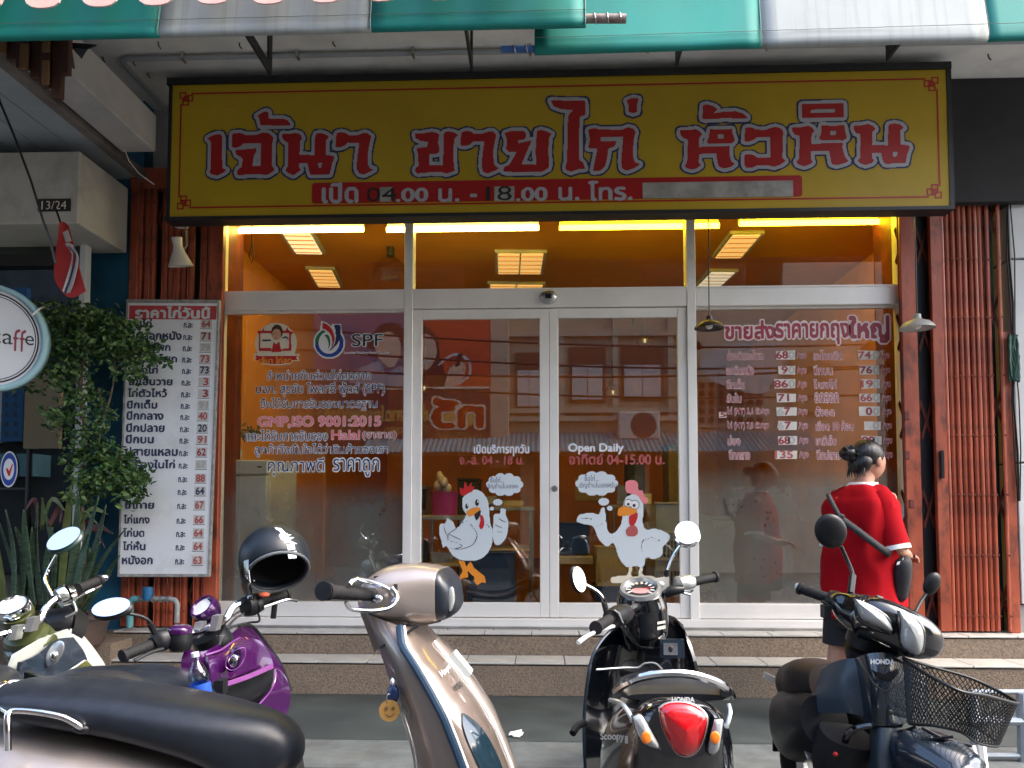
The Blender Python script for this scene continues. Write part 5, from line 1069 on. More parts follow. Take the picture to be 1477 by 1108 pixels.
msh('figure_print', [stroke([(606, 519), (614, 524), (623, 517)], 3)], P_white, .009); msh('figure_print', [circ(610, 503, 2, 1.4), circ(622, 503, 2, 1.4), [(660, 512), (668, 510), (664, 528), (656, 530)]], P_black, .009)
msh('figure_print', [stroke([(632, 528), (655, 512), (675, 520), (678, 540), (660, 556)], 4)], P_offw, .005)
msh('figure_print', [cm([(530, 500), (548, 470), (575, 468), (585, 490), (580, 500), (545, 505)])], mat('poster_hair', (.03, .015, .012), .5), .004); msh('figure_print', [cm([(540, 492), (560, 478), (576, 490), (578, 512), (566, 530), (552, 524), (543, 508)])], M_skr, .006); msh('figure_print', [[(500, 558), (520, 530), (548, 520), (558, 540), (575, 528), (590, 535), (595, 558)]], P_lav, .005)
def mtext(s, px, m, d=.01, g=.03, res=20):
    r_ = rect_world(*px, LM); r_ = (r_[1], r_[0], r_[2], r_[3]); decal('lettering', text_polys(s), r_, PW + d, m, bd, grow=g, res=res)
msh('yellow_blob', [circ(662, 600, 30, 18)], P_gold, .004); mtext('ทวี', (626, 696, 576, 617), P_cream, .006, .09); mtext('ทวี', (626, 696, 576, 617), P_signred, .009, .05)
mtext('เซอร์วิสโฟน', (624, 695, 622, 636), P_gold, .006, .02); mtext('ช่างตลาดโทรศัพท์มือถือ', (458, 618, 585, 608), P_gold, .006, .05); mtext('โทร. 089-123 อะไหล่', (470, 618, 614, 626), P_gold, .006, .02)
# street wires
for i, (ya, yb) in enumerate(((470, 488), (500, 520), (530, 515), (545, 560))):
    a, b = PM(560, ya, 7.5), PM(1310, yb, 7.5); pts = [(a.x - 2 + (b.x - a.x + 4) * k / 14, -7.5, a.z + (b.z - a.z) * k / 14 - .25 * math.sin(math.pi * k / 14)) for k in range(15)]
    tag(MB().tube(pts, .018, 6).build('power_line', M_black, None, True), ('topmost', 'second', 'third', 'lowest')[i] + ' black power line strung along the far side of the street', 'cable', 'power lines over the street')
far = thing('far_row_building', 'long plain row of buildings closing the far side of the street', 'building', (0, -11, -.1)); box('wall', (-22, -11.6, -.1), (22, -11.4, 6.6), mat('row_stucco', (.14, .13, .12), .8, n=.8, amt=.3), far)
# ================================================================ PLANTS AT THE CAFE DOOR
def leafmat(nm, c, c2):
    m = mat(nm, c, .42, n=7, col2=c2); b = m.node_tree.nodes['Principled BSDF']; b.inputs['Specular IOR Level'].default_value = .4; return m
M_l1 = leafmat('shrub_leaf', (.05, .12, .025), (.012, .04, .012)); M_l2 = leafmat('shrub_leaf_light', (.10, .17, .04), (.04, .09, .02)); M_stem = mat('bark', (.12, .09, .06), .9, n=20, amt=.4)
sb = thing('climbing_shrub', 'leafy green shrub growing between the cafe door and the white price board', 'shrub', PY(112, 870, -.5))
def leafset(nm, cl, m, seed):
    rnd = random.Random(seed); mb = MB(); V = []; Fc = []
    for (px, py, Y, rx, ry, n) in cl:
        c = PY(px, py, Y); s_ = (Y - CAM.y) / F
        for k in range(n):
            a, b, r = rnd.uniform(0, 6.283), rnd.uniform(-1, 1), rnd.random() ** .45; q = math.sqrt(1 - b * b)
            p = c + Vector((rx * s_ * r * q * math.cos(a), .16 * r * q * math.sin(a), ry * s_ * r * b))
            d = Vector((rnd.uniform(-1, 1), rnd.uniform(-1, .4), rnd.uniform(-.9, .5))).normalized(); u = d.cross(Vector((rnd.uniform(-1, 1), rnd.uniform(-1, 1), rnd.uniform(-1, 1)))).normalized(); w = d.cross(u)
            L = rnd.uniform(.022, .042); B = L * rnd.uniform(.38, .5); i = len(V); V += [p, p + d * L * .5 + u * B + w * .004, p + d * L * 1.35, p + d * L * .5 - u * B + w * .004, p + d * L * .5 - w * .006, p + d * L]; Fc += [(i, i + 4, i + 1), (i + 1, i + 4, i + 5), (i + 1, i + 5, i + 2), (i, i + 3, i + 4), (i + 3, i + 5, i + 4), (i + 3, i + 2, i + 5)]
    o = obj(nm, V, Fc, m, sb); o['kind'] = 'stuff'; return o
cl = [(75, 452, -.55, 30, 18, 120), (110, 462, -.5, 36, 22, 190), (150, 462, -.48, 28, 18, 130), (180, 478, -.48, 30, 20, 150), (80, 495, -.55, 34, 22, 170), (130, 500, -.5, 44, 24, 260), (185, 505, -.48, 34, 16, 150), (212, 498, -.5, 18, 10, 45), (225, 518, -.5, 14, 7, 28), (60, 530, -.55, 18, 16, 60), (100, 540, -.52, 30, 20, 130), (190, 535, -.5, 22, 14, 70), (120, 575, -.5, 30, 22, 130), (90, 600, -.52, 26, 16, 100), (150, 600, -.48, 14, 16, 50), (45, 560, -.56, 12, 12, 25), (128, 630, -.5, 26, 22, 110), (120, 660, -.48, 24, 18, 100), (160, 660, -.46, 30, 20, 180), (185, 680, -.45, 24, 20, 140), (150, 695, -.46, 36, 18, 170), (185, 710, -.45, 22, 16, 100), (120, 715, -.48, 20, 14, 60), (130, 690, -.48, 26, 14, 90), (200, 690, -.46, 14, 14, 40)]
leafset('foliage', [(a, b, y, c * 1.2, d * 1.3, int(n * .6)) for a, b, y, c, d, n in cl], M_l1, 3); leafset('foliage', [(a, b, y - .03, c, d, max(6, int(n * .5))) for a, b, y, c, d, n in cl], M_l2, 5)
leafset('foliage', [(a, b, y - .02, c * 1.75, d * 1.8, int(n * .16)) for a, b, y, c, d, n in cl], M_l1, 9); leafset('foliage', [(a, b + 10, y - .03, c * 1.5, d * 2.1, int(n * .07)) for a, b, y, c, d, n in cl], M_l2, 12)
for pts, r in (([(118, 880), (122, 800), (118, 720), (124, 640), (116, 560), (120, 500), (112, 455)], .012), ([(120, 640), (150, 600), (165, 540), (160, 480)], .006), ([(118, 560), (90, 520), (70, 470)], .006), ([(122, 720), (150, 690), (185, 680)], .006), ([(160, 540), (190, 510), (222, 505)], .004), ([(120, 640), (165, 655), (190, 670)], .005), ([(142, 560), (148, 600), (140, 650)], .004)):
    tube('stem', [tuple(p) for p in crom([tuple(PY(x, y, -.5)) for x, y in pts], 4)], r, M_stem, sb)
# snake plants
M_sn = mat('snake_leaf', (.07, .11, .06), .45, n=22, col2=(.012, .035, .016), stretch=(.6, .6, 3.5)); M_sn2 = mat('snake_leaf_dark', (.05, .10, .05), .45, n=26, col2=(.01, .03, .015), stretch=(.6, .6, 3.5)); M_red = mat('wine_leaf', (.10, .03, .03), .5, n=6, amt=.4); M_yg = mat('yellow_green_leaf', (.10, .13, .035), .45, n=8, amt=.3)
def blades(label, Y, L, potx, cat='plant', name='snake_plant'):
    b0 = PY(potx, 905, Y); t = thing(name, label, cat, (b0.x, Y, .3)); zb_ = .42
    MB().lathe([(0, 0), (.13, 0), (.17, .16), (.18, .165), (.18, .19), (.16, .19), (.15, .15), (0, .15)], (b0.x, Y, .3), n=22).build('pot', mat('dark_clay_pot', (.07, .045, .035), .8, n=8, amt=.3), t, True)
    for i, (bx, by, mx, my, tx, ty, w, m) in enumerate(L):
        yj = Y + random.uniform(-.09, .09); A, M_, T = [PY(x, y, yj) for x, y in ((bx, by), (mx, my), (tx, ty))]; T.y -= .04; P = crom([tuple(A), tuple(M_), tuple(T)], 5); V = []; n = len(P)
        for k, p in enumerate(P):
            tt = k / (n - 1); ww = w * (.55 + .45 * math.sin(min(1, tt * 1.6) * math.pi / 2)) * (1 - max(0, tt - .55) / .45) ** .8 + .0008; d = Vector(P[min(k + 1, n - 1)]) - Vector(P[max(k - 1, 0)]); s_ = d.cross(Vector((.0, 1, 0))).normalized(); tw = .5 * math.sin(i * 2.1 + tt * 2); sd_ = (s_ * math.cos(tw) + Vector((0, 1, 0)) * math.sin(tw)); V += [Vector(p) - sd_ * ww, Vector(p) + Vector((0, .012, 0)), Vector(p) + sd_ * ww]
        Fc = []
        for k in range(n - 1): a = 3 * k; Fc += [(a, a + 1, a + 4, a + 3), (a + 1, a + 2, a + 5, a + 4)]
        o = obj('leaf', V, Fc, m, t, True); o.modifiers.new('s', 'SOLIDIFY').thickness = .004
    return t
blades('tall mottled snake plant behind the round mirror of the olive scooter', -.62, [(60, 880, 52, 800, 60, 725, .026, M_sn), (75, 885, 78, 800, 70, 735, .022, M_sn), (92, 885, 108, 800, 118, 708, .028, M_sn), (100, 885, 122, 790, 148, 715, .028, M_sn2), (50, 880, 38, 790, 40, 735, .022, M_sn2), (85, 885, 95, 770, 108, 700, .024, M_yg), (105, 885, 140, 780, 158, 728, .024, M_sn), (68, 885, 66, 820, 82, 760, .02, M_sn2), (96, 885, 112, 830, 130, 770, .022, M_sn2), (82, 880, 84, 830, 96, 780, .024, M_sn)], 85)
blades('spreading snake plant whose leaf points over the foot of the price board', -.52, [(110, 890, 140, 820, 186, 762, .022, M_sn), (112, 890, 150, 835, 178, 800, .016, M_sn2), (105, 890, 128, 820, 150, 780, .022, M_sn), (118, 890, 140, 850, 165, 828, .014, M_sn), (95, 890, 106, 830, 104, 760, .022, M_sn2), (112, 890, 130, 840, 134, 790, .02, M_yg)], 115)
blades('snake plant with pale striped leaves at the far left edge', -.55, [(18, 890, 20, 800, 14, 735, .024, M_sn), (30, 890, 34, 800, 28, 760, .024, M_sn), (8, 885, -2, 820, -12, 730, .026, M_yg), (25, 890, 22, 830, 2, 745, .026, M_sn2), (38, 890, 46, 820, 52, 760, .02, M_sn)], 22)
blades('low plant with wine red and yellow green leaves under the shrub', -.58, [(60, 760, 75, 720, 100, 738, .016, M_yg), (55, 760, 50, 720, 42, 738, .014, M_red), (70, 760, 88, 730, 92, 755, .016, M_red), (110, 770, 130, 735, 160, 742, .018, M_yg), (112, 775, 140, 760, 168, 770, .018, M_red), (105, 770, 120, 740, 145, 755, .016, M_yg), (60, 765, 62, 730, 66, 718, .016, M_yg), (115, 775, 128, 752, 156, 790, .014, M_red)], 70, name='leafy_plant')
# ================================================================ SCOOTERS
ZR = -.12
def Q(px, py, Y): return tuple(PY(px, py, Y))
def QV(px, py, Y): return PY(px, py, Y)
M_seat = mat('seat_vinyl', (.010, .013, .019), .36, spec=.35, n=40, amt=.15, bump=.03)
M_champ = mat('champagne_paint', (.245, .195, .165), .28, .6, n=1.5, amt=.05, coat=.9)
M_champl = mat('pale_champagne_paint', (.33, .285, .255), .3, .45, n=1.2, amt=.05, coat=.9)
M_gblk = mat('gloss_black_paint', (.003, .004, .006), .12, n=2, amt=.2, coat=1.0); M_purple = mat('purple_paint', (.045, .003, .068), .24, .3, n=2, amt=.12, coat=1.0)
M_purpd = mat('dark_purple_paint', (.022, .004, .04), .22, .1, n=2, amt=.2, coat=.9); M_lilac = mat('lilac_trim', (.19, .05, .23), .3, .4, coat=.8)
M_olive = mat('olive_paint', (.05, .06, .02), .3, .1, n=2, amt=.15, coat=.6); M_wht = mat('white_scooter_paint', (.38, .40, .375), .25, n=1, amt=.04, coat=.8); M_navyp = mat('navy_paint', (.014, .024, .038), .22, .1, n=2, amt=.15, coat=.8)
M_dustn = mat('dusty_navy_paint', (.03, .048, .065), .42, .0, n=3, amt=.2, coat=.12); dirt(M_dustn, 20, (.3, .33, .33), .66, .72, k=.7)
M_mir = mat('mirror_glass', (.92, .93, .93), .015, 1.0); M_lens = mat('clear_lens', (.38, .40, .40), .08, .25, n=16, col2=(.32, .34, .34), coat=1.0); M_redl = mat('red_lens', (.42, .004, .008), .1, n=10, amt=.25, coat=1.0); M_ambl = mat('amber_bulb', (.8, .2, .02), .3)
M_trimw = mat('white_trim_line', (.7, .72, .72), .3); M_satin = mat('satin_silver', (.5, .52, .53), .3, .8)
def pod(nm, c, nrm, r, m, parent, up=(0, 0, 1), n=24, k=12, disc=False, off=0.):
    """flattened ellipsoid (or flat disc) facing nrm, r = (across, upward, depth)"""
    nrm = Vector(nrm).normalized(); up = Vector(up); ax = up.cross(nrm).normalized(); uy = nrm.cross(ax).normalized()
    rot = Matrix((ax, uy, nrm)).transposed(); c = Vector(c)
    if disc:
        V = [c + nrm * off + ax * (r[0] * math.cos(2 * math.pi * i / n)) + uy * (r[1] * math.sin(2 * math.pi * i / n)) for i in range(n)]
        return obj(nm, V, [tuple(range(n))], m, parent)
    return MB().ell(c, r, n, k, rot).build(nm, m, parent, True)
def mirror(c, nrm, rx, ry, stalk, parent, housing=M_black, up=(0, 0, 1), depth=.018, stalkm=M_black, back=False, r=.0055):
    mr_ = pod('mirror', c, nrm, (rx, ry, depth), housing, parent, up)
    if not back: pod('mirror_glass', c, nrm, (rx * .9, ry * .9, 0), M_mir, mr_, up, disc=True, off=depth + .0015)
    o = MB().tube([tuple(p) for p in crom(stalk, 4)], r, 8).build('mirror_stalk', stalkm, parent, True)
def wheel(cx, cy_, r, w, ax, parent, cz=None, name='wheel'):
    a = Vector(ax).normalized(); c = Vector((cx, cy_, ZR + r if cz is None else cz)); u = .5 * w
    t = MB().lathe([(r * .68, -u * .8), (r * .86, -u), (r * .96, -u * .7), (r, -u * .25), (r, u * .25), (r * .96, u * .7), (r * .86, u), (r * .68, u * .8), (r * .68, -u * .8)], c, a, 36).build(name, M_rubber, parent, True)
    MB().lathe([(r * .68, -u * .7), (r * .6, -u * .3), (r * .6, u * .3), (r * .68, u * .7)], c, a, 30).build('rim', M_satin, t, True)
    mb = MB(); e1 = a.orthogonal().normalized(); e2 = a.cross(e1)
    for k in range(5):
        d = e1 * math.cos(k * 1.2566) + e2 * math.sin(k * 1.2566); mb.tube([c + d * .02, c + d * r * .62], .014, 6)
    mb.lathe([(0, -u * .9), (.035, -u * .8), (.035, u * .8), (0, u * .9)], c, a, 14); mb.build('spokes', M_satin, t, True); return t
def grip(p0, p1, r0, parent, m=M_rubber, end=M_black, nm='grip'):
    p0, p1 = Vector(p0), Vector(p1); d = (p1 - p0); L = d.length; prof = [(0, 0), (r0 * 1.25, 0), (r0 * 1.3, .004), (r0 * 1.3, .010), (r0, .013)]
    k = 0; h = .016
    while h < L - .012: prof += [(r0, h), (r0 * 1.05, h + .002), (r0 * 1.05, h + .005), (r0, h + .007)]; h += .009
    prof += [(r0, L - .008), (r0 * 1.35, L - .006), (r0 * 1.35, L), (0, L)]
    return MB().lathe(prof, p0, d, 18).build(nm, m, parent, True)
# ---------------------------------------------------------------- 1. champagne scooter in the foreground
cY = -3.12
v = thing('scooter', 'champagne scooter with a long black seat in the foreground, nearest of the scooters', 'scooter', (QV(300, 900, cY).x, cY, ZR))
def vs(px, yt, yb, hw, Yn=None):
    a = QV(px, yt, cY if Yn is None else Yn); b = QV(px, yb, cY if Yn is None else Yn); return (a.x, cY, (a.z + b.z) / 2, hw, (a.z - b.z) / 2)
loft('seat', [vs(14, 996, 1006, .06), vs(18, 984, 1016, .11), vs(42, 981, 1028, .13), vs(110, 983, 1042, .138), vs(190, 990, 1056, .14), vs(265, 1001, 1076, .14), vs(325, 1012, 1100, .13), vs(365, 1021, 1130, .11), vs(392, 1036, 1148, .09), vs(405, 1062, 1148, .07), vs(411, 1092, 1138, .035)], M_seat, v, n=28, sub=4, power=2.6)
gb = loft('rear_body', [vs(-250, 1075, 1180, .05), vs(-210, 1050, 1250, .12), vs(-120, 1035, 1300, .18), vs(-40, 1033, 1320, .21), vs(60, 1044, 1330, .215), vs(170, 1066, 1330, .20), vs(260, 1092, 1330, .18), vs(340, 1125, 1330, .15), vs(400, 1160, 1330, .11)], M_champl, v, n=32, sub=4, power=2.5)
mb = MB()
mb.tube([tuple(p) for p in crom([Q(12, 1082, -3.3), Q(11, 1050, -3.3), Q(12, 1030, -3.29), Q(24, 1025, -3.28), Q(60, 1028, -3.28), Q(92, 1035, -3.275), Q(116, 1048, -3.265), Q(122, 1054, -3.24)], 4)], .0085, 10)
mb.tube([tuple(p) for p in crom([Q(14, 1028, -3.29), (QV(-8, 1020, -3.2).x, -3.2, QV(-8, 1028, -3.29).z), (QV(-16, 1020, -3.12).x, -3.12, QV(-8, 1028, -3.29).z), (QV(-8, 1020, -3.04).x, -3.04, QV(-8, 1028, -3.29).z), (QV(20, 1025, -2.96).x, -2.96, QV(20, 1026, -3.28).z), (QV(100, 1040, -2.96).x, -2.96, QV(100, 1038, -3.28).z)], 4)], .0085, 10)
mb.build('grab_rail', M_chrome, v, True); pod('rail_cap', Q(119, 1051, -3.25), (0, -1, .2), (.024, .014, .02), M_black, v)
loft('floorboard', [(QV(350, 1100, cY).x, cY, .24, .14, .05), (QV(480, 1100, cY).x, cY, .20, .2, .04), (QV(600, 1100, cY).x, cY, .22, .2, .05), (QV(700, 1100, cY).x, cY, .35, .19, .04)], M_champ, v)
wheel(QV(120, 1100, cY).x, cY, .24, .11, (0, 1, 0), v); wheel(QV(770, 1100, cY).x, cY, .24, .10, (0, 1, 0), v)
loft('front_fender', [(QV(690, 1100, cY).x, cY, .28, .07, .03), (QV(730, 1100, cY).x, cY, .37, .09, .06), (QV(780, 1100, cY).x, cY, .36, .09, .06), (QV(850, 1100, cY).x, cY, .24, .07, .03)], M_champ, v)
# leg shield: near edge and ridge traced, bulging forward
VT = [(579, 905), (582, 933), (601, 962), (624, 1002), (641, 1034), (658, 1077), (672, 1115), (690, 1170)]
VR = [(605, 899), (634, 936), (661, 966), (693, 1011), (716, 1052), (738, 1108), (748, 1140), (760, 1200)]
VL = [(528, 884), (547, 932), (563, 982), (578, 1028), (594, 1077), (600, 1115), (603, 1150), (604, 1200)]
VE = [.10, .15, .18, .2, .215, .22, .22, .21]
def arr(L, k): f = k * (len(L) - 1); i = min(int(f), len(L) - 2); t = f - i; return np.array(L[i], float) * (1 - t) + np.array(L[i + 1], float) * t
def vsurf(u, k, off=0.):
    T_, R__, E = arr(VT, k), arr(VR, k), float(arr([(e,) for e in VE], k)[0]); Ye = cY - E
    a = QV(T_[0], T_[1], Ye); b = QV(R__[0], R__[1], cY); s = abs(u); an = (1 - s) * math.pi / 2
    x = b.x + (a.x - b.x) * (1 - math.cos(an)) ; y = cY - E * math.sin(an) * (1 if u >= 0 else -1); z = a.z * (1 - s) + b.z * s
    n = Vector((.8 * math.cos(an) + .25, -math.sin(an), .3)).normalized()
    return (x + n.x * off, y + n.y * off, z + n.z * off)
us = [0.001, .15, .3, .45, .6, .75, .88, 1]
def vgrid(off=0.): return [[vsurf(u, k / 14, off) for u in us] + [((lambda p: (p[0], 2 * cY - p[1], p[2]))(vsurf(u, k / 14, off))) for u in us[::-1][1:]] for k in range(15)]
sheet('leg_shield', vgrid(), M_champ, v, .006, nu=2, nv=2)
def vin(w, k):
    T_, L_2, E = arr(VT, k), arr(VL, k), float(arr([(e,) for e in VE], k)[0]); a = QV(T_[0], T_[1], cY - E); b = QV(L_2[0], L_2[1], cY - .08)
    return (a.x + (b.x - a.x) * w, cY - E + (E - .08) * w * w, a.z + (b.z - a.z) * w)
g = [[vin(w, k / 10) for w in (0, .3, .55, .8, 1)] for k in range(11)]; g = [r + [(r[-1][0] - .005, cY, r[-1][2])] + [(p[0], 2 * cY - p[1], p[2]) for p in r[::-1]] for r in g]
sheet('inner_panel', g, M_champ, v, .005, nu=2, nv=2)
edge = [vsurf(0, k / 24, .004) for k in range(25)]; tube('edge_trim', [(p[0] - .004, p[1], p[2]) for p in edge], .011, mat('dark_blue_rubber', (.01, .03, .06), .4), v); tube('edge_line', [(p[0] + .008, p[1] - .004, p[2] + .003) for p in edge], .0035, M_trimw, v)
tube('edge_trim', [(p[0], 2 * cY - p[1], p[2]) for p in edge], .010, MATS['dark_blue_rubber'], v)
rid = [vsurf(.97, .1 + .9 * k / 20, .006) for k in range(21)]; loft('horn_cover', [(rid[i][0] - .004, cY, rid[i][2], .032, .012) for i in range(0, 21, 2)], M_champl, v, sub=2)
tube('chrome_strip', [(p[0] + .001, p[1] - .028, p[2] - .0) for p in rid], .0042, M_trimw, v)
a, b = Vector(vsurf(.98, .20)), Vector(vsurf(.98, .325)); MB().obox((a + b) / 2 + Vector((.012, -.0, .010)), (b - a) / 2, (0, .03, 0), Vector((.010, 0, .007))).build('ridge_highlight_block', mat('highlight_white', (.42, .46, .46), .3), v)  # pale raised block stands in for the white highlight on the horn cover
dl = [[vsurf(u0 + (u1 - u0) * t, k, .006) for t in (0, .5, 1)] for k, u0, u1 in ((.50, .32, .34), (.53, .28, .44), (.58, .22, .52), (.66, .2, .58), (.76, .22, .58), (.86, .28, .52))]
sheet('side_vent', dl, mat('dark_lens', (.008, .02, .03), .1, coat=1.), v, .004, nu=2, nv=2)
text('lettering', 'Vespa', None, 0, [(.0, M_trimw, 0)], v, res=30, mapper=lambda a, b, dy: vsurf(.30 + .36 * a + .06 * b, .335 - .06 * a - .045 * b, .009))
vl_dark = [tuple(vsurf(.62 + .12 * a, .33 + .0 * a, .008)) for a in (0, 1)]
text('lettering', '150', None, 0, [(.03, P_black, 0)], v, res=20, mapper=lambda a, b, dy: vsurf(.46 + .2 * a, .375 - .02 * a - .022 * b, .009))
tube('neck_seam', [tuple(QV(x, y, cY - .115)) for x, y in ((548, 934), (566, 924), (586, 914), (604, 902))], .004, M_dark, v)
# neck and headset
loft('steering_neck', [(*Q(600, 915, cY), .05, .055)[:3] + (.065, .05), (*Q(578, 908, cY), .075, .06)[:3] + (.08, .06), (*Q(574, 880, cY), .09, .07)[:3] + (.085, .062), (*Q(585, 862, cY), .09, .07)[:3] + (.09, .06)], M_champ, v, n=24)
prism('neck_cover', [tuple(np.array(Q(x, y, cY))[[0, 2]]) for x, y in ((527, 876), (548, 933), (566, 922), (602, 900), (640, 892), (600, 868))], 'xz', cY - .07, cY + .07, M_champ, v)
def hs(px, yt, yb, hw, pw=2.8): a, b = QV(px, yt, cY), QV(px, yb, cY); return (a.x, cY - (a.x + .35) * .12, (a.z + b.z) / 2, hw, (a.z - b.z) / 2, pw)
loft('headset', [hs(520, 846, 872, .03), hs(530, 838, 882, .075), hs(548, 826, 890, .11), hs(570, 815, 895, .12), hs(595, 812, 897, .115), hs(618, 814, 896, .105, 3.4), hs(636, 817, 893, .098, 4), hs(641, 818, 892, .096, 4)], M_champl, v, n=32, sub=4, power=2.8)
loft('headlight_bezel', [hs(641.5, 819, 892, .095, 4), hs(647, 821, 890, .093, 4), hs(653, 825, 885, .088, 4), hs(659, 832, 876, .078, 4)], mat('satin_black_bezel', (.01, .014, .022), .35), v, n=30, sub=2, power=3)
q = QV(654, 858, cY - .04); HL_ = True
gq0, gq1 = QV(470, 853, -3.42), QV(543, 858, -3.21); grip(gq0, gq1, .0165, v); pod('bar_end', gq0, gq0 - gq1, (.015, .015, .006), M_black, v)
MB().tube([gq0 - (gq0 - gq1) * .02, gq0 + (gq0 - gq1).normalized() * .012], [.016, .023], 18).build('grip_flare', M_black, v, True)
loft('switch_housing', [(*Q(535, 857, -3.22), .022, .022), (*Q(552, 858, -3.19), .032, .034), (*Q(572, 858, -3.16), .03, .034)], M_black, v)
tube('brake_lever', [tuple(p) for p in crom([Q(566, 848, -3.24), Q(573, 862, -3.26), Q(562, 876, -3.3), Q(540, 881, -3.35), Q(515, 880, -3.4), Q(504, 877, -3.42), Q(499, 868, -3.43)], 4)], .0055, M_chrome, v)
tube('lever_guard', [tuple(p) for p in crom([Q(504, 843, -3.36), Q(512, 836, -3.34), Q(530, 838, -3.3), Q(556, 848, -3.25), Q(571, 860, -3.23), Q(566, 870, -3.24)], 4)], .006, M_chrome, v)
pod('lever_bolt', Q(545, 864, -3.26), (-.3, -1, .2), (.014, .012, .01), M_chrome, v)
MB().obox(QV(549, 835, -3.2), (.016, -.004, .0), (0, .01, 0), (0, 0, .007)).build('switch_button', M_black, v)
MB().obox(QV(571, 847, -3.235), (.004, 0, -.0), (0, .003, 0), (-.001, 0, .008)).build('slot', M_dark, v)
gq = Vector((gq0.x + .12, 2 * cY - gq0.y + .06, gq0.z)); grip(gq, Vector((gq1.x + .1, 2 * cY - gq1.y, gq1.z)), .0165, v)
pod('emblem_disc', Q(566, 899, cY - .075), (-.2, -1, .1), (.017, .017, .003), M_champl, v)
pod('key_barrel', Q(573, 986, -3.22), (-1, -.3, .1), (.028, .036, .02), M_chrome, v)
ky = thing('key_ring', 'round wooden smiley key tag hanging on a ring from the champagne scooter', 'key tag', QV(562, 1040, -3.27))
pod('key_fob', Q(567, 1001, -3.26), (-.5, -1, 0), (.018, .022, .01), mat('navy_key_fob', (.01, .03, .1), .35), ky)
mbk = MB(); c_ = QV(561, 1008, -3.27)
mbk.tube([(c_.x + .006 * math.cos(t), c_.y + .004 * math.cos(t), c_.z + .012 * math.sin(t)) for t in [k * math.pi / 6 for k in range(13)]], .0012, 6); mbk.build('ring', M_steel, ky, True)
c_ = QV(562, 1025, -3.27); MB().lathe([(0, 0), (.0265, 0), (.0265, .004), (0, .004)], c_, (0, -1, .05), 28).build('tag_disc', mat('light_wood_tag', (.42, .23, .06), .55, n=20, amt=.15), ky)
for nm, pts in (('face_print', [circ(557, 1022, 2.4, 2.8), circ(567, 1022, 2.4, 2.8), stroke([(555, 1029), (562, 1034), (569, 1029)], 1.6)]),): shape(nm, pts, (0, 0), 1, -3.276, M_brl, ky, res=40)
# ---------------------------------------------------------------- 2. black scooter seen from behind
s2 = thing('scooter', 'glossy black scooter seen from behind with a red heart-shaped tail light', 'scooter', (QV(950, 1000, -2.7).x, -2.7, ZR))
def rs(y, xl, xr, yy, hh, Y, m=None):  # section across the picture at depth Y
    a, b = QV(xl, yy, Y), QV(xr, yy, Y); return ((a.x + b.x) / 2, Y, (a.z + b.z) / 2, (b.x - a.x) / 2, hh)
def loftx(nm, secs, m, parent, n=28, sub=4, power=2.6, **k):
    """sections stacked along depth: across = x, height = z"""
    P = crom(secs, sub); V = []; Fc = []
    for p in P:
        pw = p[5] if len(p) > 5 else power
        for i in range(n):
            a = 2 * math.pi * i / n; ca, sa = math.cos(a), math.sin(a); q_ = (abs(ca) ** pw + abs(sa) ** pw) ** (-1 / pw); V.append((p[0] + ca * q_ * p[3], p[1], p[2] + sa * q_ * p[4]))
    for i in range(len(P) - 1):
        for j in range(n): a = i * n + j; b = i * n + (j + 1) % n; Fc.append((a, b, b + n, a + n))
    Fc.append(tuple(range(n))); Fc.append(tuple((len(P) - 1) * n + j for j in range(n))[::-1])
    return obj(nm, V, Fc, m, parent, True, 50)
def sx(px0, px1, py0, py1, Y, pw=2.6): a, b = QV(px0, py0, Y), QV(px1, py1, Y); return ((a.x + b.x) / 2, Y, (a.z + b.z) / 2, (b.x - a.x) / 2, (a.z - b.z) / 2, pw)
loftx('tail_body', [sx(935, 1035, 1015, 1095, -3.30), sx(915, 1046, 1009, 1120, -3.27), sx(893, 1056, 1004, 1160, -3.2), sx(872, 1060, 1002, 1200, -3.1), sx(865, 1056, 1004, 1210, -2.98), sx(868, 1050, 1010, 1210, -2.8), sx(884, 1040, 1016, 1190, -2.6), sx(900, 1020, 1030, 1150, -2.5)], M_gblk, s2, n=36, power=2.7)
loftx('seat', [sx(905, 1048, 1000, 1012, -3.16), sx(893, 1054, 986, 1014, -3.1), sx(888, 1052, 975, 1014, -2.98), sx(890, 1048, 969, 1012, -2.8), sx(893, 1038, 967, 1006, -2.6), sx(905, 1025, 972, 1002, -2.48), sx(925, 1010, 980, 998, -2.42)], M_seat, s2, power=2.5)
tube('grab_rail', [tuple(p) for p in crom([Q(888, 997, -3.12), Q(903, 986, -3.17), Q(925, 977, -3.2), Q(958, 972, -3.22), Q(995, 973, -3.22), Q(1025, 981, -3.2), Q(1045, 991, -3.17), Q(1056, 1004, -3.12)], 4)], .011, M_chrome, s2)
loftx('rail_end', [sx(1038, 1056, 990, 1006, -3.17), sx(1036, 1058, 988, 1010, -3.1), sx(1040, 1056, 992, 1008, -3.0)], M_gblk, s2)
text('lettering', 'HONDA', (968, 1000, 1004, 1011), -3.335, [(.05, M_trimw, .012)], s2, res=22)
def outline_prism(nm, pts, Y, d, m, parent, bulge=0.):
    P = crom(pts + [pts[0]], 4)[:-1]; n = len(P); c = np.mean(P, 0); V = []; Fc = []; L = [(1.0, 0), (.97, -d * .6), (.8, -d), (.45, -d - bulge * .7), (.001, -d - bulge)]
    for k, dy in L:
        for p in P: x, y = c + (p - c) * k; q_ = QV(x, y, Y); V.append((q_.x, Y + dy, q_.z))
    for i in range(len(L) - 1):
        for j in range(n): a = i * n + j; b = i * n + (j + 1) % n; Fc.append((a, b, b + n, a + n))
    return obj(nm, V, Fc, m, parent, True, 60)
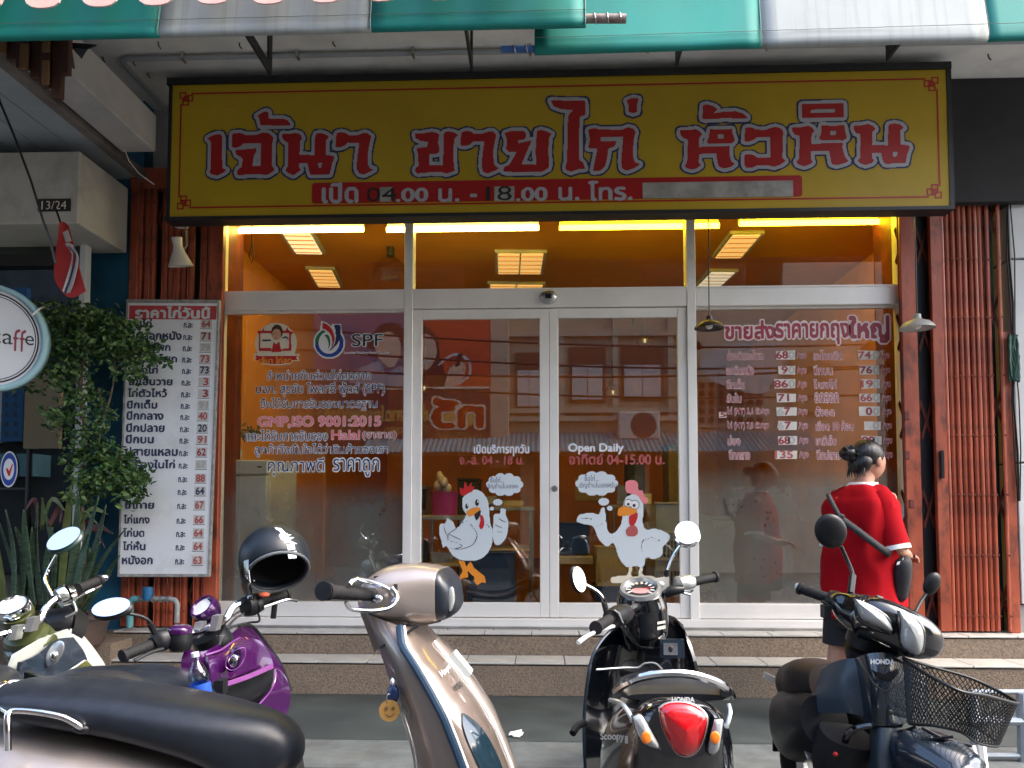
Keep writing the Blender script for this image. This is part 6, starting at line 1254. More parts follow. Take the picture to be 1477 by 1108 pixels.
TLp = [(951, 1022), (966, 1014), (996, 1015), (1017, 1029), (1018, 1049), (1007, 1080), (990, 1090), (973, 1083), (955, 1048)]
outline_prism('tail_light_rim', [(984 + (x - 984) * 1.07, 1050 + (y - 1050) * 1.06) for x, y in TLp], -3.295, .014, M_satin, s2)
outline_prism('tail_light', TLp, -3.305, .02, M_redl, s2, .016)
for nm, pts in (('left', [(913, 1034), (925, 1031), (938, 1052), (950, 1078), (930, 1073), (918, 1055)]), ('right', [(1031, 1038), (1041, 1039), (1040, 1060), (1034, 1084), (1022, 1085), (1026, 1058)])):
    outline_prism('indicator_rim', [(np.mean([p[0] for p in pts]) + (x - np.mean([p[0] for p in pts])) * 1.2, np.mean([p[1] for p in pts]) + (y - np.mean([p[1] for p in pts])) * 1.1) for x, y in pts], -3.312, .012, M_gblk, s2)
    o = outline_prism('indicator', pts, -3.322, .012, M_lens, s2, .008); cx_ = np.mean([p[0] for p in pts]) + (3 if nm == 'left' else -1); pod('bulb', Q(cx_, 1064, -3.342), (0, -1, 0), (.012, .015, .004), M_ambl, o)
tube('silver_arc', [tuple(p) for p in crom([Q(880, 1010, -3.17), Q(895, 1014, -3.22), Q(906, 1026, -3.25), Q(913, 1042, -3.262)], 4)], .006, M_satin, s2)
tube('silver_arc', [tuple(p) for p in crom([Q(1051, 1017, -3.2), Q(1053, 1028, -3.22), Q(1050, 1042, -3.235), Q(1047, 1050, -3.24)], 4)], .006, M_satin, s2)
text('lettering', 'Scoopy', (866, 900, 1057, 1070), -3.25, [(.035, M_satin, .0)], s2, res=22); text('lettering', 'i', (902, 905, 1062, 1072), -3.27, [(.04, M_satin, .0)], s2)
wheel(QV(975, 1100, -3.0).x, -2.95, .25, .1, (1, 0, 0), s2); wheel(QV(925, 1000, -2.0).x, -1.85, .25, .09, (1, 0, 0), s2)
loftx('floor_tunnel', [sx(880, 1020, 1040, 1120, -2.55), sx(875, 1005, 1060, 1120, -2.4), sx(880, 990, 1060, 1100, -2.2)], M_gblk, s2)
for k in range(6): q = QV(917, 1092 + k * 4, -3.2); MB().lathe([(.012, 0), (.016, .003), (.012, .006)], q, n=12).build('spring_coil', M_black, s2, True)
# leg shield (rider side) and pocket
G = [[Q(x, y, Y) for x, y, Y in r] for r in ([(886, 905, -2.15), (910, 893, -2.12), (940, 888, -2.10), (968, 888, -2.12), (985, 902, -2.15)], [(868, 925, -2.20), (900, 915, -2.14), (940, 912, -2.12), (980, 914, -2.14), (995, 930, -2.20)], [(854, 952, -2.24), (890, 950, -2.16), (935, 950, -2.14), (985, 950, -2.16), (1003, 956, -2.24)], [(846, 1000, -2.26), (885, 1000, -2.18), (935, 1000, -2.16), (985, 1000, -2.18), (1010, 1000, -2.26)], [(843, 1060, -2.26), (885, 1060, -2.18), (935, 1060, -2.16), (985, 1060, -2.18), (1008, 1060, -2.26)], [(846, 1130, -2.28), (885, 1130, -2.20), (935, 1130, -2.16), (985, 1130, -2.20), (1000, 1130, -2.28)])]
sheet('leg_shield', G, M_gblk, s2, .012, nu=4, nv=4)
tube('pocket_edge', [tuple(p) for p in crom([Q(860, 966, -2.36), Q(900, 963, -2.32), Q(920, 963, -2.31), Q(930, 957, -2.31), Q(945, 957, -2.31), Q(955, 966, -2.31)], 4)], .004, M_satin, s2)
tube('shield_edge', [tuple(p) for p in crom([Q(886, 905, -2.26), Q(867, 925, -2.31), Q(853, 952, -2.35), Q(845, 1000, -2.37), Q(842, 1060, -2.37), Q(845, 1120, -2.37)], 4)], .006, M_navyp, s2)
q = QV(969, 935, -2.3); MB().obox(q, (.045, 0, -.0), (0, .012, 0), (0, .006, .033)).build('key_plate', M_navyp, s2); MB().obox(q + Vector((-.008, -.016, 0)), (.026, 0, 0), (0, .003, 0), (0, .001, .022)).build('key_switch', M_chrome, s2); pod('keyhole', q + Vector((-.008, -.021, 0)), (0, -1, .2), (.008, .012, .002), M_black, s2)
# handlebar cowl with dial
def ring(c, nrm, r, w, m, parent, nm, h=.012, up=(0, 0, 1)):
    nrm = Vector(nrm).normalized(); return MB().lathe([(r - w, 0), (r - w * .7, h), (r - w * .2, h), (r, 0), (r, -h), (r - w, 0)], c, nrm, 36).build(nm, m, parent, True)
dc = QV(924, 851, -2.25); dn = Vector((-.1, -.42, .88)).normalized()
loft('handlebar_cowl', [(*Q(934, 932, -2.22), .07, .07), (*Q(931, 915, -2.22), .095, .088), (*Q(928, 893, -2.22), .10, .094), (*Q(925, 870, -2.23), .10, .094), (*tuple(dc - dn * .004), .082, .080)], M_gblk, s2, n=32)
ring(dc, dn, .080, .021, M_satin, s2, 'dial_ring', .016); pod('dial_face', dc, dn, (.060, .060, 0), P_black, s2, disc=True, off=.002); dg = dc + dn * .004
ax_ = Vector((0, 0, 1)).cross(dn).normalized(); ay_ = dn.cross(ax_)
mb = MB()
for k in range(11):
    a = R(210 - 24 * k); p_ = dg + ax_ * (.046 * math.cos(a)) + ay_ * (.046 * math.sin(a)); d_ = (ax_ * math.cos(a) + ay_ * math.sin(a)); mb.obox(p_, d_ * .008, d_.cross(dn) * .003, dn * .0004)
mb.build('dial_marks', P_white, s2); mb = MB(); mb.obox(dg + ax_ * .014 + ay_ * .006, ax_ * .03 + ay_ * .01, ay_ * .0018, dn * .0006); mb.build('dial_needle', P_red, s2); pod('dial_patch', dg - ay_ * .012, dn, (.035, .02, 0), mat('dial_pale_red', (.5, .25, .24), .4), s2, disc=True, off=.0004)
pod('dial_glass', dc, dn, (.061, .061, .01), glass_mat('dial_glass', (.95, .97, .97), .12), s2)
for k, (y0, y1) in enumerate(((897, 901), (904, 909))):
    q0, q1 = QV(948, y0, -2.318), QV(961, y1, -2.318); MB().add([(q0.x, -2.32 + .0, q1.z), (q1.x, -2.30, q1.z + .003), (q1.x, -2.30, q0.z + .003), (q0.x, -2.32, q0.z)], [(0, 1, 2, 3)]).build('warning_sticker', P_faint, s2)
grip(QV(1033, 832, -2.14), QV(997, 840, -2.2), .017, s2); loft('throttle_housing', [(*Q(998, 839, -2.2), .026, .026), (*Q(988, 841, -2.215), .032, .032), (*Q(978, 843, -2.23), .03, .03)], M_satin, s2)
loft('brake_clamp', [(*Q(984, 850, -2.24), .02, .015), (*Q(970, 852, -2.25), .024, .02), (*Q(958, 858, -2.25), .016, .014)], M_black, s2); tube('front_hose', [Q(985, 855, -2.25), Q(995, 858, -2.22), Q(999, 852, -2.2), Q(992, 846, -2.2)], .005, M_chrome, s2)
MB().obox(QV(951, 843, -2.2), (.035, 0, .006), (0, .02, 0), (0, 0, .024)).build('fluid_reservoir', mat('pale_reservoir', (.42, .4, .36), .45, n=9, amt=.1), s2); pod('reservoir_cap', Q(953, 843, -2.222), (0, -1, .3), (.014, .012, .004), M_satin, s2)
tube('handlebar', [Q(985, 845, -2.22), Q(960, 856, -2.22), Q(935, 868, -2.22), Q(900, 884, -2.45)], .013, M_chrome, s2)
loft('left_switch', [(*Q(903, 884, -2.5), .028, .03), (*Q(893, 888, -2.56), .034, .036), (*Q(881, 893, -2.62), .03, .03)], M_black, s2); tube('switch_edge', [Q(886, 880, -2.63), Q(893, 885, -2.635), Q(897, 896, -2.63), Q(902, 904, -2.61)], .003, M_satin, s2)
MB().obox(QV(898, 898, -2.62), (.012, 0, 0), (0, .006, 0), (0, 0, .01)).build('switch_button', M_black, s2)
grip(QV(859, 906, -2.78), QV(880, 893, -2.62), .017, s2); tube('brake_lever', [tuple(p) for p in crom([Q(886, 903, -2.62), Q(868, 908, -2.72), Q(856, 913, -2.78), Q(843, 920, -2.84), Q(834, 927, -2.88)], 4)], [.006] * 12 + [.007] * 5, M_trimw, s2); pod('lever_ball', Q(833.5, 928, -2.885), (0, 0, 1), (.008, .008, .008), M_trimw, s2)
mirror(QV(991, 772, -2.2), (-.12, -.8, .62), .052, .06, [Q(984, 784, -2.19), Q(972, 800, -2.18), Q(963, 822, -2.2), Q(963, 840, -2.2)], s2, housing=M_chrome, stalkm=M_chrome)
mirror(QV(832, 836, -2.6), (.62, -.74, .12), .030, .048, [Q(842, 842, -2.58), Q(860, 852, -2.57), Q(869, 862, -2.56), Q(873, 876, -2.55)], s2, housing=M_black, stalkm=M_chrome, up=(-.35, 0, 1), depth=.012)
tube('stalk_boot', [Q(963, 822, -2.2), Q(963, 842, -2.2)], .01, M_black, s2); tube('stalk_boot', [Q(871, 868, -2.55), Q(875, 884, -2.55)], .01, M_black, s2)
MB().tube([Q(843, 1042, -2.6), Q(832, 1048, -2.62), Q(826, 1058, -2.65)], .012, 8).build('side_stand', M_black, s2, True)
o = outline_prism('headlight', [(647, 850), (653, 846), (656, 858), (655, 872), (650, 882), (646, 876), (645, 862)], cY - .086, .008, M_lens, v, .002)
# ---------------------------------------------------------------- 3./4. retro scooters on the left
def retro(kind):
    P = kind == 'purple'
    def K(px, py, Y): return Q(px, py, Y)
    if P: s = thing('scooter', 'purple retro scooter with chrome handlebar and a bottle in its pocket', 'scooter', (QV(300, 1000, -2.6).x, -2.6, ZR))
    else: s = thing('scooter', 'olive and white retro scooter with chrome handlebar at the left edge', 'scooter', (QV(50, 1000, -2.6).x, -2.6, ZR))
    return s, K
s3, K = retro('purple')
tube('handlebar', [tuple(p) for p in crom([K(231, 924, -2.74), K(250, 916, -2.71), K(268, 913, -2.68), K(287, 911, -2.63), K(306, 902, -2.58), K(324, 895, -2.52), K(334, 878, -2.48), K(346, 870, -2.45), K(366, 868, -2.4)], 4)], .012, M_chrome, s3)
loft('left_switch', [(*K(222, 929, -2.76), .026, .028), (*K(232, 924, -2.745), .034, .036), (*K(244, 919, -2.73), .03, .03)], M_black, s3); grip(QV(176, 947, -2.86), QV(221, 929, -2.76), .0165, s3)
tube('brake_lever', [tuple(p) for p in crom([K(235, 936, -2.8), K(218, 941, -2.84), K(205, 947, -2.87), K(194, 953, -2.89)], 4)], .006, M_black, s3)
loft('right_switch', [(*K(354, 875, -2.45), .03, .035), (*K(364, 872, -2.42), .036, .04), (*K(375, 868, -2.4), .032, .034)], M_black, s3); grip(QV(415, 857, -2.28), QV(374, 868, -2.39), .017, s3)
tube('brake_lever', [tuple(p) for p in crom([K(380, 876, -2.42), K(400, 869, -2.36), K(415, 865, -2.32), K(428, 867, -2.28)], 4)], .006, M_chrome, s3)
tube('cable', [tuple(p) for p in crom([K(372, 884, -2.42), K(374, 896, -2.45), K(360, 898, -2.45), K(338, 903, -2.5), K(322, 915, -2.55)], 4)], .004, M_black, s3); tube('cable', [tuple(p) for p in crom([K(352, 885, -2.45), K(340, 892, -2.48), K(325, 908, -2.53)], 4)], .004, M_black, s3); tube('cable', [tuple(p) for p in crom([K(346, 882, -2.45), K(333, 890, -2.48), K(318, 908, -2.53)], 4)], .004, M_black, s3)
c_ = QV(293, 876, -2.56); dn = Vector((-.3, -.6, .6)).normalized(); loft('dial_cup', [(*K(304, 905, -2.52), .026, .028), (*K(301, 893, -2.53), .038, .04), (*tuple(c_ - dn * .02), .046, .046), (*tuple(c_), .044, .044)], M_purpd, s3)
ring(c_, dn, .047, .013, M_purple, s3, 'dial_ring', .01); pod('dial_face', c_, dn, (.036, .036, 0), P_offw, s3, disc=True, off=.003); pod('dial_glass', c_, dn, (.036, .036, .008), MATS.get('dial_glass') or glass_mat('dial_glass2', (.95, .97, .97), .2), s3)
c_ = QV(260, 918, -2.72); loft('fluid_cup', [(*tuple(c_ - Vector((0, 0, .045))), .03, .03), (*tuple(c_ - Vector((0, 0, .02))), .038, .036), (*tuple(c_ + Vector((0, 0, .012))), .036, .034)], M_black, s3); loft('fluid_cap', [(*tuple(c_ + Vector((0, 0, .0122))), .038, .036), (*tuple(c_ + Vector((0, 0, .028))), .036, .034), (*tuple(c_ + Vector((0, 0, .036))), .024, .022)], M_purple, s3)
for x, y in ((287, 908), (312, 898)): q = QV(x, y, -2.62); MB().obox(q, (.012, 0, .0), (0, .02, 0), (.006, 0, .026)).build('bar_clamp', M_satin, s3); 
q = QV(318, 922, -2.56); MB().obox(q, (.012, 0, 0), (0, .02, 0), (.004, 0, .016)).build('bar_clamp', M_satin, s3)
loft('stem_block', [(*K(315, 940, -2.5), .05, .06), (*K(309, 928, -2.53), .055, .065), (*K(301, 915, -2.55), .05, .06)], M_black, s3)
mirror(QV(163, 880, -2.84), (.1, -.78, .6), .062, .036, [K(184, 885, -2.83), K(203, 889, -2.8), K(216, 897, -2.78), K(222, 911, -2.76)], s3, up=(-.15, 0, 1))
tube('mirror_boot', [K(216, 899, -2.78), K(224, 915, -2.76)], .010, M_black, s3); tube('bar_end_strap', [K(397, 866, -2.36), K(394, 892, -2.36)], .011, M_black, s3)
# leg shield, rider side
def panel(nm, rows, m, parent, th=.012, nu=4, nv=4): return sheet(nm, [[K(x, y, Y) for x, y, Y in r] for r in rows], m, parent, th, nu, nv)
panel('leg_shield', [[(268, 936, -2.68), (292, 940, -2.66), (320, 925, -2.55), (345, 905, -2.42), (362, 906, -2.36)], [(261, 956, -2.7), (295, 952, -2.66), (330, 938, -2.53), (368, 925, -2.36), (388, 938, -2.3)], [(266, 975, -2.7), (300, 975, -2.66), (340, 962, -2.52), (385, 950, -2.34), (404, 962, -2.28)], [(276, 998, -2.7), (305, 1002, -2.64), (345, 996, -2.5), (392, 980, -2.33), (417, 996, -2.27)], [(295, 1025, -2.68), (320, 1030, -2.6), (360, 1030, -2.48), (400, 1022, -2.36), (414, 1024, -2.3)], [(300, 1075, -2.68), (325, 1075, -2.6), (360, 1075, -2.48), (390, 1070, -2.4), (402, 1065, -2.34)]], M_purple, s3)
panel('glove_panel', [[(298, 947, -2.70), (320, 936, -2.62), (350, 920, -2.5), (375, 925, -2.44)], [(300, 962, -2.71), (330, 950, -2.62), (360, 938, -2.5), (388, 944, -2.42)], [(303, 985, -2.71), (335, 978, -2.62), (365, 966, -2.5), (393, 960, -2.42)]], M_purple, s3, .01)
panel('pocket_opening', [[(300, 996, -2.70), (335, 985, -2.62), (365, 974, -2.52), (393, 966, -2.43)], [(305, 1010, -2.70), (335, 1004, -2.62), (365, 996, -2.52), (392, 985, -2.43)], [(308, 1030, -2.68), (335, 1028, -2.62), (358, 1020, -2.52), (378, 1008, -2.45)]], M_black, s3, .008)
panel('lower_wing', [[(397, 965, -2.36), (405, 972, -2.34), (414, 985, -2.32)], [(393, 990, -2.42), (405, 995, -2.38), (417, 1000, -2.32)], [(376, 1012, -2.5), (395, 1016, -2.42), (416, 1018, -2.33)], [(372, 1030, -2.5), (392, 1032, -2.44), (410, 1034, -2.35)]], M_purple, s3, .01)
tube('trim_line', [tuple(p) for p in crom([K(398, 970, -2.43), K(396, 985, -2.45), K(388, 1000, -2.5), K(372, 1018, -2.56)], 4)], .0022, M_lilac, s3)
panel('pocket_edge', [[(326, 984, -2.70), (360, 972, -2.58), (392, 958, -2.46)], [(327, 991, -2.71), (361, 979, -2.59), (393, 965, -2.47)]], M_lilac, s3, .012); panel('pocket_edge', [[(286, 991, -2.76), (312, 989, -2.73)], [(292, 999, -2.76), (313, 999, -2.73)]], M_lilac, s3, .012)
tube('upper_edge', [tuple(p) for p in crom([K(296, 945, -2.71), K(318, 938, -2.65), K(334, 927, -2.58), K(346, 920, -2.52)], 4)], .004, M_lilac, s3)
MB().obox(QV(319, 990, -2.74), (.014, 0, 0), (0, .02, 0), (0, 0, .022)).build('bag_hook', M_black, s3)
pod('key_recess', Q(337, 951, -2.655), (-.45, -1, .15), (.03, .046, .006), M_purpd, s3, up=(.5, 0, 1)); tube('key_recess_line', [tuple(p) for p in crom([K(352, 934, -2.66), K(340, 938, -2.675), K(328, 951, -2.68), K(326, 962, -2.68), K(335, 967, -2.68), K(347, 960, -2.67), K(354, 945, -2.66), K(352, 934, -2.66)], 4)], .002, M_lilac, s3)
q = QV(336, 954, -2.668); pod('key_switch', q, (-.45, -1, .15), (.019, .024, .008), M_chrome, s3, up=(.4, 0, 1)); pod('keyhole', q + Vector((-.004, -.01, .001)), (-.45, -1, .15), (.007, .009, .002), M_black, s3)
tube('edge_rubber', [tuple(p) for p in crom([K(345, 904, -2.4), K(364, 905, -2.35), K(389, 936, -2.29), K(406, 962, -2.27), K(419, 997, -2.26)], 5)], .009, M_black, s3)
loft('seat', [(*K(70, 992, -2.95), .08, .02), (*K(100, 990, -2.92), .12, .04), (*K(150, 994, -2.88), .14, .06), (*K(205, 998, -2.85), .145, .075), (*K(250, 1012, -2.8), .13, .085), (*K(288, 1032, -2.76), .11, .09), (*K(306, 1055, -2.74), .08, .07)], M_seat, s3, n=26)
loft('rear_body', [(*K(-40, 1030, -2.98), .1, .05), (*K(60, 1050, -2.95), .17, .12), (*K(180, 1080, -2.88), .18, .16), (*K(290, 1100, -2.78), .13, .12)], M_purpd, s3)
loft('grab_handle', [(*K(72, 986, -2.98), .02, .012), (*K(110, 980, -2.97), .03, .018), (*K(160, 977, -2.95), .03, .02), (*K(200, 984, -2.93), .02, .014), (*K(208, 992, -2.92), .01, .008)], M_rubber, s3)
wheel(QV(60, 1100, -2.9).x, -2.9, .24, .1, (.4, -1, 0), s3); wheel(QV(345, 1100, -2.3).x, -2.3, .24, .1, (.4, -1, 0), s3)
# bottle
M_pet = glass_mat('bottle_plastic', (.75, .82, .9), .15); ax_ = Vector((.16, .05, -1)).normalized(); tp = QV(281, 941, -2.86)
bt = thing('water_bottle', 'small water bottle with a blue label in the pocket of the purple scooter', 'bottle', tp)
MB().lathe([(0, 0), (.0115, 0), (.0115, .014), (0, .014)], tp, ax_, 14).build('cap', mat('pale_cap', (.6, .65, .68), .4), bt, True)
MB().lathe([(.011, .015), (.012, .03), (.022, .045), (.030, .065), (.031, .085), (.029, .09), (.031, .10), (.031, .15), (.028, .165), (0, .165)], tp, ax_, 20).build('bottle_body', M_pet, bt, True)
MB().lathe([(.0316, .095), (.0318, .098), (.0318, .138), (.0316, .14)], tp, ax_, 20).build('label', mat('blue_bottle_label', (.02, .08, .4), .35), bt, True)
MB().lathe([(.029, .048 + .02), (.0295, .16), (0, .161)], tp, ax_, 16).build('water', glass_mat('water', (.8, .87, .93), .05), bt, True)
# helmet
hc = QV(396, 806, -2.42); hl = thing('helmet', 'matt dark helmet with a white star stripe resting on the purple scooter', 'helmet', hc)
rr = .124; Hr = Matrix.Rotation(R(-14), 3, 'Y') @ Matrix.Rotation(R(-30), 3, 'X'); n, mm = 32, 18; V = []; Fc = []
def hpt(th, ph, k=1.0):
    v_ = Vector((1.02 * math.sin(ph) * math.cos(th), 1.06 * math.sin(ph) * math.sin(th), .98 * math.cos(ph))) * rr * k; return hc + Hr @ v_
for i in range(mm + 1):
    for j in range(n):
        th = 2 * math.pi * j / n; cut = R(122 - 14 * math.cos(th - R(-20))); V.append(hpt(th, cut * i / mm))
for i in range(mm):
    for j in range(n): a = i * n + j; b = i * n + (j + 1) % n; Fc.append((a, a + n, b + n, b))
so_ = obj('shell', V, Fc, mat('matt_navy_black', (.008, .012, .018), .4, n=30, amt=.08, spec=.35), hl, True); so_.modifiers.new('s', 'SOLIDIFY').thickness = .012
V2 = [hpt(2 * math.pi * j / n, R(122 - 14 * math.cos(2 * math.pi * j / n - R(-20))), 1.012) for j in range(n + 1)]; tube('rim', [tuple(p) for p in V2], .006, mat('grey_rim_line', (.09, .1, .11), .35), hl)
V = []; Fc = []
for i in range(11):
    for j in range(n): V.append(hpt(2 * math.pi * j / n, R(112) * i / 10, .90))
for i in range(10):
    for j in range(n): a = i * n + j; b = i * n + (j + 1) % n; Fc.append((a, b, b + n, a + n))
obj('liner', V, Fc, mat('helmet_liner', (.012, .012, .013), .95), hl, True)
def hpatch(nm, th0, th1, p0, p1, m, k=1.008, n1=6, n2=8):
    V = [hpt(th0 + (th1 - th0) * a / n1, p0 + (p1 - p0) * b / n2, k) for b in range(n2 + 1) for a in range(n1 + 1)]; Fc = [(b * (n1 + 1) + a, b * (n1 + 1) + a + 1, (b + 1) * (n1 + 1) + a + 1, (b + 1) * (n1 + 1) + a) for b in range(n2) for a in range(n1)]; return obj(nm, V, Fc, m, hl, True)
M_strp = mat('white_sticker', (.62, .66, .68), .4, n=18, amt=.1)
def pos_on(px, py):
    """direction on the shell that lies under a pixel of the photograph"""
    o_ = CAM; d_ = (QV(px, py, hc.y) - CAM).normalized(); b_ = d_.dot(o_ - hc); c0 = (o_ - hc).length_squared - (rr * 1.02) ** 2; t_ = -b_ - math.sqrt(max(0, b_ * b_ - c0)); return ((o_ + d_ * t_) - hc).normalized()
def spatch(nm, pxs, m, k=1.045):
    P = [hc + pos_on(x, y) * rr * k for x, y in pxs]; c0 = hc + sum(((p - hc) for p in P), Vector()).normalized() * rr * k; return obj(nm, P + [c0], [(i, (i + 1) % len(P), len(P)) for i in range(len(P))], m, hl)
spatch('stripe_sticker', [(396, 762), (405, 763), (413, 771), (404, 772)], M_strp); spatch('stripe_sticker', [(404, 771), (414, 770), (420, 783), (410, 784)], M_strp)
spatch('star_sticker', [(402, 772), (420, 772), (409, 778), (424, 776), (412, 782), (405, 779)], M_strp, 1.05); spatch('star_sticker', [(406, 787), (428, 785), (418, 781), (424, 789), (414, 786)], M_strp, 1.05); spatch('stripe_sticker', [(413, 786), (424, 786), (425, 793), (415, 794)], M_strp); spatch('stripe_sticker', [(414, 796), (427, 795), (427, 805), (416, 806)], M_strp)
sheet('visor', [[Q(x, y, Y) for x, y, Y in r] for r in ([(348, 797, -2.44), (352, 794, -2.5), (360, 792, -2.52)], [(346, 815, -2.45), (350, 815, -2.52), (359, 820, -2.55)], [(348, 840, -2.45), (353, 842, -2.53), (362, 845, -2.56)], [(354, 862, -2.44), (358, 864, -2.5), (366, 866, -2.53)])], glass_mat('smoked_visor', (.16, .17, .14), .2), hl, .003)
pod('visor_hinge', Q(358, 800, -2.52), (-.5, -1, 0), (.010, .010, .006), M_black, hl); pod('snap_button', Q(366, 838, -2.53), (-.4, -1, 0), (.004, .004, .002), M_satin, hl)
pod('red_padding', Q(381, 858, -2.44), (0, -1, 0), (.02, .01, .02), mat('orange_pad', (.5, .1, .05), .8), hl)
# ---- olive and white scooter at the left edge
s4, K = retro('olive')
tube('handlebar', [tuple(p) for p in crom([K(-30, 930, -2.72), K(0, 917, -2.7), K(20, 911, -2.66), K(43, 904, -2.62), K(58, 893, -2.58), K(66, 878, -2.55), K(78, 866, -2.52), K(94, 859, -2.48)], 4)], .0125, M_chrome, s4)
loft('right_switch', [(*K(84, 864, -2.5), .03, .035), (*K(95, 859, -2.48), .036, .04), (*K(106, 855, -2.46), .03, .034)], M_chrome, s4); grip(QV(144, 837, -2.34), QV(112, 850, -2.44), .017, s4); pod('bar_end', Q(149, 834, -2.33), (1, .5, .3), (.014, .014, .02), M_chrome, s4)
tube('brake_lever', [tuple(p) for p in crom([K(108, 864, -2.5), K(122, 856, -2.45), K(135, 850, -2.42), K(145, 845, -2.38)], 4)], .0065, M_chrome, s4); tube('front_hose', [tuple(p) for p in crom([K(106, 868, -2.5), K(110, 882, -2.52), K(95, 890, -2.52)], 4)], .004, M_satin, s4)
mirror(QV(95, 781, -2.46), (.02, -.78, .62), .048, .066, [K(82, 800, -2.45), K(70, 822, -2.44), K(65, 836, -2.46), K(76, 860, -2.48)], s4, housing=mat('dark_green_black', (.01, .03, .025), .3), stalkm=M_chrome, up=(.75, 0, 1))
for x, y in ((24, 912), (47, 900)): MB().obox(QV(x, y, -2.66), (.012, 0, 0), (0, .018, 0), (.006, 0, .024)).build('bar_clamp', M_satin, s4)
c_ = QV(18, 876, -2.62); dn = Vector((.05, -.5, .75)).normalized(); loft('dial_cup', [(*K(24, 908, -2.55), .035, .04), (*K(22, 895, -2.57), .052, .052), (*tuple(c_ - dn * .03), .056, .056), (*tuple(c_), .052, .052)], M_olive, s4); ring(c_, dn, .056, .014, M_chrome, s4, 'dial_ring', .012); pod('dial_face', c_, dn, (.043, .043, 0), P_offw, s4, disc=True, off=.003); pod('dial_glass', c_, dn, (.044, .044, .012), glass_mat('dial_glass3', (.9, .95, .95), .25), s4)
loft('stem_block', [(*K(48, 938, -2.56), .075, .08), (*K(42, 925, -2.57), .075, .08), (*K(34, 912, -2.6), .06, .06)], M_olive, s4)
panel('leg_shield', [[(20, 945, -2.74), (45, 930, -2.66), (75, 914, -2.55), (100, 908, -2.44), (118, 918, -2.38)], [(12, 970, -2.76), (45, 955, -2.66), (80, 935, -2.53), (112, 925, -2.42), (138, 943, -2.35)], [(15, 995, -2.76), (50, 985, -2.66), (88, 965, -2.53), (125, 952, -2.42), (155, 972, -2.33)], [(25, 1030, -2.76), (60, 1025, -2.66), (98, 1010, -2.53), (135, 1000, -2.42), (160, 1005, -2.33)], [(35, 1080, -2.72), (70, 1080, -2.64), (100, 1080, -2.52), (130, 1075, -2.42), (150, 1070, -2.36)]], M_wht, s4, .014)
panel('glove_panel', [[(28, 955, -2.76), (52, 944, -2.68), (78, 924, -2.57), (104, 920, -2.49)], [(26, 975, -2.77), (56, 962, -2.68), (86, 944, -2.57), (118, 938, -2.47)], [(40, 995, -2.76), (66, 985, -2.68), (94, 968, -2.57), (124, 952, -2.46)]], M_navyp, s4, .012)
panel('lower_panel', [[(70, 984, -2.69), (96, 970, -2.59), (124, 954, -2.48)], [(72, 992, -2.70), (105, 982, -2.6), (138, 970, -2.48)], [(95, 1005, -2.7), (118, 995, -2.6), (148, 985, -2.48)]], M_olive, s4, .012)
tube('trim_line', [tuple(p) for p in crom([K(68, 984, -2.71), K(96, 970, -2.62), K(122, 953, -2.5)], 4)], .004, M_wht, s4)
pod('key_recess', Q(79, 943, -2.655), (-.3, -1, .15), (.030, .05, .007), M_satin, s4, up=(.75, 0, 1)); pod('key_switch', Q(76, 947, -2.668), (-.3, -1, .15), (.014, .018, .008), M_chrome, s4); pod('keyhole', Q(76, 947, -2.677), (-.3, -1, .15), (.005, .008, .002), M_black, s4)
MB().obox(QV(50, 978, -2.79), (.028, 0, -.008), (0, .01, 0), (0, 0, .012)).build('bag_hook', M_chrome, s4)
loft('front_cowl', [(*K(60, 905, -2.45), .06, .04), (*K(85, 900, -2.4), .10, .06), (*K(110, 912, -2.35), .08, .06)], M_black, s4)
wheel(QV(150, 1100, -2.1).x, -2.15, .24, .1, (.4, -1, 0), s4)
loft('seat', [(*K(-80, 1000, -3.0), .1, .04), (*K(-30, 995, -2.95), .13, .06), (*K(2, 1003, -2.92), .11, .06), (*K(17, 1012, -2.9), .05, .04)], M_seat, s4)
loft('rear_body', [(*K(-140, 1040, -3.0), .12, .06), (*K(-60, 1050, -2.95), .17, .10), (*K(2, 1065, -2.9), .10, .10)], mat('pale_teal_paint', (.42, .52, .5), .3, coat=.7), s4)
# ---------------------------------------------------------------- 5. dark navy scooter with a basket on the right
s5 = thing('scooter', 'worn navy step-through scooter with twin headlights and a black wire basket at the right', 'scooter', (QV(1250, 1000, -2.4).x, -2.4, ZR))
def K(px, py, Y): return Q(px, py, Y)
def sh5(nm, rows, m, th=.012, nu=4, nv=4): return sheet(nm, [[Q(x, y, Y) for x, y, Y in r] for r in rows], m, s5, th, nu, nv)
# headset: lofted across (along the bar direction)
def hx5(px, yt, yb, Y, d, pw=2.5):
    a, b = QV(px, yt, Y), QV(px, yb, Y); return (a.x, Y, (a.z + b.z) / 2, d, (a.z - b.z) / 2, pw)
loft('headset', [hx5(1196, 858, 872, -2.44, .03), hx5(1206, 853, 880, -2.45, .05), hx5(1222, 854, 900, -2.47, .07), hx5(1242, 857, 915, -2.50, .09), hx5(1265, 862, 926, -2.54, .09, 3), hx5(1290, 872, 938, -2.56, .09, 3), hx5(1312, 883, 948, -2.57, .085, 3), hx5(1328, 896, 950, -2.56, .075), hx5(1338, 914, 948, -2.54, .05)], M_gblk, s5, n=30, sub=4)
outline_prism('headlight', [(1233, 866), (1250, 872), (1272, 886), (1283, 900), (1285, 911), (1270, 906), (1252, 898), (1240, 888)], -2.655, .02, M_lens, s5, .012)
outline_prism('headlight_rim', [(1230, 862), (1250, 869), (1274, 883), (1287, 899), (1288, 916), (1262, 910), (1240, 898), (1233, 888)], -2.642, .012, M_gblk, s5)
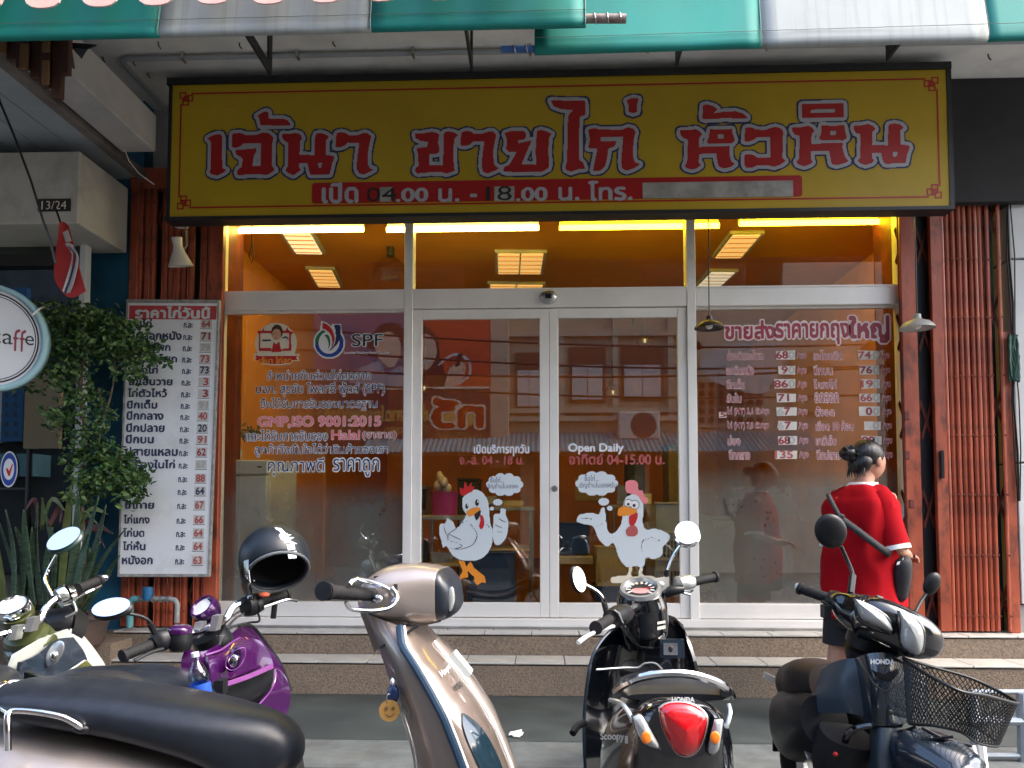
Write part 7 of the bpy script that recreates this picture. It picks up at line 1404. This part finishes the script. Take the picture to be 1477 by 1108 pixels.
outline_prism('headlight', [(1297, 884), (1312, 888), (1325, 900), (1331, 918), (1327, 940), (1318, 944), (1304, 934), (1299, 920), (1300, 900)], -2.665, .02, M_lens, s5, .014)
outline_prism('headlight_rim', [(1294, 880), (1312, 884), (1328, 897), (1335, 918), (1330, 944), (1319, 948), (1301, 937), (1296, 920)], -2.65, .012, M_gblk, s5)
pod('indicator', Q(1340, 934, -2.5), (.7, -.6, 0), (.025, .04, .012), M_lens, s5)
mb = MB()
for x, y, h in ((1257, 864, .004), (1266, 866, .006), (1270, 861, .005)): mb.obox(QV(x, y, -2.56), (.008, 0, -.002), (0, .002, 0), (0, 0, h * .4))
mb.build('sticker', P_faint, s5)
grip(QV(1152, 848, -2.34), QV(1200, 865, -2.42), .018, s5); pod('bar_end', Q(1150, 847, -2.335), (-1, .3, .2), (.016, .016, .012), M_satin, s5)
loft('switch_housing', [(*K(1196, 863, -2.42), .025, .03), (*K(1206, 867, -2.44), .03, .035), (*K(1212, 870, -2.45), .03, .035)], M_black, s5); tube('brake_lever', [tuple(p) for p in crom([K(1216, 882, -2.5), K(1203, 878, -2.48), K(1192, 871, -2.46), K(1186, 868, -2.44)], 4)], .006, M_black, s5); MB().obox(QV(1191, 882, -2.46), (.012, 0, 0), (0, .02, 0), (0, 0, .022)).build('lever_bracket', M_black, s5)
mirror(QV(1198, 766, -2.42), (.1, .9, .25), .055, .066, [K(1213, 788, -2.41), K(1222, 808, -2.4), K(1230, 830, -2.42), K(1228, 854, -2.46)], s5, up=(-.35, 0, 1), depth=.024, back=True, r=.007)
mirror(QV(1344, 842, -2.4), (-.2, .9, .2), .030, .044, [K(1336, 856, -2.4), K(1328, 868, -2.42), K(1320, 883, -2.46)], s5, up=(.35, 0, 1), depth=.02, back=True, r=.006)
tube('mirror_boot', [K(1230, 830, -2.42), K(1227, 856, -2.46)], .012, M_black, s5)
loft('steering_neck', [(*K(1262, 955, -2.45), .07, .09), (*K(1262, 935, -2.46), .075, .10), (*K(1268, 915, -2.48), .07, .10)], M_black, s5)
# front panels
sh5('front_panel', [[(1235, 950, -2.50), (1250, 944, -2.57), (1270, 942, -2.60), (1290, 944, -2.59), (1305, 950, -2.54)], [(1238, 975, -2.51), (1254, 975, -2.59), (1272, 978, -2.63), (1290, 976, -2.61), (1308, 972, -2.55)], [(1243, 1010, -2.52), (1258, 1012, -2.60), (1275, 1013, -2.63), (1293, 1012, -2.61), (1310, 1008, -2.56)], [(1250, 1046, -2.53), (1262, 1046, -2.59), (1278, 1046, -2.61), (1295, 1044, -2.59), (1311, 1042, -2.56)]], M_navyp)
text('lettering', 'HONDA', (1256, 1290, 951, 958), -2.632, [(.06, M_trimw, .0)], s5, res=24)
pv = [(1256, 966), (1275, 972), (1296, 964), (1292, 976), (1279, 984), (1266, 978)]
outline_prism('chevron', pv, -2.632, .006, M_black, s5); tube('chevron_line', [tuple(p) for p in crom([K(1252, 972, -2.62), K(1262, 988, -2.645), K(1279, 997, -2.65), K(1294, 986, -2.64), K(1300, 976, -2.62)], 4)], .003, M_black, s5)
pod('panel_bolt', Q(1284, 1028, -2.635), (0, -1, 0), (.009, .009, .003), M_dark, s5)
sh5('side_wing', [[(1237, 950, -2.50), (1218, 952, -2.47), (1200, 958, -2.40), (1188, 966, -2.34)], [(1239, 975, -2.52), (1218, 975, -2.50), (1198, 978, -2.43), (1182, 984, -2.35)], [(1243, 1005, -2.53), (1220, 1004, -2.51), (1196, 1004, -2.44), (1178, 1006, -2.36)], [(1249, 1034, -2.53), (1225, 1028, -2.51), (1200, 1028, -2.44), (1176, 1027, -2.37)]], M_dustn)
sh5('side_wing', [[(1304, 950, -2.53), (1316, 954, -2.46), (1326, 962, -2.38)], [(1308, 975, -2.54), (1322, 978, -2.46), (1334, 984, -2.38)], [(1310, 1008, -2.55), (1324, 1010, -2.46), (1338, 1014, -2.38)], [(1311, 1042, -2.55), (1322, 1042, -2.46), (1334, 1040, -2.38)]], M_navyp)
loft('seat', [(*K(1200, 985, -2.3), .09, .07), (*K(1180, 985, -2.2), .12, .09), (*K(1168, 985, -2.1), .11, .095), (*K(1156, 986, -1.98), .105, .085), (*K(1148, 988, -1.92), .08, .06), (*K(1144, 990, -1.88), .03, .02)], mat('brown_black_vinyl', (.018, .012, .011), .5, n=6, amt=.3, spec=.3), s5, n=28)
MB().obox(QV(1119, 982, -1.85), (.05, 0, -.025), (0, .012, 0), (.003, 0, .012)).build('rear_rack', M_satin, s5); MB().obox(QV(1129, 994, -1.86), (.012, 0, 0), (0, .02, 0), (0, 0, .045)).build('rack_foot', M_satin, s5)
loft('side_body', [(*K(1190, 1040, -2.4), .09, .09), (*K(1170, 1045, -2.3), .1, .12), (*K(1150, 1045, -2.1), .1, .14), (*K(1138, 1040, -1.9), .08, .12)], M_black, s5)
sh5('silver_swoosh', [[(1141, 1035, -2.26), (1145, 1030, -2.26)], [(1150, 1062, -2.34), (1160, 1056, -2.34)], [(1166, 1095, -2.4), (1174, 1098, -2.4)]], M_satin, .01)
r_ = rect_world(1114, 1137, 1035, 1084, -1.95); box('mud_flap', (r_[0], -1.955, r_[2]), (r_[1], -1.945, r_[3]), M_black, s5, .003)
loft('lower_body', [(*K(1225, 1130, -2.45), .08, .10), (*K(1215, 1095, -2.45), .09, .10), (*K(1222, 1060, -2.47), .09, .09)], M_rubber, s5); pod('red_latch', Q(1205, 1088, -2.56), (0, -1, 0), (.008, .008, .008), P_red, s5)
sh5('fork_cover', [[(1258, 1050, -2.52), (1270, 1050, -2.60), (1284, 1050, -2.60), (1294, 1052, -2.55)], [(1256, 1080, -2.53), (1268, 1080, -2.62), (1284, 1080, -2.62), (1298, 1080, -2.56)], [(1256, 1120, -2.55), (1268, 1120, -2.64), (1284, 1120, -2.64), (1300, 1120, -2.58)]], M_dustn)
tube('wheel_arch', [tuple(p) for p in crom([K(1218, 1115, -2.5), K(1218, 1075, -2.52), K(1226, 1056, -2.54), K(1250, 1047, -2.57), K(1300, 1044, -2.58)], 5)], .012, M_gblk, s5)
loft('front_fender', [(*K(1290, 1085, -2.55), .07, .06), (*K(1320, 1087, -2.62), .09, .08), (*K(1350, 1098, -2.68), .095, .085), (*K(1380, 1118, -2.74), .09, .08), (*K(1410, 1150, -2.8), .08, .07)], M_navyp, s5, n=26)
wheel(QV(1350, 1100, -2.7).x, -2.68, .21, .08, (.8, .6, 0), s5); wheel(QV(1215, 1100, -2.2).x, -2.2, .27, .08, (.8, .6, 0), s5)
# wire basket
bk = thing('wire_basket', 'black wire mesh basket mounted on the front of the navy scooter', 'basket', QV(1380, 1080, -2.75))
top = [(1303, 950, -2.62), (1345, 962, -2.50), (1400, 978, -2.46), (1440, 997, -2.50), (1466, 1012, -2.58), (1462, 1014, -2.70), (1420, 1003, -2.86), (1385, 997, -2.92), (1345, 977, -2.86), (1318, 960, -2.76)]
bot = [(1309, 1040, -2.62), (1345, 1040, -2.52), (1395, 1045, -2.48), (1420, 1058, -2.52), (1440, 1073, -2.58), (1436, 1077, -2.68), (1410, 1072, -2.80), (1385, 1056, -2.84), (1345, 1047, -2.80), (1315, 1045, -2.72)]
T4 = [Vector(p) for p in crom([Q(*t) for t in top + top[:1]], 14)][:-1]; B4 = [Vector(p) for p in crom([Q(*t) for t in bot + bot[:1]], 14)][:-1]
tube('rim_wire', [tuple(p) for p in T4] + [tuple(T4[0])], .0055, M_black, bk); tube('base_wire', [tuple(p) for p in B4] + [tuple(B4[0])], .004, M_black, bk)
mb = MB(); NN = len(T4); m_ = 15
def bkp(i, k): return T4[i % NN].lerp(B4[i % NN], k / m_)
for i in range(0, NN, 1):
    for k in range(m_):
        if (i + k) % 2: a, b = bkp(i, k), bkp(i + 1, k + 1)
        else: a, b = bkp(i + 1, k), bkp(i, k + 1)
        mb.tube([a, b], .0019, 3, cap=False)
cen = sum(B4, Vector()) / NN
for i in range(0, NN // 2, 4): mb.tube([B4[i], B4[-i - 1]], .0016, 3, cap=False)
o = mb.build('mesh_wires', M_black, bk); o['kind'] = 'stuff'
tube('bracket', [Q(1296, 1073, -2.62), Q(1330, 1068, -2.7), Q(1375, 1063, -2.74)], .005, M_black, bk); tube('bracket', [Q(1296, 1058, -2.6), Q(1322, 1048, -2.65)], .005, M_black, bk); tube('bracket', [Q(1330, 1050, -2.7), Q(1360, 1066, -2.72), Q(1400, 1076, -2.7)], .006, M_black, bk)
# steel rail behind it
rl = thing('steel_rail', 'low grey steel pipe rail standing behind the wire basket at the right edge', 'rail', (QV(1460, 1080, -1.6).x, -1.6, 0)); M_galv = mat('galvanised_pipe', (.3, .34, .38), .4, .5, n=6, amt=.15)
for y0, y1, r_ in ((998, 998, .012), (1040, 1040, .022), (1090, 1090, .013)): a, b = QV(1400, y0, -1.6), QV(1600, y1, -1.6); tube('rail_pipe', [a, b], r_, M_galv, rl)
for x in (1404, 1472, 1590): a = QV(x, 1000, -1.6); tube('rail_post', [(a.x, -1.6, 0), (a.x, -1.6, a.z)], .02, M_galv, rl)
for x0, x1 in ((1399, 1412), (1414, 1420)): tube('rail_leg', [Q(x0, 1076, -1.9), Q(x1, 1125, -1.95)], .022, mat('pale_grey_pipe', (.42, .43, .42), .5), rl)
# ================================================================ PERSON IN A RED SHIRT
M_skin = mat('skin', (.45, .22, .14), .55, n=4, amt=.08); M_skin.node_tree.nodes['Principled BSDF'].inputs['Subsurface Weight'].default_value = .08
M_shirt = mat('red_jersey', (.33, .003, .008), .85, n=3, amt=.12, bump=.15, spec=.12); M_hair = mat('black_hair', (.006, .005, .005), .35, n=60, amt=.4, bump=.5, stretch=(1, 1, .2)); M_shorts = mat('black_shorts', (.012, .012, .014), .85, n=8, amt=.3)
PYv = -.98; pe = thing('person', 'person with a black hair bun, red shirt with white cuffs, black shorts, head lowered', 'person', (QV(1245, 1000, PYv).x, PYv, 0))
def body(nm, verts, edges, m, parent, root=0, sub=2):
    og = orgof(parent); me = bpy.data.meshes.new(nm); me.from_pydata([tuple(Vector(v_[0]) - og) for v_ in verts], edges, []); me.materials.append(m)
    o = bpy.data.objects.new(nm, me); C.objects.link(o); o.parent = parent; ORG[o.name] = og
    sk = o.modifiers.new('skin', 'SKIN')
    for i, v_ in enumerate(verts): r = v_[1]; me.skin_vertices[0].data[i].radius = r if isinstance(r, tuple) else (r, r); me.skin_vertices[0].data[i].use_root = (i == root)
    sk.use_smooth_shade = True; s_ = o.modifiers.new('sub', 'SUBSURF'); s_.levels = sub; s_.render_levels = sub
    return o
fx_, fy_ = math.cos(R(28)), math.sin(R(28)); fw = Vector((fx_, fy_, 0)); lt = Vector((-fy_, fx_, 0))   # facing, and towards her left
px0 = QV(1243, 700, PYv)
base = Vector((px0.x, PYv, 0))
def bpnt(f, l, z): return base + fw * f + lt * l + Vector((0, 0, z))
zs_ = {k: QV(1243, y, PYv).z for k, y in dict(sh=712, el=792, hem=880, hip=872, knee=968, ank=1018, neck=690).items()}
Vv = [(bpnt(0, 0, zs_['hip']), (.13, .10)), (bpnt(-.01, 0, 1.05), (.14, .11)), (bpnt(-.01, 0, 1.17), (.15, .10)), (bpnt(0.01, 0, 1.26), .055), (bpnt(.03, 0, 1.33), .05), (bpnt(.05, 0, 1.385), (.075, .085)), (bpnt(.055, 0, 1.44), (.072, .08)),
      (bpnt(0, -.16, 1.19), .055), (bpnt(.0, -.185, zs_['el'] + .0), .042), (bpnt(.06, -.20, zs_['el'] - .015), .034), (bpnt(.10, -.185, zs_['el'] - .03), (.03, .018)),
      (bpnt(0, .16, 1.19), .055), (bpnt(.01, .185, zs_['el'] + .0), .042), (bpnt(.17, .09, zs_['el'] - .05), .03), (bpnt(.21, .05, zs_['el'] - .05), (.03, .018)),
      (bpnt(-.06, -.09, .62), .085), (bpnt(-.08, -.1, .40), .06), (bpnt(-.11, -.1, .26), .062), (bpnt(-.10, -.1, .09), .036), (bpnt(-.12, -.1, .04), .035), (bpnt(.05, -.11, .03), .03),
      (bpnt(-.06, .09, .62), .085), (bpnt(-.08, .1, .40), .06), (bpnt(-.11, .1, .26), .062), (bpnt(-.10, .1, .09), .036), (bpnt(-.12, .1, .04), .035), (bpnt(.05, .11, .03), .03)]
Ev = [(0, 1), (1, 2), (2, 3), (3, 4), (4, 5), (5, 6), (2, 7), (7, 8), (8, 9), (9, 10), (2, 11), (11, 12), (12, 13), (13, 14), (0, 15), (15, 16), (16, 17), (17, 18), (18, 19), (19, 20), (0, 21), (21, 22), (22, 23), (23, 24), (24, 25), (25, 26)]
# fingers: chains rooted in each palm
for wr, sgn in ((10, -1), (14, 1)):
    w0 = Vv[wr][0]
    for k in range(4):
        off = lt * (-.022 + .015 * k); L = (.030, .036, .034, .026)[k]; i0 = len(Vv)
        a = w0 + fw * .03 + off; b = a + fw * L * .9 + Vector((0, 0, -.012)); c = b + fw * L * .3 + Vector((0, 0, -.028)) - lt * 0.004 * sgn
        Vv += [(a, .0095), (b, .0085), (c, .0075)]; Ev += [(wr, i0), (i0, i0 + 1), (i0 + 1, i0 + 2)]
    i0 = len(Vv); a = w0 + lt * (.028 * -sgn) + fw * .005; b = a + fw * .03 + lt * (.012 * -sgn) + Vector((0, 0, -.01)); c = b + fw * .022 + Vector((0, 0, -.014)); Vv += [(a, .011), (b, .0095), (c, .008)]; Ev += [(wr, i0), (i0, i0 + 1), (i0 + 1, i0 + 2)]
body('body', Vv, Ev, M_skin, pe)
# head details: she looks down to the right of the picture
hd = (fw * .92 + Vector((0, 0, -.38))).normalized(); hc_ = bpnt(.055, 0, 1.405)
MB().ell(hc_ + hd * .012 - Vector((0, 0, .01)), (.074, .088, .098), 20, 14, Matrix((lt, hd, lt.cross(hd))).transposed()).build('face', M_skin, pe, True)
fu = lt.cross(hd) * -1; fu = fu if fu.z > 0 else -fu
MB().ell(hc_ + hd * .096 - fu * .022, (.013, .014, .022), 10, 8).build('nose', M_skin, pe, True)
for s_ in (-1, 1):
    pod('eye', hc_ + hd * .078 + lt * .032 * s_ - fu * .002, hd, (.013, .007, .006), M_black, pe); pod('eyebrow', hc_ + hd * .083 + lt * .032 * s_ + fu * .018, hd, (.018, .004, .004), M_hair, pe)
    pod('ear', hc_ + lt * .078 * s_ - fu * .012 - hd * .008, lt * s_ - hd * .3, (.017, .03, .010), M_skin, pe)
pod('mouth', hc_ + hd * .084 - fu * .058, hd, (.022, .006, .005), mat('lips', (.4, .1, .09), .5), pe)
rh = Matrix((lt, hd, fu)).transposed()
mb = MB(); mb.ell(hc_ - hd * .022 + fu * .022, (.084, .093, .088), 26, 16, rh); mb.ell(hc_ - hd * .055 - fu * .035, (.072, .05, .065), 18, 12, rh)
mb.build('hair', M_hair, pe, True)
bn = QV(1224, 654, PYv); mb = MB(); mb.ell(bn, (.052, .042, .038), 18, 12)
for k in range(7): a = k * .9; mb.tube([bn + Vector((.042 * math.cos(a + t * .4), -.024 + .018 * math.sin(t), .032 * math.sin(a + t * .4))) for t in range(5)], .012, 6)
mb.build('hair_bun', M_hair, pe, True)
mb = MB()
for k in range(9): a = k * .35 - 1.2; mb.tube([hc_ - hd * .07 + lt * (.05 * math.sin(a)) - fu * .07, hc_ - hd * .062 + lt * (.055 * math.sin(a)) - fu * .105, hc_ - hd * .05 + lt * (.06 * math.sin(a)) - fu * .12], [.006, .004, .001], 5)
mb.build('neck_hair', M_hair, pe, True)
# shirt: closed tube round the torso
def torso(nm, rings, m, n=40, th=.006, nz=0.):
    P = crom(rings, 5); V = []; Fc = []
    for j, (z, f, l, wl, wf) in enumerate(P):
        for i in range(n):
            a = 2 * math.pi * i / n; ca, sa = math.cos(a), math.sin(a); q_ = (abs(ca) ** 2.3 + abs(sa) ** 2.3) ** (-1 / 2.3)
            w_ = nz * mnoise.noise(Vector((ca * 2.2, sa * 2.2, z * 4.5))) + nz * .6 * mnoise.noise(Vector((ca * 5, sa * 5, z * 9)))
            V.append(bpnt(f + sa * q_ * (wf + w_), l + ca * q_ * (wl + w_), z))
    for j in range(len(P) - 1):
        for i in range(n): a = j * n + i; b = j * n + (i + 1) % n; Fc.append((a, b, b + n, a + n))
    o = obj(nm, V, Fc, m, pe, True); o.modifiers.new('s', 'SOLIDIFY').thickness = th; return o
zh = zs_['hem'] - .04
torso('shirt', [(zh, -.01, 0, .205, .165), (zh + .12, -.01, 0, .205, .17), (zh + .28, -.015, 0, .198, .165), (zh + .42, -.02, 0, .192, .15), (1.15, -.02, 0, .195, .135), (1.205, -.015, 0, .172, .11), (1.248, -.005, 0, .125, .085), (1.268, .005, 0, .078, .066)], M_shirt, nz=.034)
torso('collar', [(1.262, .004, 0, .082, .07), (1.282, .010, 0, .070, .061)], M_trimw if False else mat('white_cloth', (.7, .69, .68), .8), th=.005)
def sleeve(s_):
    a, b = bpnt(-.015, s_ * .135, 1.185), bpnt(-.0, s_ * .195, zs_['el'] + .015); d = (b - a).normalized()
    prof = [(.045, -.05), (.068, -.015), (.073, .03), (.070, .12), (.074, (b - a).length - .012)]
    o = MB().lathe(prof, a, d, 26).build('sleeve', M_shirt, pe, True); L = (b - a).length
    MB().lathe([(.0745, L - .0118), (.076, L + .012), (.070, L + .012), (.068, L - .01)], a, d, 26).build('cuff', MATS['white_cloth'], pe, True)
sleeve(-1); sleeve(1)
mb = MB(); mb.obox(bpnt(-.01, -.11, 1.245), lt * .05 + Vector((0, 0, .016)), fw * .014, (0, 0, .003)); mb.build('shoulder_stripe', MATS['white_cloth'], pe)
pod('crest', bpnt(-.125, .06, 1.19), -fw, (.012, .016, .002), mat('crest_pale_red', (.6, .12, .12), .6), pe)
zk = zs_['knee'] + .10
torso('shorts', [(zh - .05, .0, 0, .20, .15), (zh - .02, 0, 0, .205, .16), (zh + .06, 0, 0, .20, .155)], M_shorts)
for s_ in (-1, 1): a = bpnt(-.05, s_ * .095, zh - .02); MB().lathe([(.105, .0), (.108, .05), (.112, .13), (.104, .13), (.09, 0)], a, (0, 0, -1), 22).build('shorts_leg', M_shorts, pe, True)
for s_ in (-1, 1): c_ = bpnt(-.03, s_ * .105, .02); MB().obox(c_, fw * .125, lt * .045, (0, 0, .012)).build('sandal', M_rubber, pe); tube('sandal_strap', [c_ + lt * .045 + fw * .03, c_ + fw * .05 + Vector((0, 0, .055)), c_ - lt * .045 + fw * .03], .01, M_rubber, pe)
# shoulder strap and bag
bg = thing('shoulder_bag', 'black shoulder bag with a strap across the back of the person in red', 'bag', bpnt(.14, -.2, 1.0)); M_bag = mat('black_nylon', (.018, .018, .02), .7, n=30, amt=.3)
st_ = [(1194, 712, -1.14), (1203, 730, -1.165), (1214, 748, -1.18), (1235, 764, -1.20), (1256, 780, -1.215), (1272, 792, -1.22), (1285, 800, -1.20)]
P_ = crom([Q(*p) for p in st_], 4); W_ = [.012] * 8 + [.018] * (len(P_) - 8); V = []
for i, p in enumerate(P_):
    t = Vector(P_[min(i + 1, len(P_) - 1)]) - Vector(P_[max(i - 1, 0)]); nrm = t.cross(Vector((0, 1, 0))).normalized(); V += [Vector(p) + nrm * W_[i], Vector(p) - nrm * W_[i]]
o = obj('strap', V, [(2 * i, 2 * i + 1, 2 * i + 3, 2 * i + 2) for i in range(len(P_) - 1)], M_bag, bg, True); o.modifiers.new('s', 'SOLIDIFY').thickness = .003
pod('strap_buckle', Q(1213, 745, -1.192), (0, -1, 0), (.02, .014, .004), M_dark, bg)
loft('bag_body', [(*Q(1299, 803, -1.14), .03, .03), (*Q(1300, 808, -1.14), .055, .042), (*Q(1300, 822, -1.14), .06, .046), (*Q(1297, 850, -1.12), .055, .042), (*Q(1296, 862, -1.12), .045, .036), (*Q(1296, 868, -1.12), .02, .02)], M_bag, bg, n=22)
mb = MB(); mb.obox(QV(1297, 812, -1.185), (.012, 0, .004), (0, .003, 0), (.003, 0, .008)); mb.obox(QV(1302, 807, -1.185), (.005, 0, .006), (0, .003, 0), (.002, 0, .005)); mb.build('bag_tag', M_trimw, bg)
